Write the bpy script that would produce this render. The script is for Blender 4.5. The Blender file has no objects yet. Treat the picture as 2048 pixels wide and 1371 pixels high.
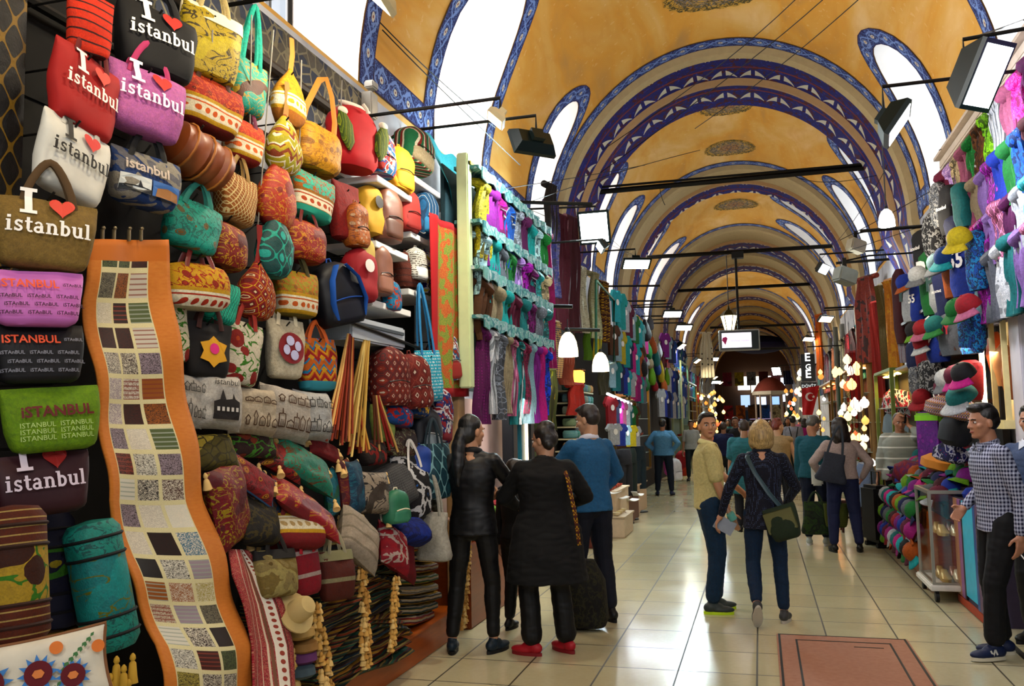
import bpy, bmesh, math, random
from math import sin, cos, pi, radians as R
from mathutils import Vector, Matrix, noise
from mathutils.geometry import delaunay_2d_cdt
random.seed(7)
SC = bpy.context.scene
COL = SC.collection
# ------------------------------------------------------------------ camera
F, H = 1753.0, 1.65
yc = Vector((496, -152.5, -F)).normalized()
xc = Vector((1, .045, (496 - 152.5 * .045) / F)).normalized()
zc = xc.cross(yc)
CM = Matrix((xc, yc, zc))
CAMP = Vector((0, 0, H))
cam = bpy.data.objects.new('camera', bpy.data.cameras.new('camera'))
COL.objects.link(cam)
cam.data.lens = F / 2048 * 36
cam.data.sensor_width = 36
cam.data.clip_end = 300
cam.matrix_world = Matrix.Translation(CAMP) @ CM.to_4x4()
SC.camera = cam
# ------------------------------------------------------------------ world, exposure
SC.view_settings.view_transform = 'Standard'
SC.view_settings.look = 'None'
SC.view_settings.gamma = 1
SC.view_settings.exposure = 0.2
SC.render.film_transparent = False
SC.cycles.max_bounces = 6
SC.cycles.diffuse_bounces = 3
SC.cycles.sample_clamp_indirect = 4
wd = bpy.data.worlds.new('sky'); SC.world = wd; wd.use_nodes = True
bg = wd.node_tree.nodes['Background']
bg.inputs[0].default_value = (.82, .9, 1, 1)
bg.inputs[1].default_value = .8

def area(loc, aim, sx, sy, power, col=(1, 1, 1), parent=None, spread=180):
    l = bpy.data.lights.new('lamp_light', 'AREA'); l.shape = 'RECTANGLE'
    l.size = sx; l.size_y = sy; l.energy = power; l.color = col; l.spread = R(spread)
    o = bpy.data.objects.new('lamp_light', l); COL.objects.link(o)
    o.rotation_euler = Vector(aim).to_track_quat('-Z', 'Y').to_euler()
    o.location = loc
    if parent:
        o.parent = parent; o.matrix_parent_inverse = parent.matrix_basis.inverted()
    return o
# daylight falling in behind each window pane (left windows face the sun side)
DAY_L, DAY_R = 95, 60

# ------------------------------------------------------------------ picture point -> place
def ray(x, y): return CM @ Vector((x - 1024, 685.5 - y, -F))
def PX(x, y, X): d = ray(x, y); return CAMP + d * (X / d.x)
def PY(x, y, Y): d = ray(x, y); return CAMP + d * (Y / d.y)
def PZ(x, y, Z): d = ray(x, y); return CAMP + d * ((Z - H) / d.z)
def depth(p): return -(CM.transposed() @ (Vector(p) - CAMP)).z
def proj(p):
    v = CM.transposed() @ (Vector(p) - CAMP); return 1024 + F * v.x / -v.z, 685.5 - F * v.y / -v.z

# ------------------------------------------------------------------ node graph helpers
def lin(c):
    if isinstance(c, str):
        c = [int(c[i:i + 2], 16) / 255 for i in (0, 2, 4)]
        c = [x / 12.92 if x <= .04045 else ((x + .055) / 1.055) ** 2.4 for x in c]
    return tuple(c[:3])
class N:
    def __init__(s, g, so): s.g = g; s.so = so
    def m(s, op, *a):
        n = s.g.nt.nodes.new('ShaderNodeMath'); n.operation = op
        for i, x in enumerate((s,) + a):
            if isinstance(x, N): s.g.nt.links.new(x.so, n.inputs[i])
            else: n.inputs[i].default_value = x
        return N(s.g, n.outputs[0])
    def __add__(s, o): return s.m('ADD', o)
    def __radd__(s, o): return s.m('ADD', o)
    def __sub__(s, o): return s.m('SUBTRACT', o)
    def __rsub__(s, o): return (s * -1) + o
    def __mul__(s, o): return s.m('MULTIPLY', o)
    def __rmul__(s, o): return s.m('MULTIPLY', o)
    def __truediv__(s, o): return s.m('DIVIDE', o)
    def __lt__(s, o): return s.m('LESS_THAN', o)
    def __gt__(s, o): return s.m('GREATER_THAN', o)
    def abs(s): return s.m('ABSOLUTE')
    def sin(s): return s.m('SINE')
    def fr(s): return s.m('FRACT')
    def fl(s): return s.m('FLOOR')
    def min(s, o): return s.m('MINIMUM', o)
    def max(s, o): return s.m('MAXIMUM', o)
    def tri(s): return (s.fr() - .5).abs() * 2     # 1..0..1
class G:
    def __init__(s, name, rough=.8, metal=0, spec=.3):
        s.mat = bpy.data.materials.new(name); s.mat.use_nodes = True
        s.nt = s.mat.node_tree; s.b = s.nt.nodes['Principled BSDF']
        s.b.inputs['Roughness'].default_value = rough
        s.b.inputs['Metallic'].default_value = metal
        s.b.inputs['Specular IOR Level'].default_value = spec
        s._tc = None
    def tc(s):
        if not s._tc: s._tc = s.nt.nodes.new('ShaderNodeTexCoord')
        return s._tc
    def vec(s, kind='Object'): return s.tc().outputs[kind]
    def xyz(s, kind='Object'):
        n = s.nt.nodes.new('ShaderNodeSeparateXYZ'); s.nt.links.new(s.vec(kind), n.inputs[0])
        return [N(s, n.outputs[i]) for i in range(3)]
    def comb(s, *a):
        n = s.nt.nodes.new('ShaderNodeCombineXYZ')
        for i, x in enumerate(a):
            if isinstance(x, N): s.nt.links.new(x.so, n.inputs[i])
            else: n.inputs[i].default_value = x
        return n.outputs[0]
    def noise(s, sc, det=2, vec=None, dist=0, col=False):
        n = s.nt.nodes.new('ShaderNodeTexNoise'); n.inputs['Scale'].default_value = sc
        n.inputs['Detail'].default_value = det; n.inputs['Distortion'].default_value = dist
        s.nt.links.new(vec or s.vec(), n.inputs['Vector'])
        return n.outputs['Color'] if col else N(s, n.outputs[0])
    def voro(s, sc, vec=None, feat='F1', rnd=1.0):
        n = s.nt.nodes.new('ShaderNodeTexVoronoi'); n.inputs['Scale'].default_value = sc; n.feature = feat
        n.inputs['Randomness'].default_value = rnd
        s.nt.links.new(vec or s.vec(), n.inputs['Vector'])
        return N(s, n.outputs['Distance']), (n.outputs['Color'] if feat != 'DISTANCE_TO_EDGE' else None)
    def wn(s, vec):
        n = s.nt.nodes.new('ShaderNodeTexWhiteNoise'); s.nt.links.new(vec, n.inputs['Vector'])
        return N(s, n.outputs['Value'])
    def set(s, sock, v):
        if isinstance(v, N): s.nt.links.new(v.so, sock)
        elif isinstance(v, (str, tuple, list)): sock.default_value = (*lin(v), 1)
        elif isinstance(v, (int, float)): sock.default_value = v
        else: s.nt.links.new(v, sock)
    def mix(s, f, a, b):
        n = s.nt.nodes.new('ShaderNodeMix'); n.data_type = 'RGBA'
        s.set(n.inputs[0], f); s.set(n.inputs[6], a); s.set(n.inputs[7], b)
        return n.outputs[2]
    def ramp(s, f, stops, const=True):
        n = s.nt.nodes.new('ShaderNodeValToRGB'); cr = n.color_ramp
        if const: cr.interpolation = 'CONSTANT'
        while len(cr.elements) < len(stops): cr.elements.new(.5)
        for e, (p, c) in zip(cr.elements, stops): e.position = p; e.color = (*lin(c), 1)
        s.nt.links.new(f.so, n.inputs[0]); return n.outputs[0]
    def bump(s, h, st=.3, d=.01):
        n = s.nt.nodes.new('ShaderNodeBump'); n.inputs['Strength'].default_value = st
        n.inputs['Distance'].default_value = d; s.nt.links.new(h.so, n.inputs['Height'])
        s.nt.links.new(n.outputs[0], s.b.inputs['Normal'])
    def out(s, c): s.set(s.b.inputs['Base Color'], c); return s.mat
MC = {}
def plain(c, rough=.75, metal=0, var=.18, spec=.3, name=None, sc=14):
    k = ('plain', c, rough, metal, var)
    if k not in MC:
        g = G(name or 'plain_' + str(len(MC)), rough, metal, spec)
        l = lin(c)
        if var:
            g.out(g.mix(g.noise(sc, 3), tuple(x * (1 - var) for x in l), tuple(min(1, x * (1 + var)) for x in l)))
        else: g.out(l)
        MC[k] = g.mat
    return MC[k]
def hairm(c):
    k = ('hair', c)
    if k not in MC:
        g = G('hair_strands', .45, 0, .5); x, y, z = g.xyz(); n = g.noise(1, 3, g.comb(x * 150, y * 150, z * 9))
        l = lin(c); g.out(g.ramp(n, [(.3, tuple(v * .4 for v in l)), (.5, l), (.7, tuple(min(1, v * 1.7) for v in l))], False)); g.bump(n, .6, .003); MC[k] = g.mat
    return MC[k]
def emit(c, st, name='glow'):
    k = ('emit', c, st)
    if k not in MC:
        g = G(name); g.out(c); g.b.inputs['Emission Color'].default_value = (*lin(c), 1)
        g.b.inputs['Emission Strength'].default_value = st; MC[k] = g.mat
    return MC[k]
def fab(kind, c1, c2='ffffff', c3='000000', c4='caa04a', sc=1.0, z0=0, rough=.8):
    """woven or printed cloth; patterns live in the thing's own coordinates"""
    k = (kind, c1, c2, c3, sc, c4, z0)
    if k in MC: return MC[k]
    g = G('cloth_' + kind + str(len(MC)), rough, 0, .25)
    x0_, y, z = g.xyz(); x = x0_ + y
    xz = g.comb(x, z, y * .25)
    if kind in ('brocade', 'floral', 'ogee'):
        g.b.inputs['Roughness'].default_value = .6; g.b.inputs['Specular IOR Level'].default_value = .3
    if kind in ('brocade', 'floral', 'band', 'batik'): sc = sc * 1.5
    def floral(a, b, c, s):
        d, _ = g.voro(11 * s, xz)
        n = g.noise(16 * s, 3, xz, .6)
        o = g.mix(((n - .5).abs() < .03), a, c)
        o = g.mix(d < .30, o, b)
        return g.mix(((d * 9).fr() < .3) * (d < .3), o, c)
    if kind == 'plain': o = g.mix(g.noise(60, 3), c1, c2)
    elif kind == 'floral': o = floral(c1, c2, c3, sc)
    elif kind == 'brocade':
        n = g.noise(9 * sc, 3, xz, 1.6)
        o = g.mix(((n * 5).fr() - .5).abs() < .12, c1, c2)
        o = g.mix(g.noise(5 * sc, 1) > .58, o, c3)
    elif kind == 'kilim':
        zz = z * 9 * sc; t = (x * 16 * sc).tri()
        o = g.ramp((zz + t * .35).fr(), [(0, c1), (.28, c2), (.36, c3), (.6, c1), (.68, c4), (.8, c3), (.88, c2)])
        o = g.mix(((x * 16 * sc).tri() + (zz * 2).tri()) < .55, o, c4)
    elif kind == 'diamond':
        a = ((x * 9 * sc).tri() + (z * 7 * sc).tri())
        o = g.ramp(a * .5, [(0, c2), (.12, c3), (.3, c1), (.5, c4), (.56, c1), (.8, c2), (.88, c3)])
    elif kind == 'band':      # floral above, woven white band with rosettes below z0
        o = floral(c1, c2, c3, sc)
        d, _ = g.voro(22, g.comb(x, 0., 0.), rnd=.0)
        row = g.mix((((x * 22).tri() * .5).m('POWER', 2.0) + ((z - z0 + .035) * 22).m('POWER', 2.0)) < .10, 'efe6cc', c3)
        o = g.mix(z < z0 + .03, o, c4)
        o = g.mix(z < z0 + .012, o, 'f0e8d0')
        o = g.mix(z < z0, o, c3)
        o = g.mix(z < z0 - .008, o, row)
        o = g.mix(z < z0 - .065, o, c4)
        o = g.mix(z < z0 - .085, o, c2)
    elif kind == 'stripe': o = g.ramp((x * 14 * sc).fr(), [(0, c1), (.3, c2), (.4, c3), (.55, c1), (.7, c4), (.8, c3)])
    elif kind == 'hstripe': o = g.ramp((z * 10 * sc).fr(), [(0, c1), (.72, c2), (.9, c1)])
    elif kind == 'rug': o = g.ramp((z * 9 * sc + g.noise(4, 2) * .6).fr(), [(0, c1), (.15, c2), (.22, c3), (.45, c4), (.5, c1), (.7, c3), (.8, c2), (.84, c4)])
    elif kind == 'check':
        a = ((x * 30 * sc).fr() > .5); b = ((z * 30 * sc).fr() > .5); b2 = ((y * 30 * sc).fr() > .5)
        o = g.mix((a + b) * .5, c1, c2)
    elif kind == 'dots':
        d, _ = g.voro(40 * sc, g.comb(x0_, y, z), rnd=.15); o = g.mix(d < .24, c1, c2)
    elif kind == 'ogee':
        a = (x * 40 * sc).sin(); b = (z * 26 * sc).sin()
        o = g.mix((a + b).abs() < .22, c1, c2); o = g.mix((a + b) > 1.3, o, c3)
    elif kind == 'lattice':
        a = ((x * 7 * sc).tri() - (z * 5 * sc).tri()).abs().min(((x * 7 * sc).tri() + (z * 5 * sc).tri() - 1).abs())
        o = g.mix(a < .10, c1, c2)
    elif kind == 'sketch':
        n = g.noise(22 * sc, 4, g.comb(x, z * .5, 0.), .5)
        msk = ((x.abs() < .13) * (z.abs() < .13))
        o = g.mix(((n - .5).abs() < .028) * (z < .12) * (z > -.14), c1, c2)
        o = g.mix((g.noise(9 * sc, 2, xz) > .6) * ((x * 60).fr() < .5), o, c2)
    elif kind == 'suzani':
        d, _ = g.voro(6.5 * sc, xz, rnd=.8)
        an = g.noise(20 * sc, 2, xz)
        o = g.mix((g.noise(10 * sc, 2, xz, .8) - .5).abs() < .03, c1, '4a7a3a')
        o = g.mix(d < .40 + an * .1, o, c2); o = g.mix(d < .27, o, c3); o = g.mix(d < .13, o, c4)
    elif kind == 'batik':
        d, cc = g.voro(13 * sc, xz, 'F1'); e, _ = g.voro(13 * sc, xz, 'DISTANCE_TO_EDGE')
        o = g.mix(g.noise(4, 2) > .5, c1, c2); o = g.mix((e < .06), o, c3)
    elif kind == 'lines':     # tiny rows of writing-like marks
        o = g.mix(((z * 60 * sc).fr() < .5) * (g.noise(90 * sc, 1, g.comb(x, (z * 60 * sc).fl(), 0.)) > .5), c1, c2)
    elif kind == 'camo': o = g.ramp(g.noise(10 * sc, 3, xz), [(0, c1), (.42, c2), (.5, c3), (.58, c1), (.66, c4)])
    else: raise ValueError(kind)
    hs = g.nt.nodes.new('ShaderNodeHueSaturation'); hs.inputs['Saturation'].default_value = 1.25; hs.inputs['Value'].default_value = .82
    g.set(hs.inputs['Color'], o); o = hs.outputs[0]
    w = g.noise(55, 3); thr = g.noise(260, 1, g.comb(x, z * .5, y))
    l = g.mix(w * .5 + (thr - .5) * .5, o, (0.015, .012, .012)); g.out(l)
    g.bump(thr * .6 + g.noise(16, 3) * 3, .45, .006)
    MC[k] = g.mat
    return g.mat

# ------------------------------------------------------------------ geometry helpers
class MB:
    def __init__(s): s.v = []; s.f = []; s.uv = {}; s.mi = []
    def add(s, vs, fs, mi=0, uvs=None):
        b = len(s.v); s.v += [tuple(v) for v in vs]
        for i, f in enumerate(fs):
            if uvs: s.uv[len(s.f)] = [uvs[j] for j in f]
            s.f.append([b + j for j in f]); s.mi.append(mi)
        return s
    def box(s, c, d, rot=None, mi=0, bev=0):
        x, y, z = [k / 2 for k in d]
        M = (rot.to_4x4() if rot else Matrix.Identity(4)); M = Matrix.Translation(c) @ M
        if bev:
            bm = bmesh.new(); bmesh.ops.create_cube(bm, size=1)
            for v in bm.verts: v.co = Vector((v.co.x * d[0], v.co.y * d[1], v.co.z * d[2]))
            bmesh.ops.bevel(bm, geom=bm.edges[:], offset=bev, segments=2, affect='EDGES')
            bm.verts.index_update()
            vs = [M @ v.co for v in bm.verts]; fs = [[v.index for v in f.verts] for f in bm.faces]; bm.free()
            return s.add(vs, fs, mi)
        vs = [M @ Vector(p) for p in ((-x, -y, -z), (x, -y, -z), (x, y, -z), (-x, y, -z), (-x, -y, z), (x, -y, z), (x, y, z), (-x, y, z))]
        return s.add(vs, [(0, 3, 2, 1), (4, 5, 6, 7), (0, 1, 5, 4), (1, 2, 6, 5), (2, 3, 7, 6), (3, 0, 4, 7)], mi)
    def tube(s, pts, r, n=8, mi=0, flat=None, close=False):
        pts = [Vector(p) for p in pts]; k = len(pts); rs = r if isinstance(r, (list, tuple)) else [r] * k
        vs = []; up = None
        for i, p in enumerate(pts):
            t = (pts[min(i + 1, k - 1)] - pts[max(i - 1, 0)])
            t = t.normalized() if t.length > 1e-9 else Vector((0, 0, 1))
            if up is None: up = Vector((0, 0, 1)) if abs(t.z) < .9 else Vector((0, 1, 0))
            a = t.cross(up);
            if a.length < 1e-6: a = t.cross(Vector((1, 0, 0)))
            a.normalize(); b = a.cross(t).normalized(); up = b
            for j in range(n):
                an = 2 * pi * j / n
                vs.append(p + a * cos(an) * rs[i] * (flat[0] if flat else 1) + b * sin(an) * rs[i] * (flat[1] if flat else 1))
        fs = [(i * n + j, i * n + (j + 1) % n, (i + 1) * n + (j + 1) % n, (i + 1) * n + j) for i in range(k - 1) for j in range(n)]
        fs += [tuple(range(n))[::-1], tuple(range((k - 1) * n, k * n))]
        return s.add(vs, fs, mi)
    def ell(s, c, r, rot=None, n=16, m=10, mi=0):
        M = Matrix.Translation(c) @ (rot.to_4x4() if rot else Matrix.Identity(4))
        vs = [M @ Vector((0, 0, -r[2]))]
        for i in range(1, m):
            a = -pi / 2 + pi * i / m
            for j in range(n):
                t = 2 * pi * j / n; vs.append(M @ Vector((r[0] * cos(a) * cos(t), r[1] * cos(a) * sin(t), r[2] * sin(a))))
        vs.append(M @ Vector((0, 0, r[2])))
        fs = [(0, 1 + (j + 1) % n, 1 + j) for j in range(n)]
        for i in range(m - 2):
            for j in range(n): fs.append((1 + i * n + j, 1 + i * n + (j + 1) % n, 1 + (i + 1) * n + (j + 1) % n, 1 + (i + 1) * n + j))
        e = len(vs) - 1; fs += [(e, 1 + (m - 2) * n + j, 1 + (m - 2) * n + (j + 1) % n) for j in range(n)]
        return s.add(vs, fs, mi)
    def lathe(s, prof, c=(0, 0, 0), n=20, mi=0):
        c = Vector(c); vs = [c + Vector((r * cos(2 * pi * j / n), r * sin(2 * pi * j / n), z)) for r, z in prof for j in range(n)]
        k = len(prof)
        fs = [(i * n + j, i * n + (j + 1) % n, (i + 1) * n + (j + 1) % n, (i + 1) * n + j) for i in range(k - 1) for j in range(n)]
        fs += [tuple(range(n))[::-1], tuple(range((k - 1) * n, k * n))]
        return s.add(vs, fs, mi)
    def loft(s, rings, n=24, e=2.5, disp=None, mi=0):
        """rings: (z, half_width, half_depth, x_off, y_off)"""
        vs = []
        for ri in rings:
            z, hw, hd = ri[:3]; xo, yo = (list(ri[3:]) + [0, 0])[:2]
            for j in range(n):
                t = 2 * pi * j / n; c_, s_ = cos(t), sin(t)
                p = Vector((xo + hw * math.copysign(abs(c_) ** (2 / e), c_), yo + hd * math.copysign(abs(s_) ** (2 / e), s_), z))
                if disp: p += disp(p)
                vs.append(p)
        k = len(rings)
        fs = [(i * n + j, i * n + (j + 1) % n, (i + 1) * n + (j + 1) % n, (i + 1) * n + j) for i in range(k - 1) for j in range(n)]
        fs += [tuple(range(n))[::-1], tuple(range((k - 1) * n, k * n))]
        return s.add(vs, fs, mi)
    def grid(s, fn, nu, nv, mi=0, uv=None, closed=False):
        vs = []; us = []
        for i in range(nv + 1):
            for j in range(nu + 1):
                u, v = j / nu, i / nv; vs.append(fn(u, v)); us.append(uv(u, v) if uv else (u, v))
        w = nu + 1
        fs = [(i * w + j, i * w + j + 1, (i + 1) * w + j + 1, (i + 1) * w + j) for i in range(nv) for j in range(nu)]
        return s.add(vs, fs, mi, us)
    def slab(s, fn, nu, nv, th, mi=0):
        """cloth sheet with real thickness: fn(u,v)->point, thickened along local -y/+y"""
        a = [Vector(fn(j / nu, i / nv)) for i in range(nv + 1) for j in range(nu + 1)]
        w = nu + 1; m = len(a); off = Vector((0, th, 0)) if not isinstance(th, Vector) else th
        fs = [(i * w + j, i * w + j + 1, (i + 1) * w + j + 1, (i + 1) * w + j) for i in range(nv) for j in range(nu)]
        fs += [tuple(x + m for x in f[::-1]) for f in fs]
        bd = [j for j in range(w)] + [i * w + nu for i in range(1, nv + 1)] + [nv * w + j for j in range(nu - 1, -1, -1)] + [i * w for i in range(nv - 1, 0, -1)]
        for q in range(len(bd)):
            p1, p2 = bd[q], bd[(q + 1) % len(bd)]; fs.append((p2, p1, p1 + m, p2 + m))
        return s.add(a + [p + off for p in a], fs, mi)
    def prism(s, poly, y0, y1, mi=0):
        """poly in x,z extruded in y"""
        k = len(poly); vs = [(x, y0, z) for x, z in poly] + [(x, y1, z) for x, z in poly]
        fs = [tuple(range(k)), tuple(range(2 * k - 1, k - 1, -1))] + [(i, i + k, (i + 1) % k + k, (i + 1) % k) for i in range(k)]
        return s.add(vs, fs, mi)
    def mesh(s, name, mats, smooth=True):
        me = bpy.data.meshes.new(name); me.from_pydata(s.v, [], s.f)
        for m in (mats if isinstance(mats, (list, tuple)) else [mats]): me.materials.append(m)
        me.polygons.foreach_set('material_index', s.mi)
        if s.uv:
            ul = me.uv_layers.new(name='UVMap')
            for fi, p in enumerate(me.polygons):
                if fi in s.uv:
                    for k, li in enumerate(p.loop_indices): ul.data[li].uv = s.uv[fi][k]
        if smooth:
            me.polygons.foreach_set('use_smooth', [True] * len(me.polygons))
            try: me.set_sharp_from_angle(angle=R(42))
            except Exception: pass
        me.update(); return me
    def build(s, name, mats, parent=None, smooth=True):
        o = bpy.data.objects.new(name, s.mesh(name, mats, smooth)); COL.objects.link(o)
        if parent: o.parent = parent
        return o
def tag(o, label, cat, group=None, kind=None):
    if label: o['label'] = label
    if cat: o['category'] = cat
    if group: o['group'] = group
    if kind: o['kind'] = kind
    return o
def thing(name, label, cat, loc=(0, 0, 0), rz=0, group=None, rot=None):
    o = bpy.data.objects.new(name, None); COL.objects.link(o); o.empty_display_size = .05
    o.location = loc; o.rotation_euler = rot if rot else (0, 0, rz)
    return tag(o, label, cat, group)
def struct(name, mb, mats, smooth=False, parent=None):
    o = mb.build(name, mats, parent, smooth); o['kind'] = 'structure'; return o
def clone(o, parent=None):
    c = o.copy(); COL.objects.link(c)
    if parent: c.parent = parent
    for ch in list(o.children): clone(ch, c)
    return c
# ================================================================== the vaulted street
CX, VA, VB, Z0 = -.35, 2.55, 2.78, 4.3
XL, XR = CX - VA, CX + VA
YB, YE = -3.0, 62.0
def vp(y, th, inset=0):
    return Vector((CX + (VA - inset) * cos(th), y, Z0 + (VB - inset) * sin(th)))
# materials of the shell
def m_vault():
    g = G('painted_ochre_plaster', .75)
    x, y, z = g.xyz()
    v = g.comb(x * 1.0, y * .35, z * 1.0)
    n = g.noise(1.3, 4, v, .8); n2 = g.noise(5, 4, g.comb(x, y * .25, z), 1)
    c = g.ramp(n, [(.25, 'b88c4c'), (.42, 'd89c38'), (.55, 'dcab54'), (.7, 'e6c080')], False)
    c = g.mix((n2 - .45) * 1.4, c, 'cc8c30')
    c = g.mix((g.noise(14, 5) > .66) * .35, c, 'e8c890')
    return g.out(c)
def m_border(base='0c1656', vine='6f8cca', small='c8c2b0'):
    g = G('painted_arabesque_border', .7)
    u, v, _ = g.xyz('UV')       # u metres along, v -1..1 across
    nz = g.noise(14, 2, g.comb(u, v * .13, 0.)) - .5
    w = (u * 11.0).sin() * .62 + nz * .7
    d1 = (v - w).abs(); d2 = (v + w).abs()
    c = g.mix((g.noise(26, 3, g.comb(u, v * .13, 0.), 1.) - .5).abs() < .028, base, '5a76b8')
    c = g.mix(d1.min(d2) < .11, c, vine)
    fu = (u * 11.0 / pi).fr() - .5
    r = ((fu * 1.9).m('POWER', 2.0) + (v * 1.1).m('POWER', 2.0)).m('SQRT')
    c = g.mix((r - .4 + nz).abs() < .05, c, vine); c = g.mix(r < .24, c, small); c = g.mix(r < .08, c, '7a2a30')
    c = g.mix(v.abs() > .9, c, '2a1440'); 
    return g.out(c)
def m_soffit():
    g = G('painted_blue_red_soffit', .7)
    u, v, _ = g.xyz('UV')
    a = ((u * 1.6).tri() + (v * 1.6).tri()); b = ((u * 1.6 + .5).tri() + (v * 1.6).tri())
    c = g.mix(g.noise(7, 2, g.comb(u, v, 0.), .8) > .56, '0c1468', '480a1c')
    c = g.mix(g.noise(16, 2, g.comb(u, v, 0.)) > .62, c, '1a2a94')
    # pale swallow-tailed scallops
    t = (u * 2.1).tri(); arc = t * t * .22
    th = (1 - t) * .11 * ((t > .14))
    vv = (v * 1.5 + .2).fr() / 1.5
    c = g.mix(((vv - .2 - arc).abs() < th) * (t < .9), c, 'd4d0ba')
    c = g.mix(((v * 1.5 + .2).fr() - .5).abs() > .47, c, '7a2820')
    return g.out(c)
M_VAULT = m_vault(); M_BORDER = m_border(); M_SOFFIT = m_soffit()
M_CREAM = plain('b7a377', .8, var=.12); M_BROWNLINE = plain('b89468', .8, var=.1)
M_PLASTER = plain('d8d0c4', .85, var=.12, sc=3); M_REVEAL = plain('ded8d2', .9, var=.06, sc=4)
def m_wall():
    g = G('old_wall_plaster', .85)
    n = g.noise(1.6, 5, None, .5)
    c = g.ramp(n, [(.3, '8a8a90'), (.5, 'b8bcc4'), (.7, 'd2d4d6')], False)
    return g.out(c)
M_WALL = m_wall()
M_BLACK = plain('0a0b0c', .5, var=0); M_IRON = plain('15130f', .5, .6, var=0)
g = G('window_glass', .05); m = g.nt.nodes
tr = m.new('ShaderNodeBsdfTransparent'); gl = m.new('ShaderNodeBsdfGlossy'); gl.inputs['Roughness'].default_value = .05
mx = m.new('ShaderNodeMixShader'); mx.inputs[0].default_value = .08
g.nt.links.new(tr.outputs[0], mx.inputs[1]); g.nt.links.new(gl.outputs[0], mx.inputs[2]); g.nt.links.new(mx.outputs[0], m['Material Output'].inputs[0])
M_GLASS = g.mat
# arches: (y0, y1)
ARCH = [(12.75, 14.6), (18.95, 20.4), (25.1, 27.6), (29.2, 31.6), (37.4, 39.2), (43.5, 45.2), (49.6, 51.2), (55.5, 57)]
# windows: side(-1 left), y0, y1, top angle from the spring line
WIN = [(-1, 4.55, 6.05, 45), (-1, 7.65, 9.18, 45), (-1, 11.33, 12.2, 41), (-1, 15.05, 15.95, 41), (-1, 17.5, 18.35, 41),
       (-1, 20.9, 21.8, 47), (-1, 23.5, 24.5, 52), (-1, 28.0, 28.8, 45), (-1, 32.6, 33.6, 48), (-1, 35.6, 36.6, 45), (-1, 40.4, 41.4, 45),
       (1, 6.9, 8.25, 42), (1, 10.6, 11.85, 42), (1, 14.95, 15.95, 44), (1, 17.3, 18.3, 42), (1, 20.9, 21.9, 66), (1, 23.3, 24.3, 62), (1, 32.6, 33.6, 50), (1, 35.6, 36.6, 46)]
RM = 2.66
def win_outline(y0, y1, top, grow=0.0, n=14):
    """(y, s) outline, s = arc metres above the spring; open at the bottom"""
    yc_, hw = (y0 + y1) / 2, (y1 - y0) / 2 + grow
    st = R(top) * RM + grow; cap = hw * 1.35
    pts = [(yc_ - hw, .03)]
    k = 6
    for i in range(1, k): pts.append((yc_ - hw, .03 + (st - cap - .03) * i / k))
    for i in range(n + 1):
        a = pi - pi * i / n; pts.append((yc_ + hw * cos(a), st - cap + cap * sin(a)))
    for i in range(k - 1, 0, -1): pts.append((yc_ + hw, .03 + (st - cap - .03) * i / k))
    pts.append((yc_ + hw, .03)); return pts
def side3(side, y, s, inset=0):
    th = s / RM; th = pi - th if side < 0 else th
    return vp(y, th, inset)
def strip(mb, side, pts_in, pts_out, mi=0, u0=0):
    """painted ribbon between two outlines with uv"""
    vs = []; us = []; u = u0
    for i, (a, b) in enumerate(zip(pts_in, pts_out)):
        if i: u += math.dist(pts_in[i - 1], pts_in[i]) * .5 + math.dist(pts_out[i - 1], pts_out[i]) * .5
        vs += [side3(side, *a, .012), side3(side, *b, .012)]; us += [(u, -1), (u, 1)]
    fs = [(2 * i, 2 * i + 1, 2 * i + 3, 2 * i + 2) for i in range(len(pts_in) - 1)]
    mb.add(vs, fs, mi, us)
bays = []; y = YB
for a in ARCH: bays.append((y, a[0])); y = a[1]
bays.append((y, YE))
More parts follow.
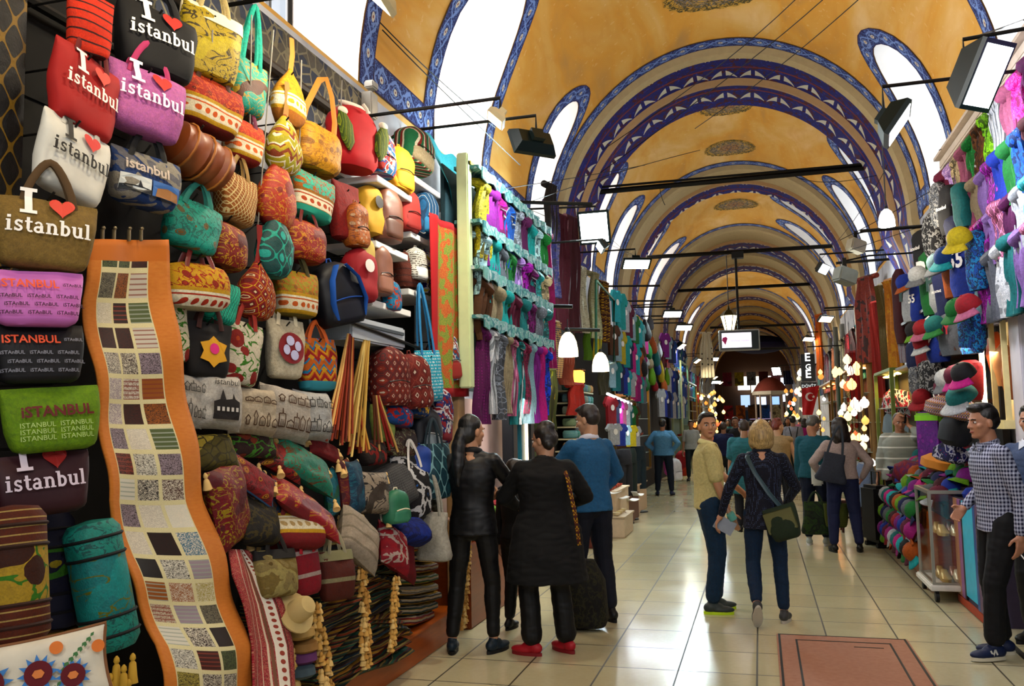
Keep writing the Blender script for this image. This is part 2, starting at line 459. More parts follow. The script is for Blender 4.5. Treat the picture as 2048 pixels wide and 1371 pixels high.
for bi, (b0, b1) in enumerate(bays):
    vb = MB(); 
    L = pi * RM
    fine = b0 < 26
    ins, faces, V2 = [], [], []
    def addpoly(pl):
        b = len(V2); V2.extend([Vector(p) for p in pl]); return list(range(b, b + len(pl)))
    wl = [w for w in WIN if b0 <= w[1] and w[2] <= b1]
    outer = addpoly([(b0, 0), (b1, 0), (b1, L), (b0, L)])
    edges = [(outer[i], outer[(i + 1) % 4]) for i in range(4)]
    holes = []
    for sd, y0, y1, tp in wl:
        pl = win_outline(y0, y1, tp)
        pl = [(p[0], p[1] if sd > 0 else L - p[1]) for p in pl]
        ids = addpoly(pl); edges += [(ids[i], ids[(i + 1) % len(ids)]) for i in range(len(ids))]; holes.append(pl)
    st = .16 if fine else .3
    ny = max(2, int((b1 - b0) / .4)); ns = int(L / st)
    def inside(p, pl):
        c = False; j = len(pl) - 1
        for i in range(len(pl)):
            if (pl[i][1] > p[1]) != (pl[j][1] > p[1]) and p[0] < (pl[j][0] - pl[i][0]) * (p[1] - pl[i][1]) / (pl[j][1] - pl[i][1]) + pl[i][0]: c = not c
            j = i
        return c
    for i in range(ny + 1):
        for j in range(ns + 1):
            V2.append(Vector((b0 + (b1 - b0) * i / ny, L * j / ns)))
    r = delaunay_2d_cdt(V2, edges, [], 0, 1e-5)
    vs = [vp(p[0], p[1] / RM) for p in r[0]]
    fs = []
    for f in r[2]:
        c = ((r[0][f[0]][0] + r[0][f[1]][0] + r[0][f[2]][0]) / 3, (r[0][f[0]][1] + r[0][f[1]][1] + r[0][f[2]][1]) / 3)
        if not any(inside(c, h) for h in holes): fs.append(tuple(f))
    vb.add(vs, fs)
    o = struct('ceiling', vb, M_VAULT, True)
    # painted borders
    bb = MB(); BW = .26
    for sd, y0, y1, tp in wl: strip(bb, sd, win_outline(y0, y1, tp), win_outline(y0, y1, tp, BW))
    for sd in (-1, 1):
        cuts = sorted([(w[1] - BW, w[2] + BW) for w in wl if w[0] == sd]); yy = b0
        for c0, c1 in cuts + [(b1, b1)]:
            if c0 - yy > .2: strip(bb, sd, [(yy, .05), (c0, .05)], [(yy, .05 + BW), (c0, .05 + BW)])
            yy = c1
    for (ya, yb_) in ([(b1 - .3, b1 - .02)] if bi < len(bays) - 1 else []) + ([(b0 + .02, b0 + .2)] if bi else []):
        n = 60; pi_ = [(ya, L * i / n) for i in range(n + 1)]; po = [(yb_, L * i / n) for i in range(n + 1)]
        strip(bb, 1, pi_, po)
    o = struct('trim_%d' % (bi + 1), bb, M_BORDER, True)
# ribs
for ai, (a0, a1) in enumerate(ARCH):
    rb = MB()
    wide = a1 - a0
    P = [(a0, -.02, 2), (a0 + .02, .10, 2), (a0 + .16, .13, 2)]
    if ai == 0: P += [(a0 + .18, .10, 1), (a0 + .95, .12, 3), (a0 + 1.0, .20, 3), (a0 + 1.06, .20, 1), (a1, .24, 2), (a1 + .01, -.02, 2)]
    else: P += [(a0 + .18, .11, 2), (a0 + wide * .55, .13, 3), (a0 + wide * .56, .20, 3), (a0 + wide * .6, .20, 1), (a1, .24, 2), (a1 + .01, -.02, 2)]
    n = 64
    Pn = len(P)
    angs = [('w', z) for z in (3.75, 4.0, 4.2)] + [('a', pi * i / n) for i in range(n + 1)] + [('x', z) for z in (4.2, 4.0, 3.75)]
    def rp(q, y, ins):
        if q[0] == 'a': return vp(y, q[1], ins)
        k = ins * max(0, (q[1] - 3.75) / .55)
        if q[0] == 'w': return Vector((XR - k, y, q[1]))
        return Vector((XL + k, y, q[1]))
    vs = []; us = []
    for qi, q in enumerate(angs):
        u = qi / n * pi * RM
        for (y_, ins, _) in P: vs.append(rp(q, y_, ins)); us.append((u, y_ - a0))
    for i in range(len(angs) - 1):
        for j in range(Pn - 1):
            mi = {2: 0, 1: 1, 3: 2}[P[j][2]]
            f = (i * Pn + j, i * Pn + j + 1, (i + 1) * Pn + j + 1, (i + 1) * Pn + j)
            rb.uv[len(rb.f)] = [us[k] for k in f]; rb.f.append(list(f)); rb.mi.append(mi)
    rb.v = [tuple(v) for v in vs]
    struct('trim_%d' % (20 + ai), rb, [M_CREAM, M_SOFFIT, M_BROWNLINE], True)
# windows: reveal, barred pane
for wi, (sd, y0, y1, tp) in enumerate(WIN):
    xe = (XL - .55) if sd < 0 else (XR + .55)
    pl = win_outline(y0, y1, tp); ycn = (y0 + y1) / 2
    root = bpy.data.objects.new('window_%d' % (wi + 1), None); COL.objects.link(root); root['kind'] = 'structure'
    root.location = (xe, ycn, 4.4)
    W = lambda p: Vector(p) - root.location
    rv = MB(); a = [side3(sd, *p) for p in pl]; n = len(a)
    b = [Vector((xe, ycn + (p.y - ycn) * .82, 4.36 + (p.z - 4.36) * .94)) for p in a]
    rv.add([W(p) for p in a + b], [(i, (i + 1) % n, (i + 1) % n + n, i + n) for i in range(n)])
    o = rv.build('reveal', M_REVEAL, root); 
    gp = MB(); gp.add([W(p) for p in b], [tuple(range(n))]); gp.build('pane', M_GLASS, root, False)
    bars = MB(); zt = max(p.z for p in b)
    xb = xe + (.03 if sd < 0 else -.03)
    yy0, yy1 = b[0].y, b[-1].y
    for i in range(len(b) - 1):
        bars.tube([W((xb, b[i].y, b[i].z)), W((xb, b[i + 1].y, b[i + 1].z))], .025, 4)
    for k in range(1, 4):
        yk = yy0 + (yy1 - yy0) * k / 4; zk = max([p.z for p in b if abs(p.y - yk) < (yy1 - yy0) * .16] + [4.6])
        bars.box(W((xb, yk, (4.4 + zk) / 2)), (.03, .035, zk - 4.4))
    z = 4.75
    while z < zt - .3: bars.box(W((xb, ycn, z)), (.03, (yy1 - yy0), .03)); z += .42
    bars.build('glazing_bar', M_IRON, root, False)
    if y0 < 37: area((xe + (-.12 if sd < 0 else .12), ycn, 5.1), (-sd, 0, -.15), (y1 - y0) * .8, 1.3, (DAY_L if sd < 0 else DAY_R) * (y1 - y0), (1, .97, .95) if sd < 0 else (.75, .87, 1))
# side walls, floor
wl_ = MB(); wl_.box((XL - .15, (YB + YE) / 2, 2.16), (.3, YE - YB, 4.32)); struct('wall_left', wl_, M_WALL)
wl_ = MB(); wl_.box((XR + .15, (YB + YE) / 2, 2.16), (.3, YE - YB, 4.32)); struct('wall_right', wl_, M_WALL)
def m_floor():
    g = G('glossy_floor_tiles', .12, 0, .6)
    x, y, z = g.xyz()
    fx = ((x + .595 + 5.05) / .505); fy = ((y - 6.62 + 55.5) / .555)
    cell = g.wn(g.comb(fx.fl(), fy.fl(), 0.))
    c = g.mix(cell, 'c6bf9a', 'b4ab8a')
    c = g.mix(g.noise(3.5, 5, None, .7), c, 'b4aa84'); c = g.mix((g.noise(30, 4) - .4) * .5, c, 'd4cba8')
    j = ((fx.fr() - .5).abs() > .488).max((fy.fr() - .5).abs() > .4885)
    jx = ((fx.fr() - .5).abs() > .490)
    c = g.mix(j, c, '3c3626')
    rr = g.noise(2.2, 4) * .16 + .08 + j * .4
    g.set(g.b.inputs['Roughness'], rr)
    g.bump(g.noise(2.6, 2) + j * -.25, .05, .02)
    return g.out(c)
M_FLOOR = m_floor()
fl = MB(); fl.box((CX, (YB + YE) / 2, -.05), (5.7, YE - YB, .1)); struct('floor', fl, M_FLOOR)
# ================================================================== lettering
def ribbon(pts, w):
    pts = [Vector((p[0], p[1])) for p in pts]; L, Rr = [], []
    for i, p in enumerate(pts):
        t = pts[min(i + 1, len(pts) - 1)] - pts[max(i - 1, 0)]; t.normalize(); n = Vector((-t.y, t.x)) * w / 2
        L.append(p + n); Rr.append(p - n)
    return [(L[i], L[i + 1], Rr[i + 1], Rr[i]) for i in range(len(pts) - 1)]
def arc(cx, cy, rx, ry, a0, a1, n=10): return [(cx + rx * cos(R(a0 + (a1 - a0) * i / n)), cy + ry * sin(R(a0 + (a1 - a0) * i / n))) for i in range(n + 1)]
T_ = .25; S_ = .13
GLY = {'i': (.58, [([(.27, 0), (.27, 1)], T_), ([(.02, .06), (.54, .06)], S_), ([(.05, .94), (.27, .94)], S_), ([(.27, 1.16), (.27, 1.42)], .28)]),
 's': (.74, [(arc(.36, .73, .2, .2, 20, 270), .2), (arc(.36, .27, .22, .2, 90, -160), .2), ([(.6, .7), (.6, .98)], .09), ([(.1, .02), (.1, .32)], .09)]),
 't': (.66, [([(.28, 1.32), (.28, .25)], T_), (arc(.46, .25, .18, .2, 180, 320), .17), ([(.03, .92), (.6, .92)], .15)]),
 'a': (.86, [([(.58, 0), (.58, .68)], T_), (arc(.35, .7, .23, .24, 0, 165), .17), (arc(.33, .28, .25, .23, 60, 330), .2), ([(.52, .06), (.82, .06)], S_)]),
 'n': (1.0, [([(.24, 0), (.24, 1)], T_), (arc(.5, .62, .25, .3, 165, 0), .2), ([(.75, .62), (.75, 0)], T_), ([(.0, .06), (.46, .06)], S_), ([(.55, .06), (1.0, .06)], S_), ([(.0, .94), (.24, .94)], S_)]),
 'b': (.92, [([(.24, 0), (.24, 1.42)], T_), (arc(.45, .5, .31, .42, 150, -150, 14), .22), ([(.0, 1.36), (.24, 1.36)], S_)]),
 'u': (1.0, [([(.22, 1), (.22, .35)], T_), (arc(.47, .36, .25, .3, 180, 360), .2), ([(.73, 0), (.73, 1)], T_), ([(.0, .94), (.24, .94)], S_), ([(.5, .94), (.74, .94)], S_), ([(.73, .06), (.98, .06)], S_)]),
 'l': (.56, [([(.27, 0), (.27, 1.42)], T_), ([(.02, .06), (.54, .06)], S_), ([(.03, 1.36), (.27, 1.36)], S_)]),
 'I': (1.0, [([(.5, 0), (.5, 1.42)], .34), ([(.12, .09), (.88, .09)], .18), ([(.12, 1.33), (.88, 1.33)], .18)])}
def glyph_quads(s, width, x0, z0):
    tot = sum(GLY[c][0] for c in s) + .06 * (len(s) - 1); k = width / tot; q = []; x = 0
    for c in s:
        for pts, w in GLY[c][1]:
            q += [[Vector((x0 + (x + p.x) * k, z0 + p.y * k)) for p in f] for f in ribbon(pts, w)]
        x += GLY[c][0] + .06
    return q, k
def heart(cx, cz, w, n=28):
    pts = []
    for i in range(n):
        t = 2 * pi * i / n; pts.append(Vector((cx + w / 2 * sin(t) ** 3, cz + w / 2 * (13 * cos(t) - 5 * cos(2 * t) - 2 * cos(3 * t) - cos(4 * t)) / 16)))
    return pts
TMPS = bpy.data.scenes.new('workshop')
def evaluated(ob):
    """mesh of an object with its modifiers, made in a small scene of its own"""
    TMPS.collection.objects.link(ob); vl = TMPS.view_layers[0]; vl.update(); dg = vl.depsgraph
    me = bpy.data.meshes.new_from_object(ob.evaluated_get(dg)); TMPS.collection.objects.unlink(ob); return me
TXT = {}
def text_polys(txt, width, x0, z0, bold=.02, shear=0):
    if (txt, bold, shear) not in TXT:
        cu = bpy.data.curves.new('t', 'FONT'); cu.body = txt; cu.offset = bold; cu.shear = shear; cu.resolution_u = 2
        ob = bpy.data.objects.new('t', cu); me = evaluated(ob)
        xs = [v.co.x for v in me.vertices] or [0, 1]; a, b = min(xs), max(xs)
        TXT[(txt, bold, shear)] = (b - a, [[Vector((me.vertices[i].co.x - a, me.vertices[i].co.y)) for i in p.vertices] for p in me.polygons])
        bpy.data.objects.remove(ob); bpy.data.curves.remove(cu); bpy.data.meshes.remove(me)
    tw, ps = TXT[(txt, bold, shear)]; k = width / max(tw, 1e-6)
    return [[Vector((x0 + v.x * k, z0 + v.y * k)) for v in p] for p in ps]
def put_print(name, polys, surf, mat, parent, off=.004, flip=False):
    off += .011
    """lay flat shapes on a surface function surf(x,z)->y (front faces -y)"""
    mb = MB()
    for p in polys:
        vs = [(v.x, surf(v.x, v.y) - off, v.y) for v in p]
        mb.add(vs, [tuple(range(len(vs)))])
    me = mb.mesh(name, mat, False); bm = bmesh.new(); bm.from_mesh(me)
    bmesh.ops.remove_doubles(bm, verts=bm.verts, dist=1e-5)
    lim = .03
    es = [e for e in bm.edges if e.calc_length() > lim]
    if es:
        bmesh.ops.subdivide_edges(bm, edges=es, cuts=2)
        for v in bm.verts: v.co.y = surf(v.co.x, v.co.z) - off
    bm.to_mesh(me); bm.free()
    o = bpy.data.objects.new(name, me); COL.objects.link(o); o.parent = parent; return o
# ================================================================== bags and soft goods
def wob(seed, amp, f=9):
    s = Vector((seed * 3.7, seed * 1.3, seed * 2.1))
    return lambda p: Vector((0, noise.noise(p * f + s) * amp, 0)) + Vector((noise.noise(p * f * .8 - s) * amp * .5, 0, 0))
def ringfn(rings, e):
    def surf(x, z):
        rs = rings; z = max(rs[0][0], min(rs[-1][0], z))
        for a, b in zip(rs, rs[1:]):
            if a[0] <= z <= b[0]:
                t = (z - a[0]) / max(1e-6, b[0] - a[0]); hw = a[1] + (b[1] - a[1]) * t; hd = a[2] + (b[2] - a[2]) * t; break
        q = min(.98, abs(x) / max(hw, 1e-4))
        return -hd * (1 - q ** e) ** (1 / e)
    return surf
seed_ = [0]
def handles(root, w, ztop, hl, mat, wid=.022, yo=.02, spread=.25, name='handle'):
    for s in (-1, 1):
        h = MB(); pts = []
        for i in range(13):
            t = i / 12; a = pi * t
            pts.append((-w * spread * cos(a) * (1 - .45 * sin(a)), s * yo * (1 - .7 * sin(a)), ztop - .035 + (hl + .035) * sin(a) ** .8))
        h.tube(pts, wid / 2, 6, flat=(1, .35)); h.build(name, mat, root)
def b_tote(root, w, h, mat, hm=None, d=None, hl=None, topw=1.0, botw=.86, fill=1.0, e=3.2, strip=None, band=None):
    seed_[0] += 1; d = d or min(.16, w * .38)
    rs = [(-h / 2, w * botw * .38, d * .30), (-h / 2 + .012, w * botw * .47, d * .44), (-h * .38, w * botw * .5, d * .5), (-h * .15, w * (botw + topw) / 4, d * .5 * fill), (h * .15, w * topw * .49, d * .42 * fill), (h * .36, w * topw * .5, d * .26), (h / 2 - .01, w * topw * .5, d * .13), (h / 2, w * topw * .49, d * .1)]
    fine = []
    for a, b in zip(rs, rs[1:]):
        for k in range(2): t = k / 2; fine.append(tuple(a[i] + (b[i] - a[i]) * t for i in range(3)))
    fine.append(rs[-1])
    mb = MB(); mb.loft(fine, 28, e, wob(seed_[0], .016, 9)); mb.build('body', mat, root)
    if hm: handles(root, w, h / 2, hl if hl else h * .45, hm, .026 if w > .2 else .018)
    if band:
        bm_ = MB(); bm_.loft([(-h / 2 - .004, w * botw * .39, d * .32), (-h / 2 + .01, w * botw * .485, d * .47), (-h * .34, w * botw * .515, d * .53)], 28, e, wob(seed_[0], .016, 9)); bm_.build('base_panel', band, root)
    return ringfn(rs, e)
def b_hobo(root, w, h, mat, hm, d=None, hl=.3):
    seed_[0] += 1; d = d or w * .55
    pr = [(0, .45), (.04, .66), (.14, .88), (.3, 1), (.48, .93), (.65, .72), (.8, .46), (.92, .24), (1, .12)]
    rs = [(-h / 2 + h * a, w / 2 * b, d / 2 * (b ** .8)) for a, b in pr]
    MB().loft(rs, 24, 2.2, wob(seed_[0], .015, 11)).build('body', mat, root)
    s = MB(); s.tube([(0, 0, h * .44), (.012, 0, h / 2 + hl * .5), (0, 0, h / 2 + hl)], .012, 6, flat=(1.6, .5)); s.build('strap', hm, root)
    return ringfn(rs, 2.2)
def b_barrel(root, w, h, mat, hm, d=None, hl=.12):
    """dome topped bowling bag"""
    seed_[0] += 1; d = d or h * .7
    rs = []
    for i in range(13):
        t = i / 12; z = -h / 2 + h * t
        k = min(1, (1 - max(0, (t - .45) / .55) ** 2.2)) ** .6 if t > .45 else 1
        k0 = .75 + .25 * min(1, t / .12)
        rs.append((z, w / 2 * (.72 + .28 * k) * (k0 if t < .12 else 1) * (1 if k > .1 else .6), d / 2 * max(.12, k) * k0))
    MB().loft(rs, 28, 3, wob(seed_[0], .01)).build('body', mat, root)
    if hm: handles(root, w, h / 2 - .02, hl, hm, .024, yo=d * .3, spread=.22)
    return ringfn(rs, 3)
def b_cyl(root, w, h, mat, hm, bands=3):
    """slouchy duffel lying on its side"""
    mb = MB(); n = 20
    pts = [(-w / 2 + w * i / 14, 0, 0) for i in range(15)]
    rs = [h / 2 * min(1, .55 + .45 * min(1, min(i, 14 - i) / 1.2)) * (1 + .06 * sin(i * 2.4)) for i in range(15)]
    mb.tube(pts, rs, 20); mb.build('body', mat, root)
    for k in range(bands):
        x = w * (-.3 + .6 * k / max(1, bands - 1)); t = MB()
        t.tube([(x, h * .53 * cos(a), h * .53 * sin(a)) for a in [2 * pi * i / 16 for i in range(17)]], .006, 5); t.build('strap', hm, root)
    return lambda x, z: -h / 2
def b_pack(root, w, h, mat, pm, sm=None, flap=True, wings=None):
    seed_[0] += 1; d = w * .6
    rs = []
    for i in range(13):
        t = i / 12; z = -h / 2 + h * t
        k = 1 if t < .62 else math.sqrt(max(0.02, 1 - ((t - .62) / .385) ** 2))
        b = .8 + .2 * min(1, t / .1)
        rs.append((z, w / 2 * max(.2, k) * b, d / 2 * max(.2, k) ** .7 * b))
    MB().loft(rs, 26, 2.8, wob(seed_[0], .015, 11)).build('body', mat, root)
    if pm:
        p = MB(); ph = h * .42; pr = [(z * ph / h - h * .26, a * .78, b * .55, 0, -d * .26) for z, a, b in rs]
        p.loft(pr, 22, 2.8, wob(seed_[0] + 5, .005)); po = p.build('front_pocket', pm, root)
        zp = MB(); zp.tube([(-w * .3 + w * .6 * i / 8, -d * .5 - .012 * sin(pi * i / 8), -h * .12 + .01 * sin(pi * i / 8)) for i in range(9)], .004, 5); zp.build('zip', sm or M_BLACK, po)
    sm = sm or mat
    for s in (-1, 1):
        q = MB(); q.tube([(s * w * .25, d * .3, h * .4), (s * w * .3, d * .62, h * .2), (s * w * .34, d * .6, -h * .15), (s * w * .42, d * .4, -h * .4)], .011, 6, flat=(1.7, .4)); q.build('strap', sm, root)
    lp = MB(); lp.tube([(-.02, 0, h * .48), (-.012, 0, h * .56), (.012, 0, h * .56), (.02, 0, h * .48)], .005, 6); lp.build('hang_loop', sm, root)
    return ringfn(rs, 2.8)
def b_cushion(root, w, h, mat, pipe=None, d=None, tassel=None):
    d = d or min(w, h) * .36; n = 16; seed_[0] += 1; sd = seed_[0]
    mb = MB()
    def fn(sgn):
        def f(u, v):
            a, b = 2 * u - 1, 2 * v - 1
            pin = 1 - .07 * (1 - abs(a) ** 2) * abs(b) ** 3; pin2 = 1 - .07 * (1 - abs(b) ** 2) * abs(a) ** 3
            t = max(0, (1 - a ** 4) * (1 - b ** 4)) ** .55
            nz = noise.noise(Vector((a * 2.2, b * 2.2, sd * 3.1))) * .22
            return Vector((a * w / 2 * pin2, sgn * -d / 2 * t * (1 + nz), b * h / 2 * pin))
        return f
    mb.grid(fn(1), n, n); mb.grid(lambda u, v: fn(-1)(1 - u, v), n, n); mb.build('cover', mat, root)
    if pipe:
        p = MB(); f = fn(1); q = [f(i / 12, 0) for i in range(13)] + [f(1, i / 12) for i in range(1, 13)] + [f(1 - i / 12, 1) for i in range(1, 13)] + [f(0, 1 - i / 12) for i in range(1, 13)]
        p.tube(q, .006, 5); p.build('piping', pipe, root)
    if tassel:
        for sx, sz in ((-1, -1), (1, -1), (1, 1), (-1, 1)):
            b_tassel(root, (sx * w / 2, 0, sz * h / 2), tassel)
    return lambda x, z: -d / 2 * max(0.05, (1 - (2 * x / w) ** 4) * (1 - (2 * z / h) ** 4)) ** .55
def b_tassel(root, at, mat, L=.075, r=.022):
    t = MB(); x, y, z = at
    t.lathe([(.003, 0), (.009, -.008), (.011, -.018), (.006, -.026), (.012, -.034), (r * .8, -L * .75), (r, -L), (.004, -L * .95)], (x, y, z), 10); return t.build('tassel', mat, root)
def b_bolster(root, r, h, mat, endm, band):
    MB().lathe([(r * .9, -h / 2), (r, -h / 2 + .02), (r * 1.02, 0), (r, h / 2 - .02), (r * .9, h / 2)], (0, 0, 0), 28).build('cover', mat, root)
    for s in (-1, 1):
        z = s * h / 2; e = MB(); e.lathe([(r * 1.015, z - s * .1), (r * 1.02, z - s * .01), (r * .8, z + s * .02), (.01, z + s * .03)][::s], (0, 0, 0), 28); eo = e.build('end_cap', endm, root)
        for q in (.1, .035):
            b = MB(); b.tube([((r * 1.03) * cos(2 * pi * i / 24), (r * 1.03) * sin(2 * pi * i / 24), z - s * q) for i in range(25)], .006, 5); b.build('braid', band, eo)
def istanbul(root, surf, w, h, tc, hc='c4241c', x0=-.40, z0=-.06, sc=.80, love=True):
    q, k = glyph_quads('istanbul', w * sc, w * x0, h * z0)
    tm = plain(tc, .6, var=.05); hm = plain(hc, .6, var=.08)
    put_print('lettering', q, surf, tm, root)
    if love:
        q, _ = glyph_quads('I', k * 1.75, w * (x0 + .10), h * z0 + k * 1.75); put_print('lettering', q, surf, tm, root)
        put_print('heart', [heart(w * (x0 + .52), h * z0 + k * 2.75, k * 2.1)], surf, hm, root)
def faceR(side, yaw): return R(90 - yaw) if side < 0 else R(-90 + yaw)
def at(x, y, X, yaw, w, h, side=-1, dz=0):
    """world place and size of something seen at a picture point, hanging in the plane X"""
    p = PX(x, y, X); D = depth(p); a = faceR(side, yaw)
    n = Vector((sin(a), -cos(a), 0)); vd = (CAMP - p); vd.z = 0; vd.normalize()
    k = max(.6, abs(n.dot(vd)))
    return p, a, w * D / F / k, h * D / F
LE = lambda c: plain(c, .45, var=.2, spec=.5)
WEB = plain('b58a3c'); CRM = plain('e6dcc0'); DRK = plain('14100c')
def C(k, *a, **kw): return fab(k, *a, **kw)
RED, GOLD = '8e1410', 'd8a648'
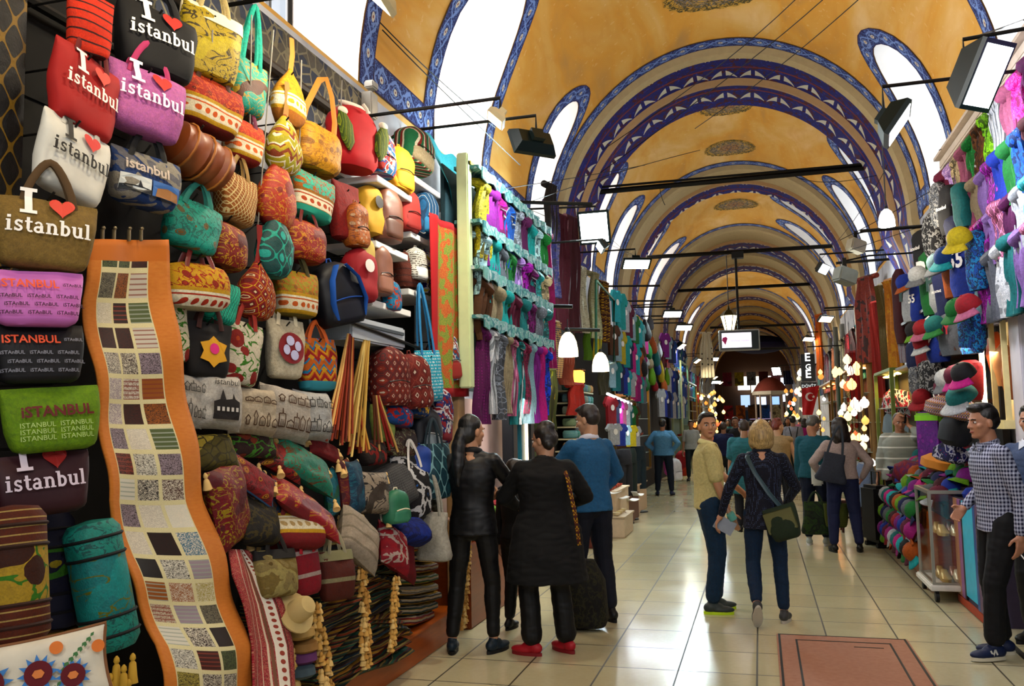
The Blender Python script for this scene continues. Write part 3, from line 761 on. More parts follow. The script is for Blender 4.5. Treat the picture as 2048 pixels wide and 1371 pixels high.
BAGS = [
 # builder, x, y, w, h, X, yaw, tilt, material, handle material, name, category, label, extra
 ('tote', 180, 50, 84, 128, -2.42, 25, 4, C('hstripe', 'e03212', '3a0c08', sc=2.6), None, 'tote_bag', 'bag', 'bright orange-red bag with thin black bands at top left of the bag wall', {}),
 ('tote', 312, 88, 150, 140, -2.45, 25, 4, plain('0a0a0c'), plain('0a0a0c'), 'tote_bag', 'bag', 'black tote bag printed I heart istanbul in white letters', {'ist': 'e8e4dc', 'hl': .12}),
 ('tote', 420, 92, 116, 148, -2.5, 25, 6, C('brocade', 'b8a03e', '3a3010', 'c8b65c', sc=.8), C('plain', 'e8d8a8', 'b8a070'), 'tote_bag', 'bag', 'olive gold tote bag with black swirls and braided rope handles', {'top': 'ecdcae'}),
 ('tote', 168, 188, 118, 165, -2.42, 2, 10, plain('961210'), plain('5c0a0a'), 'tote_bag', 'bag', 'dark red tote bag printed I heart istanbul, left of the pink one', {'ist': 'e8e0d8', 'hl': .14, 'heart': 'e03828', 'd': .09}),
 ('tote', 290, 208, 148, 135, -2.42, 22, 6, C('plain', 'b878b8', 'd890b4'), plain('a02858'), 'tote_bag', 'bag', 'pink and violet tote bag printed I heart istanbul', {'ist': 'f4e8f0', 'hl': .14}),
 ('tote', 418, 212, 124, 110, -2.48, 20, 8, C('band', 'a82a18', '6a1408', 'd8602c', z0=-.03, sc=1.3), plain('402010'), 'tote_bag', 'bag', 'wide red carpet-woven bag with cream rosette band under the olive tote', {}),
 ('tote', 494, 178, 70, 118, -2.52, 20, 8, C('brocade', '2a9c86', 'b89a50', '54301c', sc=.9), C('plain', '58c0a8', '30806c'), 'tote_bag', 'bag', 'turquoise bag with one brown flower hanging by long knotted cords', {'hl': .34, 'd': .13}),
 ('tote', 145, 322, 128, 155, -2.4, 6, 12, plain('c8c6bc'), plain('b8b4a8'), 'tote_bag', 'bag', 'white tote bag printed I heart istanbul in black letters', {'ist': '141210', 'hl': .12, 'd': .09}),
 ('tote', 288, 362, 132, 108, -2.42, 22, 6, C('camo', '6a6a70', '9a9488', '384870', 'b8b4a8', sc=.7), plain('141414'), 'tote_bag', 'bag', 'glossy grey tote with city photo panels and faint istanbul wording', {'photo': 1, 'hl': .12}),
 ('cyl', 395, 315, 108, 96, -2.45, 15, 18, LE('7a3a12'), LE('a06020'), 'barrel_bag', 'bag', 'round brown leather duffel with tan straps', {}),
 ('tote', 487, 285, 70, 88, -2.5, 20, 8, C('band', 'c03c28', '8a1c10', 'e07040', z0=-.01, sc=1.6), plain('5a1030'), 'tote_bag', 'bag', 'small coral red bag with cream rosette band, beside hanging green hobo', {'d': .12}),
 ('tote', 470, 398, 72, 102, -2.48, 12, 10, C('lattice', '9a5a28', 'e2d0a0', sc=3), plain('8a6a34'), 'tote_bag', 'bag', 'cream squared bag with brown cross lines', {'d': .13}),
 ('tote', 92, 470, 188, 140, -2.36, 38, 2, C('plain', '9a8258', '7a6440'), plain('4a3418'), 'tote_bag', 'bag', 'large khaki tote bag printed I heart istanbul in white', {'ist': 'f0ece4', 'hl': .14, 'heart': 'd04030'}),
 ('tote', 384, 452, 106, 102, -2.46, 20, 14, C('floral', '30a08c', '7a5a28', '206c60', sc=1.0), plain('206c60'), 'tote_bag', 'bag', 'turquoise floral bag with golden brown blossoms', {}),
 ('barrel', 453, 492, 66, 92, -2.47, 15, 8, C('brocade', '8a1a0c', 'd0a040', '5c0c08', sc=1.2), None, 'shoulder_bag', 'bag', 'dark red shiny bag below the cream squared bag', {}),
 ('tote', 74, 598, 168, 110, -2.36, 35, -2, plain('c068b4', .5), None, 'pouch_bag', 'bag', 'pink quilted bag covered with small ISTANBUL words', {'words': ('e0502c', '3a1028')}),
 ('tote', 78, 708, 162, 118, -2.37, 35, -2, plain('0c0a0e', .6), None, 'pouch_bag', 'bag', 'black bag with orange ISTANBUL lettering and small pale words', {'words': ('e0502c', '7a7a84')}),
 ('tote', 104, 838, 178, 128, -2.34, 32, -4, C('plain', '86a83c', '5c8428'), None, 'pouch_bag', 'bag', 'lime green bag with dark red ISTANBUL wording', {'green': 1}),
 ('tote', 84, 968, 176, 122, -2.36, 32, -4, plain('2c0610', .6), None, 'tote_bag', 'bag', 'dark maroon bag printed I heart istanbul below the lime green bag', {'ist': 'cfc0cc', 'heart': '8a1410'}),
 ('barrel', 392, 572, 122, 92, -2.45, 25, 0, C('band', 'd8a850', '8a1c10', 'b03018', z0=-.05, sc=1.0), LE('6a1408'), 'shoulder_bag', 'bag', 'red and gold dome bag with wide golden band', {}),
 ('tote', 438, 603, 72, 88, -2.48, 15, 10, C('lattice', '48c0a0', '0c5a54', sc=3.4), None, 'tote_bag', 'bag', 'deep teal bag with bright green embroidered outlines', {'d': .1}),
 ('hobo', 512, 580, 74, 118, -2.46, 15, 6, C('diamond', '9a1c14', 'e8d8b0', '701010', 'd8b060', sc=2.2), plain('7a1410'), 'shoulder_bag', 'bag', 'red bag with cream and gold patchwork panels', {}),
 ('tote', 592, 588, 84, 92, -2.47, 22, 2, C('band', '9a8c28', '6a5a14', 'c86030', z0=-.035, sc=1.4), plain('3a3410'), 'tote_bag', 'bag', 'yellow olive bag with white flower band and dark handles', {'d': .13}),
 ('hobo', 550, 486, 68, 142, -2.44, 18, 6, C('ogee', '0c4a48', '38b098', '48b8a8', sc=2), plain('2a7a3c'), 'shoulder_bag', 'bag', 'long turquoise bag with dark scale-like outlines', {}),
 ('barrel', 606, 482, 78, 84, -2.48, 20, 4, C('brocade', 'a02010', 'd89850', '7a140c', sc=1.3), plain('5a100c'), 'shoulder_bag', 'bag', 'squat red brocade bag with orange curls', {}),
 ('hobo', 554, 385, 72, 150, -2.46, 15, 6, C('brocade', 'b83414', 'd89030', '8a1c0c', sc=1.1), plain('7a1c10'), 'shoulder_bag', 'bag', 'orange red teardrop bag with gold leaves', {'hl': .1}),
 ('tote', 624, 395, 82, 92, -2.48, 20, 10, C('band', '64b8a0', 'c07838', 'b84a28', 'a06828', z0=-.02, sc=1.3), None, 'tote_bag', 'bag', 'mint and brown bag with rosette stripe and green base', {'base': '1c8c74', 'd': .14}),
 ('hobo', 568, 288, 66, 124, -2.46, 15, 6, C('kilim', 'a8a050', 'f0e6cc', '8a3c1c', 'c0a850', sc=.9), plain('8a6028'), 'shoulder_bag', 'bag', 'green and white striped woven teardrop bag', {'hl': .2}),
 ('hobo', 578, 196, 62, 122, -2.5, 15, 6, C('band', 'd09038', 'a8641c', 'e0b060', z0=-.02, sc=1.3), plain('b07028'), 'shoulder_bag', 'bag', 'highest orange teardrop bag with white rosette band', {'hl': .2}),
 ('barrel', 632, 298, 82, 100, -2.5, 20, 8, C('floral', 'dca048', '8a5a24', 'b07830', sc=1), None, 'shoulder_bag', 'bag', 'golden floral bag on a broad tan strap', {'longstrap': 'b87828'}),
 ('pack', 703, 276, 80, 132, -2.52, 18, 0, plain('a81018', .8), None, 'backpack', 'backpack', 'red cloth backpack with green striped side wings', {'wings': 1, 'sm': 'e0d4c0'}),
 ('pack', 762, 308, 44, 92, -2.5, 15, 4, C('camo', '3a6a9c', 'b84038', 'e8e0d0', '3a88a8', sc=1.6), C('camo', 'a83028', 'e8e0d0', '2a4a8c', 'a83028', sc=2), 'backpack', 'backpack', 'blue backpack with red and white pattern, on the top white shelf', {}),
 ('pack', 797, 338, 46, 92, -2.47, 15, 4, plain('d8920c'), plain('c0820c'), 'backpack', 'backpack', 'marigold yellow backpack hanging in front of the top shelf', {}),
 ('pack', 828, 300, 62, 84, -2.6, 10, 12, C('stripe', '0c6a3c', 'e8e0c8', '8a2418', 'e8e0c8', sc=.5), C('plain', 'd8ccb0', 'a89878'), 'backpack', 'backpack', 'green, white and red backpack at top right of the bag wall', {}),
 ('tote', 690, 425, 54, 118, -2.52, 12, 2, C('plain', '9c2c28', '701c1c'), None, 'tote_bag', 'bag', 'plain brick red cloth bag left of the yellow backpack', {'d': .12}),
 ('pack', 712, 450, 38, 90, -2.46, 12, 0, C('floral', 'b87048', 'e0c0a0', '7a3c24', sc=1.6), C('floral', 'c88058', 'e0c0a0', '8a4c34', sc=2), 'backpack', 'backpack', 'small salmon patterned backpack in front of brick red bag', {}),
 ('pack', 738, 420, 46, 100, -2.52, 12, 0, plain('b88c1c'), None, 'backpack', 'backpack', 'mustard backpack with a black round badge', {'badge': '141414'}),
 ('pack', 774, 428, 46, 112, -2.46, 14, 2, LE('6a3a24'), LE('54301c'), 'backpack', 'backpack', 'brown leather backpack hanging below the upper white shelf edge', {}),
 ('pack', 812, 420, 42, 88, -2.5, 12, 0, plain('98221c'), plain('7a1814'), 'backpack', 'backpack', 'crimson backpack on the second white shelf', {}),
 ('pack', 850, 428, 40, 92, -2.5, 12, 0, C('stripe', '1c5c8c', 'e8e8e0', '143c60', '1c5c8c', sc=1.4), plain('1c6c9c'), 'backpack', 'backpack', 'blue and white striped backpack by the red shawl', {}),
 ('pack', 728, 498, 28, 46, -2.45, 12, 0, plain('b8a050'), None, 'backpack', 'backpack', 'tiny straw yellow pouch above the red badge backpack', {}),
 ('pack', 720, 548, 54, 108, -2.46, 18, 2, plain('8a0c18'), None, 'backpack', 'backpack', 'red backpack with a white round badge', {'badge': 'd8d0c8'}),
 ('pack', 760, 540, 38, 100, -2.44, 14, 2, LE('74442c'), LE('8a5840'), 'backpack', 'backpack', 'rust brown backpack hanging by the white drawer box', {}),
 ('pack', 784, 590, 26, 60, -2.43, 12, 2, C('camo', '2c6c94', '3c8cb4', 'c04020', '1c4c74', sc=2), None, 'backpack', 'backpack', 'small blue pouch with orange top', {}),
 ('pack', 812, 540, 40, 72, -2.52, 10, 0, C('hstripe', '5c2414', '3c1408', sc=2), None, 'backpack', 'backpack', 'dark brown ribbed bag on the third shelf', {}),
 ('pack', 832, 528, 36, 66, -2.46, 10, 0, C('lines', 'd8d8d0', '605850', sc=1), plain('d0d0c8'), 'backpack', 'backpack', 'white printed pouch hanging on third shelf edge', {}),
 ('pack', 850, 545, 32, 88, -2.5, 10, 0, C('camo', 'd8b81c', 'e8e0d0', '3a2c7c', 'd8b81c', sc=1.5), None, 'backpack', 'backpack', 'yellow and white backpack beside the red shawl', {}),
 ('pack', 672, 588, 92, 128, -2.44, 25, -14, plain('060810', .5), plain('0a0c18', .5), 'backpack', 'backpack', 'black sports backpack with bright blue straps', {'sm': '1c4ca0', 'bluefront': 1}),
 ('tote', 352, 668, 44, 110, -2.5, 15, 0, C('suzani', 'ded4bc', '8a1c14', '2c5c8c', '6a8c3c', sc=1.6), None, 'tote_bag', 'bag', 'cream bag with red and blue flowers beside the patchwork runner', {}),
 ('tote', 414, 700, 88, 112, -2.46, 22, 4, plain('0c0808'), plain('3a1810'), 'tote_bag', 'bag', 'black bag with yellow and magenta beaded flower', {'bead': 1}),
 ('tote', 482, 706, 74, 128, -2.46, 18, 10, C('suzani', 'd8d0bc', '8a1c14', 'b8481c', 'b8a03c', sc=1.3), plain('8a2418'), 'tote_bag', 'bag', 'cream embroidered tote with large red tulip, left one of two', {'hl': .12}),
 ('tote', 570, 698, 72, 118, -2.5, 20, 2, C('plain', 'd8d0bc', 'c8bea4'), plain('d0c4a4'), 'tote_bag', 'bag', 'cream tote with a round dark red four-petal medallion', {'medal': 1}),
 ('tote', 634, 728, 74, 104, -2.5, 22, 0, C('kilim', 'c8641c', '4c88b0', '9c2c2c', 'd8a03c', sc=.8), plain('c85a20'), 'tote_bag', 'bag', 'orange and sky blue patched tote with curved handles', {'hl': .1, 'base': '2a8090'}),
 ('pack', 778, 752, 66, 118, -2.42, 20, 0, C('diamond', '6a1c18', 'c8b8a8', '8a3020', '2c2020', sc=1.8), C('diamond', '7a2418', 'd0c0b0', '8a3020', '2c2020', sc=2), 'backpack', 'backpack', 'maroon kilim backpack with small diamonds, left of a pair', {}),
 ('pack', 824, 762, 60, 110, -2.36, 22, -6, C('diamond', '74302c', 'd8c8b8', '5c1c18', '8a5048', sc=1.2), C('diamond', '74302c', 'd8c8b8', '5c1c18', '8a5048', sc=1.4), 'backpack', 'backpack', 'maroon kilim backpack with large crossed diamond, right of a pair', {}),
 ('tote', 857, 752, 50, 104, -2.36, 18, -4, C('lines', '50a8c0', 'd8ecf0', sc=.7), plain('1c6c9c'), 'tote_bag', 'bag', 'light blue tote covered with white writing on a long blue strap', {'hl': .5}),
 ('pack', 890, 712, 44, 100, -2.42, 15, -6, C('camo', '8a2c24', 'e0e0dc', '1c6090', 'b84030', sc=1.5), plain('8a2018'), 'backpack', 'backpack', 'red, white and blue backpack overlapping the red shawl', {}),
]
def words(surf, root, w, h, c1, c2):
    q = text_polys('ISTANBUL', w * .62, -w * .42, h * .16, .02); put_print('lettering', q, surf, plain(c1, .6, var=.05), root)
    ps = []
    for r in range(3):
        for k in range(3): ps += text_polys('iSTAnBUL', w * .25, -w * .44 + k * w * .3 + (r % 2) * .02, h * (-.03 - .15 * r), .02)
    ps += text_polys('iSTAnBUL', w * .22, w * .24, h * .2, .02)
    put_print('lettering', ps, surf, plain(c2, .6, var=.05), root)
def make_bag(kind, x, y, w, h, X, yaw, tilt, mat, hm, nm, cat, label, ex, side=-1):
    p, a, W, Hh = at(x, y, X, yaw, w, h, side)
    root = thing(nm, label, cat, p, a)
    root.rotation_euler = (R(ex.get('lean', -3)), R(tilt) * (1 if side < 0 else -1), a)
    if kind == 'tote':
        surf = b_tote(root, W, Hh, mat, hm, ex.get('d'), ex.get('hl'), band=plain(ex['base']) if 'base' in ex else None)
        if 'top' in ex:
            t = MB(); t.loft([(Hh * .3, W * .505, W * .13), (Hh * .44, W * .51, W * .085), (Hh * .51, W * .5, W * .05)], 28, 3.2); t.build('top_band', plain(ex['top']), root)
    elif kind == 'hobo': surf = b_hobo(root, W, Hh, mat, hm, hl=ex.get('hl', .2))
    elif kind == 'barrel': surf = b_barrel(root, W, Hh, mat, hm)
    elif kind == 'cyl': surf = b_cyl(root, W, Hh, mat, hm)
    elif kind == 'pack': surf = b_pack(root, W, Hh, mat, hm, plain(ex['sm']) if 'sm' in ex else None)
    if 'ist' in ex: istanbul(root, surf, W, Hh, ex['ist'], ex.get('heart', 'c4241c'))
    if 'words' in ex: words(surf, root, W, Hh, *ex['words'])
    if 'green' in ex:
        put_print('lettering', text_polys('iSTANBUL', W * .72, -W * .34, Hh * .04, .03), surf, plain('5c1414', .6), root)
        ps = []
        for r in range(3): ps += text_polys('ISTANBUL  ISTANBUL', W * .72, -W * .36, -Hh * (.12 + .1 * r), 0)
        put_print('lettering', ps, surf, plain('a8c070', .6), root)
    if 'photo' in ex:
        put_print('lettering', text_polys('istanbul', W * .6, -W * .36, Hh * .06, .02), surf, plain('b8a898', .5), root)
        for cx_, c_ in ((-.22, 'c8ccc8'), (.2, '3c68a8')):
            put_print('photo_panel', [[Vector((W * (cx_ - .2), -Hh * .36)), Vector((W * (cx_ + .2), -Hh * .36)), Vector((W * (cx_ + .2), -Hh * .06)), Vector((W * (cx_ - .2), -Hh * .06))]], surf, plain(c_, .4), root, .006)
        sky_ = [Vector((-W * .42, -Hh * .36)), Vector((-W * .02, -Hh * .36)), Vector((-W * .02, -Hh * .28)), Vector((-W * .14, -Hh * .26)), Vector((-W * .18, -Hh * .14)), Vector((-W * .2, -Hh * .26)), Vector((-W * .42, -Hh * .28))]
        put_print('photo_panel', [sky_], surf, plain('202428', .4), root, .009)
        put_print('photo_panel', [[Vector((W * .04, -Hh * .36)), Vector((W * .38, -Hh * .36)), Vector((W * .36, -Hh * .2)), Vector((W * .2, -Hh * .16)), Vector((W * .06, -Hh * .2))]], surf, plain('9a6a3c', .4), root, .009)
    if 'badge' in ex:
        put_print('badge', [[Vector((W * .17 * cos(t * pi / 8), Hh * .12 + W * .17 * sin(t * pi / 8))) for t in range(16)]], surf, plain(ex['badge'], .5), root)
    if 'wings' in ex:
        for s in (-1, 1):
            q = MB(); q.loft([(-Hh * .34, W * .02, .008, s * W * .38), (-Hh * .2, W * .15, .018, s * W * .4), (Hh * .05, W * .18, .02, s * W * .46), (Hh * .22, W * .08, .012, s * W * .52)], 12, 2.2)
            o = q.build('side_pocket', C('stripe', '5a6a2c', '9aa048', '3c4c20', '7a8a3c', sc=2), root); o.location = (0, -W * .3, 0)
            q = MB(); q.ell((s * W * .5, -W * .3, Hh * .24), (W * .11, .02, Hh * .06)); q.build('bow', plain('d8ccb4'), root)
        q = MB(); q.ell((0, -W * .1, Hh * .47), (W * .4, .03, .02)); q.tube([(0, -W * .3, Hh * .46), (.02, -W * .34, Hh * .38), (.03, -W * .33, Hh * .33)], .012, 6); q.build('drawcord', plain('e0d4c0'), root)
    if 'bluefront' in ex:
        for s in (-1, 1):
            q = MB(); q.tube([(s * W * .1, -W * .3, Hh * .42), (s * W * .28, -W * .34, Hh * .2), (s * W * .36, -W * .33, -Hh * .15), (s * W * .3, -W * .25, -Hh * .4)], .016, 6, flat=(1.5, .4)); q.build('strap', plain('2458b0', .5), root)
    if 'longstrap' in ex:
        q = MB(); q.tube([(-W * .38, 0, Hh * .3), (-W * .3, 0, Hh * .8), (-W * .05, 0, Hh * 1.5), (W * .12, 0, Hh * 1.62), (W * .28, 0, Hh * 1.3), (W * .4, 0, Hh * .75), (W * .4, 0, Hh * .3)], .018, 6, flat=(1.2, .35)); q.build('strap', plain(ex['longstrap']), root)
    if 'bead' in ex:
        zc_ = Hh * .0
        put_print('embroidery', [[Vector((W * .22 * cos(t * pi / 6) * (1 + .5 * (t % 2)), zc_ - Hh * .05 + Hh * .22 * sin(t * pi / 6) * (1 + .3 * (t % 2)))) for t in range(12)]], surf, plain('c8901c'), root)
        put_print('embroidery', [[Vector((W * .1 * cos(t * pi / 6), zc_ + Hh * .1 * sin(t * pi / 6))) for t in range(12)]], surf, plain('c82870'), root, .008)
    if 'medal' in ex:
        put_print('embroidery', [[Vector((W * .34 * cos(t * pi / 12), Hh * .0 + W * .34 * sin(t * pi / 12))) for t in range(24)]], surf, plain('74141c'), root)
        pet = []
        for k in range(4):
            a_ = k * pi / 2 + .3
            pet.append([Vector((cos(a_) * W * .16 + cos(t) * W * .11 * (1 if k % 2 else .8), sin(a_) * W * .16 + sin(t) * W * .11)) for t in [2 * pi * j / 12 for j in range(12)]])
        put_print('embroidery', pet, surf, plain('a8a8c8'), root, .008)
    return root, surf, W, Hh
for b in BAGS: make_bag(*b)

HOOKS = [o for o in bpy.data.objects if o.get('category') in ('bag', 'backpack')]
# ================================================================== left stall: board, rails, plinth, heap
ORD = 'first second third fourth fifth sixth seventh eighth ninth tenth eleventh twelfth thirteenth fourteenth fifteenth sixteenth seventeenth eighteenth nineteenth twentieth'.split()
b = MB(); b.box((-2.82, 4.2, 1.6), (.06, 5.4, 3.2)); 
o = b.build('display_board', plain('0c0a08', .9)); tag(o, 'black board behind the wall of hanging bags', 'board')
for hk in HOOKS:
    m = MB(); zt_ = hk.location.z + .12; m.tube([(-2.79, hk.location.y, zt_), (hk.location.x, hk.location.y, zt_), (hk.location.x + .03, hk.location.y, zt_ + .03)], .005, 5); m.build('hook', M_IRON, o)
b = MB(); b.box((-2.62, 4.15, .11), (.5, 5.0, .22), bev=.006); b.box((-2.60, 4.15, .226), (.54, 5.04, .012))
def wood(c1, c2, rough=.35, sc=1):
    k = ('wood', c1, c2, sc)
    if k not in MC:
        g = G('wood_' + str(len(MC)), rough, 0, .4); x, y, z = g.xyz()
        g.out(g.mix(g.noise(6 * sc, 4, g.comb(x * 3, y * .5, z * 6), .5), c1, c2)); MC[k] = g.mat
    return MC[k]
tag(b.build('wooden_plinth', wood('b4560c', '8a3a08')), 'glossy orange wooden plinth under the heaped cushions', 'plinth')
def bar(name, a, b_, r, mat, label, cat, group=None):
    m = MB(); m.tube([a, b_], r, 8); return tag(m.build(name, mat), label, cat, group)
bar('hanging_rail', (-2.72, 1.6, 3.36), (-2.72, 6.1, 3.36), .022, M_IRON, 'dark iron rail above the hanging bags', 'rail')
bar('hanging_rail', (-2.78, 2.2, 3.86), (-2.78, 6.0, 3.86), .03, plain('241a10', .6), 'brown wooden rail on the white wall above the bags', 'rail')
p = MB(); p.box((-2.86, 4.9, 3.95), (.05, 2.6, .5)); 
tag(p.build('painted_panel', C('batik', '5c5850', '3c4250', '8a8470', sc=.5)), 'old grey painted panel high behind the orange teardrop bags', 'panel')
b = MB(); b.box((-2.8, 2.4, 3.7), (.04, 1.9, 1.4)); tag(b.build('black_backing', plain('060505', .9)), 'black drape on the wall above the I heart istanbul bags', 'backing')  # flat black board added so this stretch of wall reads dark
# hanging cords
for i, (x, y0, y1) in enumerate([(547, 60, 500), (503, 30, 330), (425, 60, 200), (603, 120, 300), (684, 160, 260)]):
    a = PX(x, y0, -2.45); c = PX(x - (35 if i == 0 else 4), y1, -2.5)
    bar('cord', a, c, .004, plain('8a8478'), ['long pale cord slanting past the orange teardrop bags', 'thin cord over the turquoise bag', 'thin cord over the olive tote', 'thin cord above the golden floral bag', 'thin cord above the red winged backpack'][i], 'cord')
# dark patterned hanging at the far left
b = MB(); P0 = PX(0, -20, -2.5); 
b.slab(lambda u, v: Vector((-2.62 + .012 * sin(u * 22), 1.75 + u * .84, 1.9 + v * 1.9)), 30, 12, .006)
tag(b.build('patterned_hanging', C('ogee', '070504', '8a6a2c', '0c0805', sc=1.5)), 'black cloth with gold chain pattern hanging at the far left', 'hanging cloth')
# white shelves with brackets
def shelf(xa, ya, xb, yb, X, dpt, label, th=.045):
    a, c = PX(xa, ya, X), PX(xb, yb, X); z = (a.z + c.z) / 2
    m = MB(); m.box((X - dpt / 2, (a.y + c.y) / 2, z), (dpt, abs(c.y - a.y), th), bev=.004)
    root = tag(m.build('wall_shelf', plain('dcdcd8', .5, var=.03)), label, 'shelf', 'white shelves among the backpacks')
    return root
for q in [(755, 352, 824, 402, -2.42, .4, 'white shelf edge above the mustard and brown backpacks'), (822, 350, 880, 392, -2.45, .38, 'short white shelf beneath the green, white and red backpack'),
          (752, 482, 816, 520, -2.42, .4, 'white shelf edge above the round-badged red backpack'), (822, 466, 880, 500, -2.45, .38, 'white shelf beneath the blue and white striped backpack'),
          (818, 578, 874, 606, -2.45, .38, 'lowest right white shelf next to the red shawl'), (868, 398, 905, 412, -2.6, .3, 'small white shelf touching the top of the red shawl'),
          (745, 600, 822, 632, -2.44, .38, 'white shelf over the pale grey drawer box')]: shelf(*q)
a, c = PX(700, 615, -2.42), PX(808, 660, -2.42)
rt = thing('drawer_box', 'pale grey plastic drawer box under the backpack shelves', 'box', (-2.56, (a.y + c.y) / 2, a.z - .12))
m = MB(); m.box((0, 0, 0), (.3, abs(c.y - a.y), .15), bev=.012); m.build('body', plain('a8b0b8', .5, var=.03), rt)
m = MB(); m.box((.155, 0, .03), (.01, abs(c.y - a.y) * .9, .02)); m.build('handle_slot', plain('3c444c'), rt)
bar('hanging_rail', PX(690, 640, -2.4), PX(850, 700, -2.4), .012, M_IRON, 'thin iron rail carrying cord bundles and kilim backpacks', 'rail')
# pale blue wall board and awning by the window
m = MB(); m.slab(lambda u, v: Vector((-2.62 + .22 * v * (1 - u), 6.7 + u * .9, 4.1 - v * (.45 + .25 * u) + .04 * sin(u * 9))), 14, 8, .006)
tag(m.build('awning_cloth', C('plain', '6ab0bc', '3c8c98')), 'pale turquoise cloth awning near the wall lamp arms', 'awning')

# ---- orange bordered patchwork runner
def m_patch():
    g = G('patchwork_runner', .75); u, v, _ = g.xyz('UV')
    uu = (u - .12) / .67 * 3; vv = v * 20
    cell = g.comb(uu.fl(), vv.fl(), 0.); r = g.wn(cell); r2 = g.wn(g.comb(uu.fl() + 7.7, vv.fl(), 3.))
    c = g.ramp(r, [(0, '24100c'), (.16, '3a140e'), (.28, 'b4ac94'), (.38, '6a6450'), (.46, 'c8c4b4'), (.55, '4a5630'), (.62, '8a4a10'), (.68, '8c7c86'), (.76, '1a1416'), (.84, '1c5a74'), (.88, '9a8c3c'), (.93, 'b8b0a0')])
    pat = g.ramp(r2, [(0, '1a1210'), (.3, 'd4ccb8'), (.55, '7a3020'), (.75, '90988a')])
    n = g.noise(55, 2, g.comb(u, v * 8, r2), 1.0)
    st = ((v * 19 * 6 + r * 3).fr() < .3) * (r2 > .55)
    c = g.mix(((n - .5).abs() < .045) * (r2 < .6) + st * .8, c, pat)
    f = g.noise(300, 2)
    seam = ((uu.fr() - .5).abs() > .43).max((vv.fr() - .5).abs() > .41)
    c = g.mix(seam, c, g.mix(f, 'b8ac78', 'dcd4a8'))
    c = g.mix((u < .125).max(u > .785), c, g.mix(g.noise(8, 4, g.comb(u * 2, v * 30, 0.)), 'b05c10', 'c87c2c'))
    c = g.mix(v < .035, c, 'b4600f')
    g.bump(seam * .6 + g.noise(6, 2), .5, .01)
    return g.out(c)
KEY = [(480, 172, 326, -2.44), (600, 160, 340, -2.42), (700, 170, 350, -2.40), (800, 186, 369, -2.38), (900, 197, 388, -2.36), (1000, 212, 408, -2.33), (1110, 242, 448, -2.30), (1200, 275, 474, -2.26), (1290, 318, 503, -2.2), (1380, 334, 520, -2.16), (1460, 345, 530, -2.12)]
def interp(t):
    t *= len(KEY) - 1; i = min(int(t), len(KEY) - 2); t -= i; a, b_ = KEY[i], KEY[i + 1]
    return [a[k] + (b_[k] - a[k]) * t for k in range(4)]
m = MB()
def rf(u, v):
    y, xl, xr, X = interp(v)
    p = PX(xl + (xr - xl) * u, y + 10 * sin(u * 3.1) * v, X)
    p.x += .018 * sin(u * 7 + v * 5) + .012 * sin(v * 31 + u * 2)
    return p
m.grid(rf, 24, 90, uv=lambda u, v: (u, v)); rn = m.build('patchwork_runner', m_patch())
rn.modifiers.new('s', 'SOLIDIFY').thickness = .008; tag(rn, 'long orange bordered patchwork table runner clipped up at the left', 'table runner')
for i, x in enumerate((205, 228, 258, 282)):
    p = PX(x, 470, -2.42); m = MB(); m.box(p, (.014, .012, .05), bev=.003); m.ell(p + Vector((.004, 0, .028)), (.008, .008, .008), n=8, m=6)
    tag(m.build('clip', plain('8a7c60', .3, .8)), 'small metal clip, ' + ORD[i] + ' from left along the top of the patchwork runner', 'clip', 'clips on the patchwork runner')
# ---- red runner with white band
def m_redrun():
    g = G('red_woven_runner', .8); u, v, _ = g.xyz('UV')
    d, _2 = g.voro(9, g.comb(u * 3, v * 9, 0.)); c = g.mix(d < .3, '8a0c24', '5c0818'); c = g.mix((g.noise(12, 2, g.comb(u * 3, v * 9, 0.), .5) - .5).abs() < .03, c, 'a87058')
    for lo, hi, cc in ((.50, .54, 'c8b8a0'), (.56, .62, '6a4430'), (.64, .66, 'd8d0c0'), (.66, .84, 'd4ccbc'), (.86, .88, '4c2418'), (.36, .38, 'c0a890'), (0.18, .20, 'b0a090')):
        c = g.mix((u > lo) * (u < hi), c, cc)
    ros = (((u - .75) * 7).m('POWER', 2.0) + ((v * 26).fr() - .5).m('POWER', 2.0) * 1.0) < .09
    c = g.mix(ros, c, '8a3424'); return g.out(c)
KEY2 = [(1100, 458, 500, -2.34), (1150, 462, 540, -2.28), (1210, 482, 562, -2.24), (1290, 500, 580, -2.2), (1400, 508, 588, -2.12)]
m = MB()
def rf2(u, v):
    t = v * 4; i = min(int(t), 3); t -= i; a, b_ = KEY2[i], KEY2[i + 1]; y, xl, xr, X = [a[k] + (b_[k] - a[k]) * t for k in range(4)]
    p = PX(xl + (xr - xl) * u, y, X); p.x += .02 * sin(u * 6 + v * 3) - .01; return p
m.grid(rf2, 20, 40, uv=lambda u, v: (u, v)); rn = m.build('woven_runner', m_redrun()); rn.modifiers.new('s', 'SOLIDIFY').thickness = .01
tag(rn, 'crimson woven runner with white rosette band, right of the patchwork runner', 'table runner')

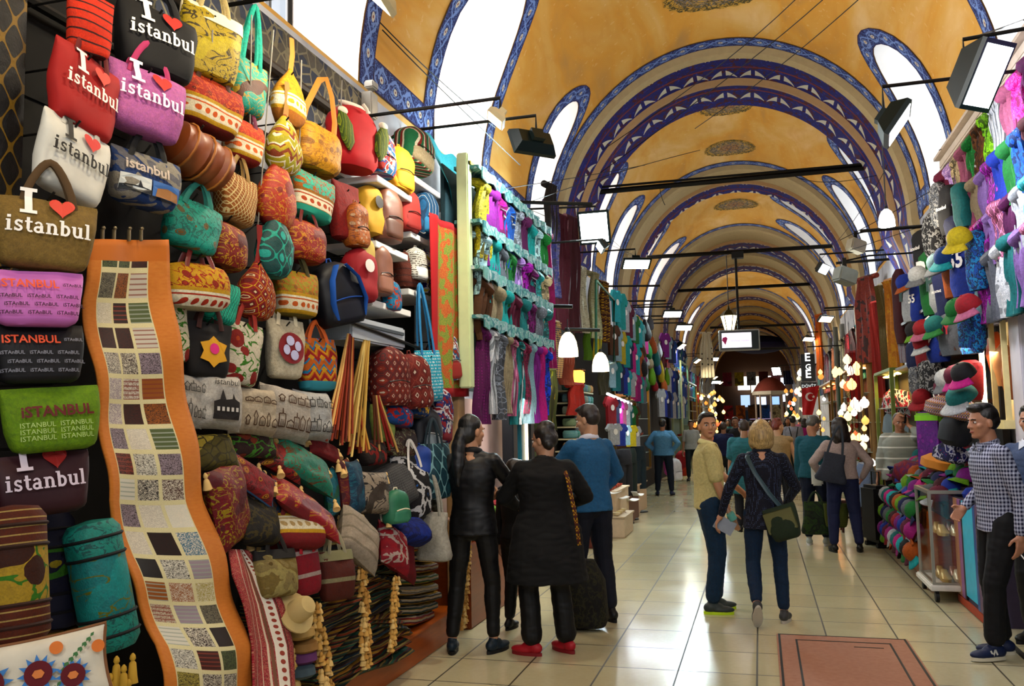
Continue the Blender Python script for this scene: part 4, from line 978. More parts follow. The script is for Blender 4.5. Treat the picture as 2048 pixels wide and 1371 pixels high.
def skyline(root, sf, W, Hh, sd, ink):
    rn = random.Random(sd); ps = []; hs = []
    for row, (bz, n, k) in enumerate([(-.34, 5, .30), (.12, 4, .2)]):
        for i in range(n):
            x0 = W * (-.36 + .72 * i / n) + rn.uniform(0, .02) * W; w = W * .72 / n * rn.uniform(.55, .95); z0 = Hh * bz; hh = Hh * k * rn.uniform(.4, 1)
            t = rn.randrange(3)
            if t == 0: p = [(0, 0), (1, 0), (1, .7), (.75, .8), (.5, 1), (.25, .8), (0, .7)]
            elif t == 1: p = [(0, 0), (1, 0), (1, .8), (.6, .8), (.55, 1.15), (.5, .8), (0, .8)]
            else: p = [(.2, 0), (.8, 0), (.8, .5), (1, .6), (.5, 1), (0, .6), (.2, .5)]
            P_ = [Vector((x0 + a * w, z0 + b * hh)) for a, b in p]
            for a, b in zip(P_, P_[1:] + P_[:1]):
                d_ = (b - a)
                if d_.length > 1e-4: q = Vector((-d_.y, d_.x)).normalized() * W * .009; ps.append([a - q, b - q, b + q, a + q])
            for j in range(3): xx = x0 + w * (.25 + .22 * j); ps.append([Vector((xx, z0)), Vector((xx + w * .09, z0)), Vector((xx + w * .09, z0 + hh * .45)), Vector((xx, z0 + hh * .45))])
    put_print('drawing', ps, sf, plain(ink, .7), root, .004)
# ---- cushions: x,y,w,h, X, yaw, tilt, lean, material, piping, tassels, label
TS = plain('d0ac6c', .9); SK = C('plain', 'd0ccc4', 'c0bab0')
CUSH = [
 (372, 800, 60, 112, -2.5, 15, 6, -8, SK, 0, 0, 'white sketch cushion half hidden behind the patchwork runner'),
 (428, 804, 98, 116, -2.46, 20, 4, -8, SK, 0, 0, 'white cushion with black domed building drawing and script above'),
 (502, 822, 88, 100, -2.46, 18, 6, -8, C('plain', 'd0c4b0', 'bcae98'), 0, 0, 'cream cushion with brown statue and temple drawings'),
 (566, 828, 92, 110, -2.46, 16, 10, -10, C('plain', 'ccc4b8', 'b8b0a4'), 0, 0, 'off-white cushion with a small orange tram drawing'),
 (622, 832, 66, 104, -2.48, 14, 4, -8, C('plain', 'd0d0cc', 'b8b8b4'), 0, 0, 'white cushion with black buildings, rightmost of the sketch cushions'),
 (424, 904, 90, 84, -2.42, 20, 0, -30, C('batik', '9a8c50', '4a4420', '2c2810', sc=1.1), 0, 0, 'olive and black scalloped cushion beneath the domed building cushion'),
 (505, 890, 96, 60, -2.45, 20, 4, -30, C('suzani', '24100c', '7a2c14', '9a7c50', 'b89c68', sc=1.4), 0, 0, 'dark brown cushion with tan rosettes'),
 (608, 932, 120, 92, -2.38, 20, 28, -40, C('brocade', '1c7c60', '6a3c20', '206c58', sc=1), 0, 1, 'emerald green cushion with brown branches and tassels'),
 (648, 900, 66, 44, -2.44, 20, 20, -35, C('plain', '7a0c14', '5a080c'), 0, 1, 'plain dark red cushion behind the emerald cushion'),
 (455, 1010, 78, 175, -2.36, -8, -14, -4, C('brocade', '7a0818', 'a89048', '5c0412', sc=1.1, ), 0, 1, 'tall shiny crimson cushion standing on its corner beside the patchwork runner'),
 (505, 960, 100, 66, -2.38, 20, 32, -25, C('floral', '8a1018', 'c08848', '5c080c', sc=1), '1c3c5c', 1, 'red cushion with blue piping leaning behind the tall crimson cushion'),
 (520, 1010, 60, 110, -2.40, 0, -20, -10, C('brocade', '1c3c58', '8a5030', '2c1c30', sc=1.2), 0, 1, 'dark blue and rust cushion squeezed between two red ones'),
 (560, 920, 90, 70, -2.42, 20, 26, -30, C('floral', '8c1414', 'c89048', '3c0808', sc=1), 0, 1, 'deep red cushion with golden drops'),
 (612, 1018, 150, 84, -2.28, 25, 34, -50, C('brocade', 'a01420', 'c08848', '7a0c18', sc=.8), 0, 0, 'long scarlet cushion with golden flowers lying on top of the heap'),
 (662, 985, 36, 100, -2.40, -10, -4, -6, C('brocade', '2c7484', '1c4a58', '386c58', sc=1.4), 0, 1, 'narrow blue-green cushion standing upright'),
 (690, 968, 38, 104, -2.38, -10, 0, -6, C('brocade', '6a1020', '8a5030', '4c0a14', sc=1.4), 0, 1, 'narrow wine red cushion standing upright beside the blue-green one'),
 (706, 975, 46, 112, -2.36, -5, 0, -6, C('brocade', '14405c', '3c6c7c', '0c2c44', sc=1.1), 0, 1, 'petrol blue cushion with tassels standing upright'),
 (742, 985, 66, 88, -2.34, 15, 6, -8, C('brocade', 'a09484', '14100c', '3c342c', sc=.8), 0, 1, 'beige and black floral cushion with a corner tassel'),
 (788, 972, 70, 100, -2.42, 15, -14, -20, C('check', '5c5c5c', '3c3c3c', sc=2), 0, 0, 'grey checked cushion behind the green pocket bag'),
 (718, 1078, 88, 110, -2.26, 22, 38, -30, C('hstripe', 'a89c8c', '8a8070', sc=1.2), 0, 0, 'greyish beige quilted bag cushion near the tassel garlands'),
 (786, 1096, 60, 100, -2.28, 20, 30, -30, C('camo', '9a1c28', '8a2430', 'b8a8a0', '1c4c6c', sc=1.1), 0, 0, 'red and grey cushion right of the beige quilted one'),
 (640, 890, 40, 30, -2.46, 20, 0, -30, C('plain', '5c2414', '3c140c'), 0, 0, 'small brown cushion below the rightmost sketch cushion'),
 (808, 1110, 40, 110, -2.32, 10, 24, -20, C('plain', '7a0c18', '5a0810'), 0, 0, 'dark red cushion slumping by the white shoulder bag'),
]
for (x, y, w, h, X, yaw, tilt, lean, mt, pp, ts, lb) in CUSH:
    p, a, W, Hh = at(x, y, X, yaw, w, h)
    r_ = thing('cushion', lb, 'cushion', p, a, 'cushions heaped on the plinth'); r_.rotation_euler = (R(lean), R(tilt), a)
    sk_ = 'building' in lb or 'drawing' in lb or 'sketch' in lb and y < 850
    sf = b_cushion(r_, W, Hh, mt, plain(pp) if pp else None, tassel=TS if ts else None, d=min(W, Hh) * (.62 if y < 860 and h > 90 else .42))
    if y < 850 and h > 90 and 'black domed building drawing' not in lb: skyline(r_, sf, W, Hh, int(x), '3c2410' if 'brown' in lb or 'orange' in lb else '1c1a18')
    if 'domed' in lb and 'black domed building drawing' in lb:
        ink = plain('1c1816', .7)
        put_print('lettering', text_polys('istanbul', W * .5, -W * .22, Hh * .24, 0, .3), sf, ink, r_, .006)
        bl = [[Vector((W * a_, Hh * b_)) for a_, b_ in [(-.25, -.35), (.25, -.35), (.25, -.05), (.16, 0), (.12, .1), (.1, 0), (-.02, -.02), (-.08, .16), (-.14, -.02), (-.25, -.06)]]]
        put_print('drawing', bl, sf, ink, r_, .006)
        put_print('drawing', [[Vector((W * (a_ + dx), Hh * (b_ - .22))) for a_, b_ in [(-.025, 0), (.025, 0), (.025, .07), (-.025, .07)]] for dx in (-.18, -.09, 0, .09, .18)], sf, plain('b8b4ac'), r_, .011)
# big suzani cushion in the bottom-left corner, bolsters
p, a, W, Hh = at(82, 1345, -2.1, 45, 250, 140)
r_ = thing('cushion', 'white cushion embroidered with dark red discs, blue leaves and green sprigs', 'cushion', p, a); r_.rotation_euler = (R(-12), R(-6), a)
sf = b_cushion(r_, W, Hh, plain('d4ccb8', .85), plain('7a5030'))
for k, (cx_, cz_, rr) in enumerate([(-.38, .0, .13), (-.02, .0, .1), (.22, -.12, .09), (.12, .3, .05), (-.12, -.32, .07), (.42, .2, .05)]):
    col_ = '5c0c18' if k < 3 else 'd0702c'
    lv = []
    for j in range(12):
        t = 2 * pi * j / 12; c0 = Vector((cx_ * W, cz_ * Hh)); d0 = Vector((cos(t), sin(t))); n0 = Vector((-d0.y, d0.x))
        lv.append([c0 + d0 * rr * W * .9 - n0 * rr * W * .22, c0 + d0 * rr * W * 1.5, c0 + d0 * rr * W * .9 + n0 * rr * W * .22])
    if k < 3: put_print('embroidery', lv, sf, plain('3c78b8'), r_, .004)
    put_print('embroidery', [[Vector((cx_ * W + rr * W * cos(t * pi / 10), cz_ * Hh + rr * W * sin(t * pi / 10))) for t in range(20)]], sf, plain(col_), r_, .007)
    if k < 3: put_print('embroidery', [[Vector((cx_ * W + rr * W * .45 * cos(t * pi / 3), cz_ * Hh + rr * W * .45 * sin(t * pi / 3) * .8)) for t in range(6)]], sf, plain('d0783c'), r_, .010)
lv = []
for k in range(7):
    for s in (-1, 1):
        c0 = Vector((W * (.16 + k * .035), Hh * (.02 + k * .055))); d0 = Vector((s * .6 + .3, .9 * s)).normalized() * W * .045; n0 = Vector((-d0.y, d0.x)) * .3
        lv.append([c0, c0 + d0 * .5 + n0, c0 + d0, c0 + d0 * .5 - n0])
for k in range(6):
    for s in (-1, 1):
        c0 = Vector((W * (-.1 + k * .04), Hh * (-.42 + k * .04))); d0 = Vector((s * .6 + .3, .9 * s)).normalized() * W * .045; n0 = Vector((-d0.y, d0.x)) * .3
        lv.append([c0, c0 + d0 * .5 + n0, c0 + d0, c0 + d0 * .5 - n0])
put_print('embroidery', lv, sf, plain('3c6c3c'), r_, .006)
for (x, y, w, h, X, yaw, tilt, m1, m2, m3, lb) in [
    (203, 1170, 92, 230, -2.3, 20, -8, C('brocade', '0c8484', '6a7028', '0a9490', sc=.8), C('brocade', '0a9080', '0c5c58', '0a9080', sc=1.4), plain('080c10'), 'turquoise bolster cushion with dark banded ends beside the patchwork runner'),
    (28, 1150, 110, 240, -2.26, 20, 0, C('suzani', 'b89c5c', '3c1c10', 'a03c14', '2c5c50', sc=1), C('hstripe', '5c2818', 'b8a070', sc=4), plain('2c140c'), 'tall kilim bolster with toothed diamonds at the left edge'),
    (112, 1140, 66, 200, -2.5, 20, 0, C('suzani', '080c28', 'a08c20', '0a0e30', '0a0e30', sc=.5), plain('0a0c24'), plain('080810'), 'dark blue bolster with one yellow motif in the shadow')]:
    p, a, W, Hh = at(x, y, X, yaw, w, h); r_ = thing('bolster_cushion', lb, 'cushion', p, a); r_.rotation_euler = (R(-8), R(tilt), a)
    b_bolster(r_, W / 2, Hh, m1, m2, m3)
# folded blankets in the shadow between bolsters
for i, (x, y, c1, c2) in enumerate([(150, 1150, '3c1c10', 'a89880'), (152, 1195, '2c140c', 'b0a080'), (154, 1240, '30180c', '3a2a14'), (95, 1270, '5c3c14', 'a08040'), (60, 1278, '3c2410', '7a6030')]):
    p, a, W, Hh = at(x, y, -2.55, 20, 90, 40)
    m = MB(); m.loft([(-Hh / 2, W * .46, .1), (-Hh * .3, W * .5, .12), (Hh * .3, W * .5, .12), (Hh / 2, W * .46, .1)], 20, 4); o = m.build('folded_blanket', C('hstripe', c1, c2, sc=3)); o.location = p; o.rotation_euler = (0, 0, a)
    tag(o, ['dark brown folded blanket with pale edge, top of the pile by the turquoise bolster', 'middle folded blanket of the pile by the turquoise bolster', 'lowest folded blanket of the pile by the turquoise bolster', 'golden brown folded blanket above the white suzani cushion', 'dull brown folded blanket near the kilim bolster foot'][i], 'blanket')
# tassel bunch
p, a, W, Hh = at(255, 1345, -2.15, 30, 90, 80); r_ = thing('tassel_bunch', 'bunch of golden yellow tassels beside the suzani cushion', 'tassels', p, a)
for k in range(7): b_tassel(r_, (random.uniform(-.07, .07), random.uniform(-.04, .02), random.uniform(-.02, .07)), plain('b8902c'), .1, .02)
p, a, W, Hh = at(175, 1280, -2.2, 30, 40, 60); r_ = thing('tassel_bunch', 'two small golden tassels above the suzani cushion', 'tassels', p, a)
for k in range(2): b_tassel(r_, (k * .05 - .02, 0, k * .02), plain('a88430'), .09, .02)

# ---- miscellaneous bags of the heap
HEAP = [
 ('tote', 512, 1040, 84, 100, -2.34, 15, 10, C('camo', '0c0a08', '14120c', '3c3418', '0c0a08', sc=2), plain('14120c'), 'tote_bag', 'bag', 'black netted bag with long strap lying in the heap', {'lean': -25}),
 ('tote', 592, 1062, 110, 74, -2.28, 24, 6, C('band', '1c2c18', '7a1418', 'b8a078', z0=.06, sc=1.4), plain('5c1414'), 'tote_bag', 'bag', 'dark carpet bag with red flowers under a white rosette band', {'lean': -20}),
 ('tote', 552, 1146, 78, 92, -2.26, 18, 4, C('camo', '8a7c58', '7a6a44', 'a09468', '5c4c2c', sc=.8), plain('14100c'), 'tote_bag', 'bag', 'beige bag with black top under the dark carpet bag', {'top': '0c0a0a', 'lean': -12}),
 ('tote', 612, 1140, 50, 96, -2.24, 10, 0, C('hstripe', '8a0c20', 'b8a8a0', sc=.9), plain('a01420'), 'tote_bag', 'bag', 'raspberry red pouch with white trim between two beige bags', {'lean': -6}),
 ('tote', 672, 1150, 66, 96, -2.22, 14, 4, C('hstripe', '54241c', '8a8468', sc=.8), plain('8a8468'), 'tote_bag', 'bag', 'brown and olive satchel with folded flap', {'lean': -8, 'top': '74704c'}),
 ('pack', 792, 1012, 42, 66, -2.26, 18, 0, plain('2a6a4c', .5), plain('34785a', .5), 'backpack', 'backpack', 'small green pouch bag with cream trim', {'sm': 'd8ccb0'}),
 ('tote', 832, 980, 50, 106, -2.34, 14, -8, C('camo', '0c0c10', '0c0c10', 'd8d8d8', '2860b0', sc=.8), plain('d8d4cc'), 'tote_bag', 'bag', 'black, white and blue sports bag left of the teal lattice bag', {}),
 ('tote', 812, 935, 50, 66, -2.4, 14, -10, C('camo', '101418', '18202c', 'c8c8c8', '2458a0', sc=1), plain('c8c4bc'), 'tote_bag', 'bag', 'navy bag with pale blue trim high in the heap', {}),
 ('tote', 870, 942, 56, 110, -2.3, 18, 0, C('ogee', '1c3c48', '8ab0b4', '2c5058', sc=1.4), plain('1c2c34'), 'tote_bag', 'bag', 'dark teal bag with white lattice behind the long-haired woman', {}),
 ('tote', 765, 845, 44, 74, -2.45, 14, 0, C('plain', 'a8b87c', '88a05c'), None, 'tote_bag', 'bag', 'pale green upright purse below the cord bundles', {}),
 ('pack', 792, 830, 50, 44, -2.42, 14, 8, C('camo', '1c4c84', '204c8c', 'b82c28', 'd8d8d8', sc=1.5), None, 'backpack', 'backpack', 'blue and red round pouch under the kilim backpacks', {}),
 ('pack', 828, 812, 44, 40, -2.4, 14, 8, C('camo', 'd8a820', '2c4c84', '142c54', '14a0a0', sc=1.3), None, 'backpack', 'backpack', 'blue pouch with a yellow flower', {}),
 ('pack', 848, 860, 52, 90, -2.42, 14, 10, plain('10141c', .5), plain('7c8890', .5), 'backpack', 'backpack', 'grey and black backpack low beside the shawl', {'sm': 'c8c8c8'}),
 ('pack', 882, 830, 36, 110, -2.38, 14, 10, C('camo', '8a1420', '1c2c6c', 'd8d4d4', '601020', sc=1.4), plain('701420'), 'backpack', 'backpack', 'red, blue and white backpack at the foot of the red shawl', {}),
 ('tote', 800, 885, 60, 60, -2.44, 14, 6, C('brocade', '3c1c18', '8a8c6c', '241410', sc=1.2), plain('2c1410'), 'tote_bag', 'bag', 'brown patterned purse beneath the pouches', {}),
 ('pack', 838, 920, 36, 60, -2.36, 14, 0, plain('24408c', .5), None, 'backpack', 'backpack', 'royal blue small bag behind the teal lattice bag', {}),
 ('tote', 740, 905, 60, 50, -2.46, 14, 0, C('camo', '2c2420', '1c1410', '8a2420', '50483c', sc=1), None, 'tote_bag', 'bag', 'dark mixed-colour bag above the petrol blue cushion', {}),
 ('tote', 820, 1060, 70, 56, -2.3, 14, 10, C('camo', '1c2c7c', '14205c', '24388c', '0c1444', sc=1), None, 'tote_bag', 'bag', 'crumpled ultramarine bag by the white shoulder bag', {'lean': -30}),
]
for q in HEAP: make_bag(*q)
# leather cord bundles
for i, (x0, y0, x1, y1, n, cs, lb) in enumerate([(702, 668, 684, 880, 26, ('8a3018', 'b8501c', 'c88440', '5c1c10', 'd8a860'), 'thick bundle of rust and orange straps'), (735, 670, 712, 900, 18, ('c8a048', 'b0883c', 'd8b868'), 'straight bundle of golden straps'), (752, 790, 775, 900, 12, ('5c2c14', '8a1c14', 'c8a058'), 'short fanned bundle of brown and red straps'), (716, 810, 722, 905, 14, ('8a2414', 'a8501c', 'd8a040'), 'lower tuft of orange straps')]):
    a, c = PX(x0, y0, -2.42), PX(x1, y1, -2.36); r_ = thing('strap_bundle', lb + ' hanging from the thin rail', 'straps', a)
    for k in range(n):
        m = MB(); sp = random.uniform(-1, 1); d = c - a; off = Vector((random.uniform(-.04, .02), sp * .075, 0))
        m.tube([Vector((0, sp * .045, 0)), d * .4 + off * .8, d * random.uniform(.85, 1.05) + off * 1.5], .006, 4, flat=(1.3, .5)); m.build('strap', plain(cs[k % len(cs)]), r_)
# striped rug stack
for k in range(16):
    z = .24 + k * .047; L = 1.3 - .02 * k
    cs = [('0c1410', '5c1c18', '1c4c3c'), ('14100c', '1c4434', '8a3c28'), ('3c0c10', '0c0c0c', 'a07848'), ('0c2c3c', '3c1410', '14100c')][k % 4]
    m = MB()
    def rf3(u, v, s=1, k=k, z=z, L=L):
        return None
    yc_ = 4.9 + random.uniform(-.05, .05); W_ = .62 - .012 * k
    prof = []
    n = 16
    secs = []
    for i in range(25):
        t = i / 24; yy = yc_ - L / 2 + L * t; sag = .03 * sin(t * pi * 2 + k) + (-.06 * abs(t - .5) ** 2 * 4)
        secs.append((yy, sag))
    vs = []; hh = .026
    for yy, sag in secs:
        for j in range(10):
            an = 2 * pi * j / 10; x_ = -2.58 + W_ / 2 * math.copysign(abs(cos(an)) ** .5, cos(an)); z_ = z + sag + hh * math.copysign(abs(sin(an)) ** .6, sin(an)) - (.02 if cos(an) > .8 else 0)
            vs.append((x_ + .012 * noise.noise(Vector((yy * 6, k, 0))), yy, z_))
    fs = [(i * 10 + j, i * 10 + (j + 1) % 10, (i + 1) * 10 + (j + 1) % 10, (i + 1) * 10 + j) for i in range(24) for j in range(10)] + [tuple(range(10))[::-1], tuple(range(240, 250))]
    m.add(vs, fs)
    g_ = C('rug', cs[0], cs[1], cs[2], '8a7c50', sc=3)
    tag(m.build('folded_rug', g_), ('dark striped rug, %s from the bottom of the stack behind the tassel garlands' % ORD[k]), 'rug', 'stack of striped rugs')
# more folded textiles towards the woman's legs
for k in range(9):
    p = PX(842 + (k % 3) * 3, 1235 - k * 20, -2.42); m = MB(); rr = random.uniform(.10, .14)
    m.loft([(-.03, .3, .16), (-.015, .33, .19), (.015, .33, .19), (.03, .3, .16)], 20, 3.5, wob(k + 50, .02, 7)); o = m.build('folded_textile', C('rug', ['7a0c14', '14302c', '1c1c1c', '8a8478', '2c4c2c', '5c1010', '101c30', 'a05020', '3c0c1c'][k], '0c1414', 'a89c88', sc=2)); o.location = (-2.56, p.y, p.z); o.rotation_euler = (R(random.uniform(-4, 4)), R(6), R(90 + random.uniform(-6, 6)))
    tag(o, '%s folded textile, %s from the bottom of the loose pile by the long-haired woman' % (['red', 'dark green', 'black', 'grey', 'green', 'wine red', 'navy', 'orange', 'purple'][k], ORD[k]), 'folded textile', 'loose pile of folded textiles')
# tassel garlands
for gi, (x0, y0, x1, y1, w, lb) in enumerate([(632, 1205, 655, 1385, 36, 'thick honey coloured tassel garland beside the crimson runner'), (722, 1125, 733, 1330, 30, 'long tassel garland in front of the rug stack'), (790, 1150, 780, 1295, 20, 'thinner tassel garland at the end of the rug stack'), (935, 1050, 925, 1250, 20, 'pale tassel garland between the woman’s legs'), (578, 1270, 598, 1390, 12, 'single cream tassel string by the crimson runner')]):
    X0 = -2.24 if gi < 3 else -2.3
    a, c = PX(x0, y0, X0), PX(x1, y1, X0 + .03); 
    if c.z < .02: c = a + (c - a) * ((a.z - .02) / (a.z - c.z))
    r_ = thing('tassel_garland', lb.replace('’', "'"), 'garland', a)
    d = c - a; n = int(d.length / .032) ; wd = w * depth(a) / F / 2
    m = MB(); m.tube([(0, 0, 0), d * .5, d], .006, 5); m.build('cord', plain('a8803c'), r_)
    for k in range(n):
        t = k / n
        for s in range(4):
            off = Vector((random.uniform(-.2, 1) * wd * .6, random.uniform(-1, 1) * wd, random.uniform(-.01, .01)))
            b_tassel(r_, d * t + off, plain(random.choice(['c09448', 'b08038', 'd0ac68'])), random.uniform(.04, .06), .018)
# hat and slippers at the bottom
p, a, W, Hh = at(590, 1225, -2.2, 30, 50, 40); m = MB(); m.lathe([(W * .75, 0), (W * .75, .008), (W * .42, .012), (W * .4, .07), (W * .3, .1), (.01, .105)], n=24); o = m.build('cloth_hat', plain('b8a068')); o.location = p; o.rotation_euler = (R(60), R(10), R(70)); tag(o, 'cream round-brimmed cloth hat at the lower heap', 'hat')
for k, (x, y, c_) in enumerate([(600, 1262, 'a8884c'), (606, 1290, '8a6430'), (604, 1312, '5c2c5c'), (600, 1340, '3c4c54')]):
    p, a, W, Hh = at(x, y, -2.28, 30, 46, 26); m = MB(); m.loft([(-Hh / 2, W * .4, .05), (-Hh * .2, W * .52, .08), (Hh * .3, W * .5, .07), (Hh / 2, W * .3, .04)], 16, 2.6, wob(k + 70, .01)); o = m.build('felt_slipper', plain(c_)); o.location = p; o.rotation_euler = (0, 0, a)
    tag(o, ['tan felt slipper under the cream hat', 'brown felt slipper in the slipper row', 'purple felt slipper in the slipper row', 'grey-blue felt slipper, lowest of the row'][k], 'slipper', 'slippers beside the crimson runner')

# ================================================================== shawls and the framed scarf stand
m = MB(); a, c = PX(858, 425, -2.36), PX(922, 800, -2.36)
def shw(u, v): return Vector((-2.36 + .02 * sin(u * 16 + v), a.y + (c.y - a.y + .25) * u, a.z + .03 * u + (1.86 - a.z) * v))
def m_shawl():
    g = G('red_green_shawl', .85); u, v, _ = g.xyz('UV')
    c = g.mix(g.noise(60, 2, g.comb(u, v * 4, 0.)), '7a8a20', '3c7034'); c = g.mix(g.noise(5, 3, g.comb(u * 2, v * 3, 0.)) > .5, c, 'a8441c'); c = g.mix(g.noise(90, 2, g.comb(u, v * 4, 0.)) > .58, c, 'b8902c')
    return g.out(g.mix(((u - .5).abs() > .34).max(v < .04).max(v > .95), c, '9a0c14'))
m.grid(shw, 24, 30); o = m.build('shawl', m_shawl()); o.modifiers.new('s', 'SOLIDIFY').thickness = .006
tag(o, 'large red bordered shawl with green and gold flowers hanging full length', 'shawl')
FR = plain('c8d4a0', .4, var=.1)
XS = -2.3; yA, yB = 6.82, 9.48; zt, zb = 3.86, 1.95
r_ = thing('scarf_stand', 'tall pale green and cream frame around the rows of scarves', 'frame', (XS, yA, zb))
for nm_, c_, d_ in [('post', (0, 0, (zt - zb) / 2), (.10, .11, zt - zb)), ('post', (0, yB - yA, (zt - zb) / 2 + .2), (.05, .05, zt - zb - .4)), ('top_rail', (0, (yB - yA) / 2, zt - zb), (.1, yB - yA + .1, .11)), ('back_board', (-.2, (yB - yA) / 2, (zt - zb) / 2), (.03, yB - yA, zt - zb))]:
    m = MB(); m.box(c_, d_, bev=.01); m.build(nm_, FR if nm_ != 'back_board' else plain('28444c'), r_)
m = MB(); m.box((.055, (yB - yA) / 2, zt - zb - .02), (.012, yB - yA, .03)); m.build('gilt_strip', plain('d8c860', .3, .3), r_)
SC_C = {'violet': '8a2c8c', 'teal': '1c7c7c', 'blue': '1c4c9c', 'turquoise': '38b0ac', 'ice blue': 'a8c8d0', 'green': '1c7c34', 'magenta': 'b01c84', 'plum': '5c2450', 'grey': '70747c', 'white': 'd0d4d8', 'mustard': '9a8c30', 'navy': '1c2454', 'rose': 'c07c94', 'lilac': 'a488c0', 'wine': '6a1434', 'beige': 'b0a084', 'lime': '7cb43c', 'pink': 'd85c9c', 'aqua': '4cc0c8', 'red': 'a81c28', 'brown': '5c3c28', 'black': '18181c', 'orange': 'c8601c', 'yellow': 'd8c020', 'royal blue': '1c3cb0', 'maroon': '4c1018'}
def tint(c, k): return '%02x%02x%02x' % tuple(max(0, min(255, int(int(c[i:i + 2], 16) * k))) for i in (0, 2, 4))
def scarf_mat(cn, i):
    c = SC_C[cn]; kk = ['plain', 'dots', 'plain', 'stripe', 'brocade', 'plain', 'ogee', 'camo'][i % 8]
    if kk == 'plain': return C('plain', c, tint(c, .72))
    if kk == 'dots': return C('dots', c, tint(c, 1.5))
    if kk == 'stripe': return C('stripe', c, tint(c, 1.4), tint(c, .6), 'd0d0d0', sc=.9)
    if kk == 'brocade': return C('brocade', c, tint(c, 1.6), tint(c, .7), sc=1.5)
    if kk == 'ogee': return C('ogee', tint(c, .7), tint(c, 1.4), tint(c, 1.1), sc=2.5)
    return C('camo', c, tint(c, 1.3), tint(c, .6), 'd8d8dc', sc=1.2)
def b_scarf(root, w, l, mat, knot=True, sd=0):
    m = MB(); rnd = random.Random(sd); f1 = rnd.uniform(18, 30); ph = rnd.uniform(0, 6)
    def fn(u, v):
        ww = w * (.62 + .38 * min(1, abs(v - .08) * 4)) * (1 + .1 * v)
        y = -.035 + .026 * sin(u * f1 + ph + v * 2) - .03 * (1 - v) ** 4 + .01 * sin(v * 9 + ph)
        return Vector(((u - .5) * ww + .01 * sin(v * 5 + ph), y, .05 * sin(min(1, v * 8) * pi / 2) * (1 - v) - l * v))
    m.slab(fn, 14, 16, .03); m.build('hanging_length', mat, root)
    m = MB()
    k_ = rnd.uniform(.18, .3); j_ = rnd.uniform(-.03, .02)
    if knot:
        m.tube([(-w * .46, .05, .03 + j_), (-w * .3, -.02, .03), (0, -.06, j_ - .02), (w * .3, -.02, .03), (w * .46, .05, .03)], [w * .12, w * .17, w * k_, w * .17, w * .12], 10, flat=(1, .8))
    else: m.tube([(-w * .5, .0, .0), (w * .5, .0, .0)], .045, 10, flat=(1, 1))
    m.build('folded_top', mat, root)
def scarf_row(side, X, y0, y1, z0, z1, n, l, cols, rowlab, grp, knot=True, w=None, cat='scarf', name='scarf', dens=1.0):
    for i in range(n):
        t = (i + .5) / n; y = y0 + (y1 - y0) * t; z = z0 + (z1 - z0) * t; cn = cols[i % len(cols)]
        r_ = thing(name, '%s %s on %s, %s from near end' % (cn, name.replace('_', ' '), rowlab, ORD[i]), cat, (X, y, z), R(90) if side < 0 else R(-90), grp)
        ww = w or abs(y1 - y0) / n * 1.1
        b_scarf(r_, ww, l * random.uniform(.9, 1.08), scarf_mat(cn, random.randrange(8)), knot, int(y * 100) + i)
rows = [(3.68, 'the top rail of the framed stand', 'mustard violet magenta blue grey plum turquoise ice_blue green'.split(), .62),
        (3.22, 'the second rail of the framed stand', 'ice_blue turquoise grey green lilac violet plum teal beige'.split(), .50),
        (2.83, 'the third rail of the framed stand', 'brown beige turquoise wine teal plum grey teal'.split(), .46),
        (2.42, 'the lowest rail of the framed stand', 'plum white grey beige rose teal wine ice_blue violet pink royal_blue'.split(), .72)]
for z, rl, cs, l in rows:
    cs = [c.replace('_', ' ') for c in cs]
    scarf_row(-1, XS + .04, yA + .12, yB - .1, z, z + .0, len(cs), l, cs, rl, 'scarves on the framed stand')
    m = MB(); m.box((XS + .02, (yA + yB) / 2, z + .12), (.22, yB - yA, .03)); m.slab(lambda u, v: Vector((XS + .14 + .012 * sin(u * 60), yA + .08 + u * (yB - yA - .1), z + .14 - (.10 + .02 * sin(u * 45)) * v)), 60, 3, Vector((-.012, 0, 0)))
    tag(m.build('scarf_shelf', C('camo', '8ab8b0', 'b0c8c8', '5c8c90', 'd8e0e0', sc=1)), 'cloth-covered shelf board at ' + rl, 'shelf', 'shelf boards of the framed stand')
LM = .2
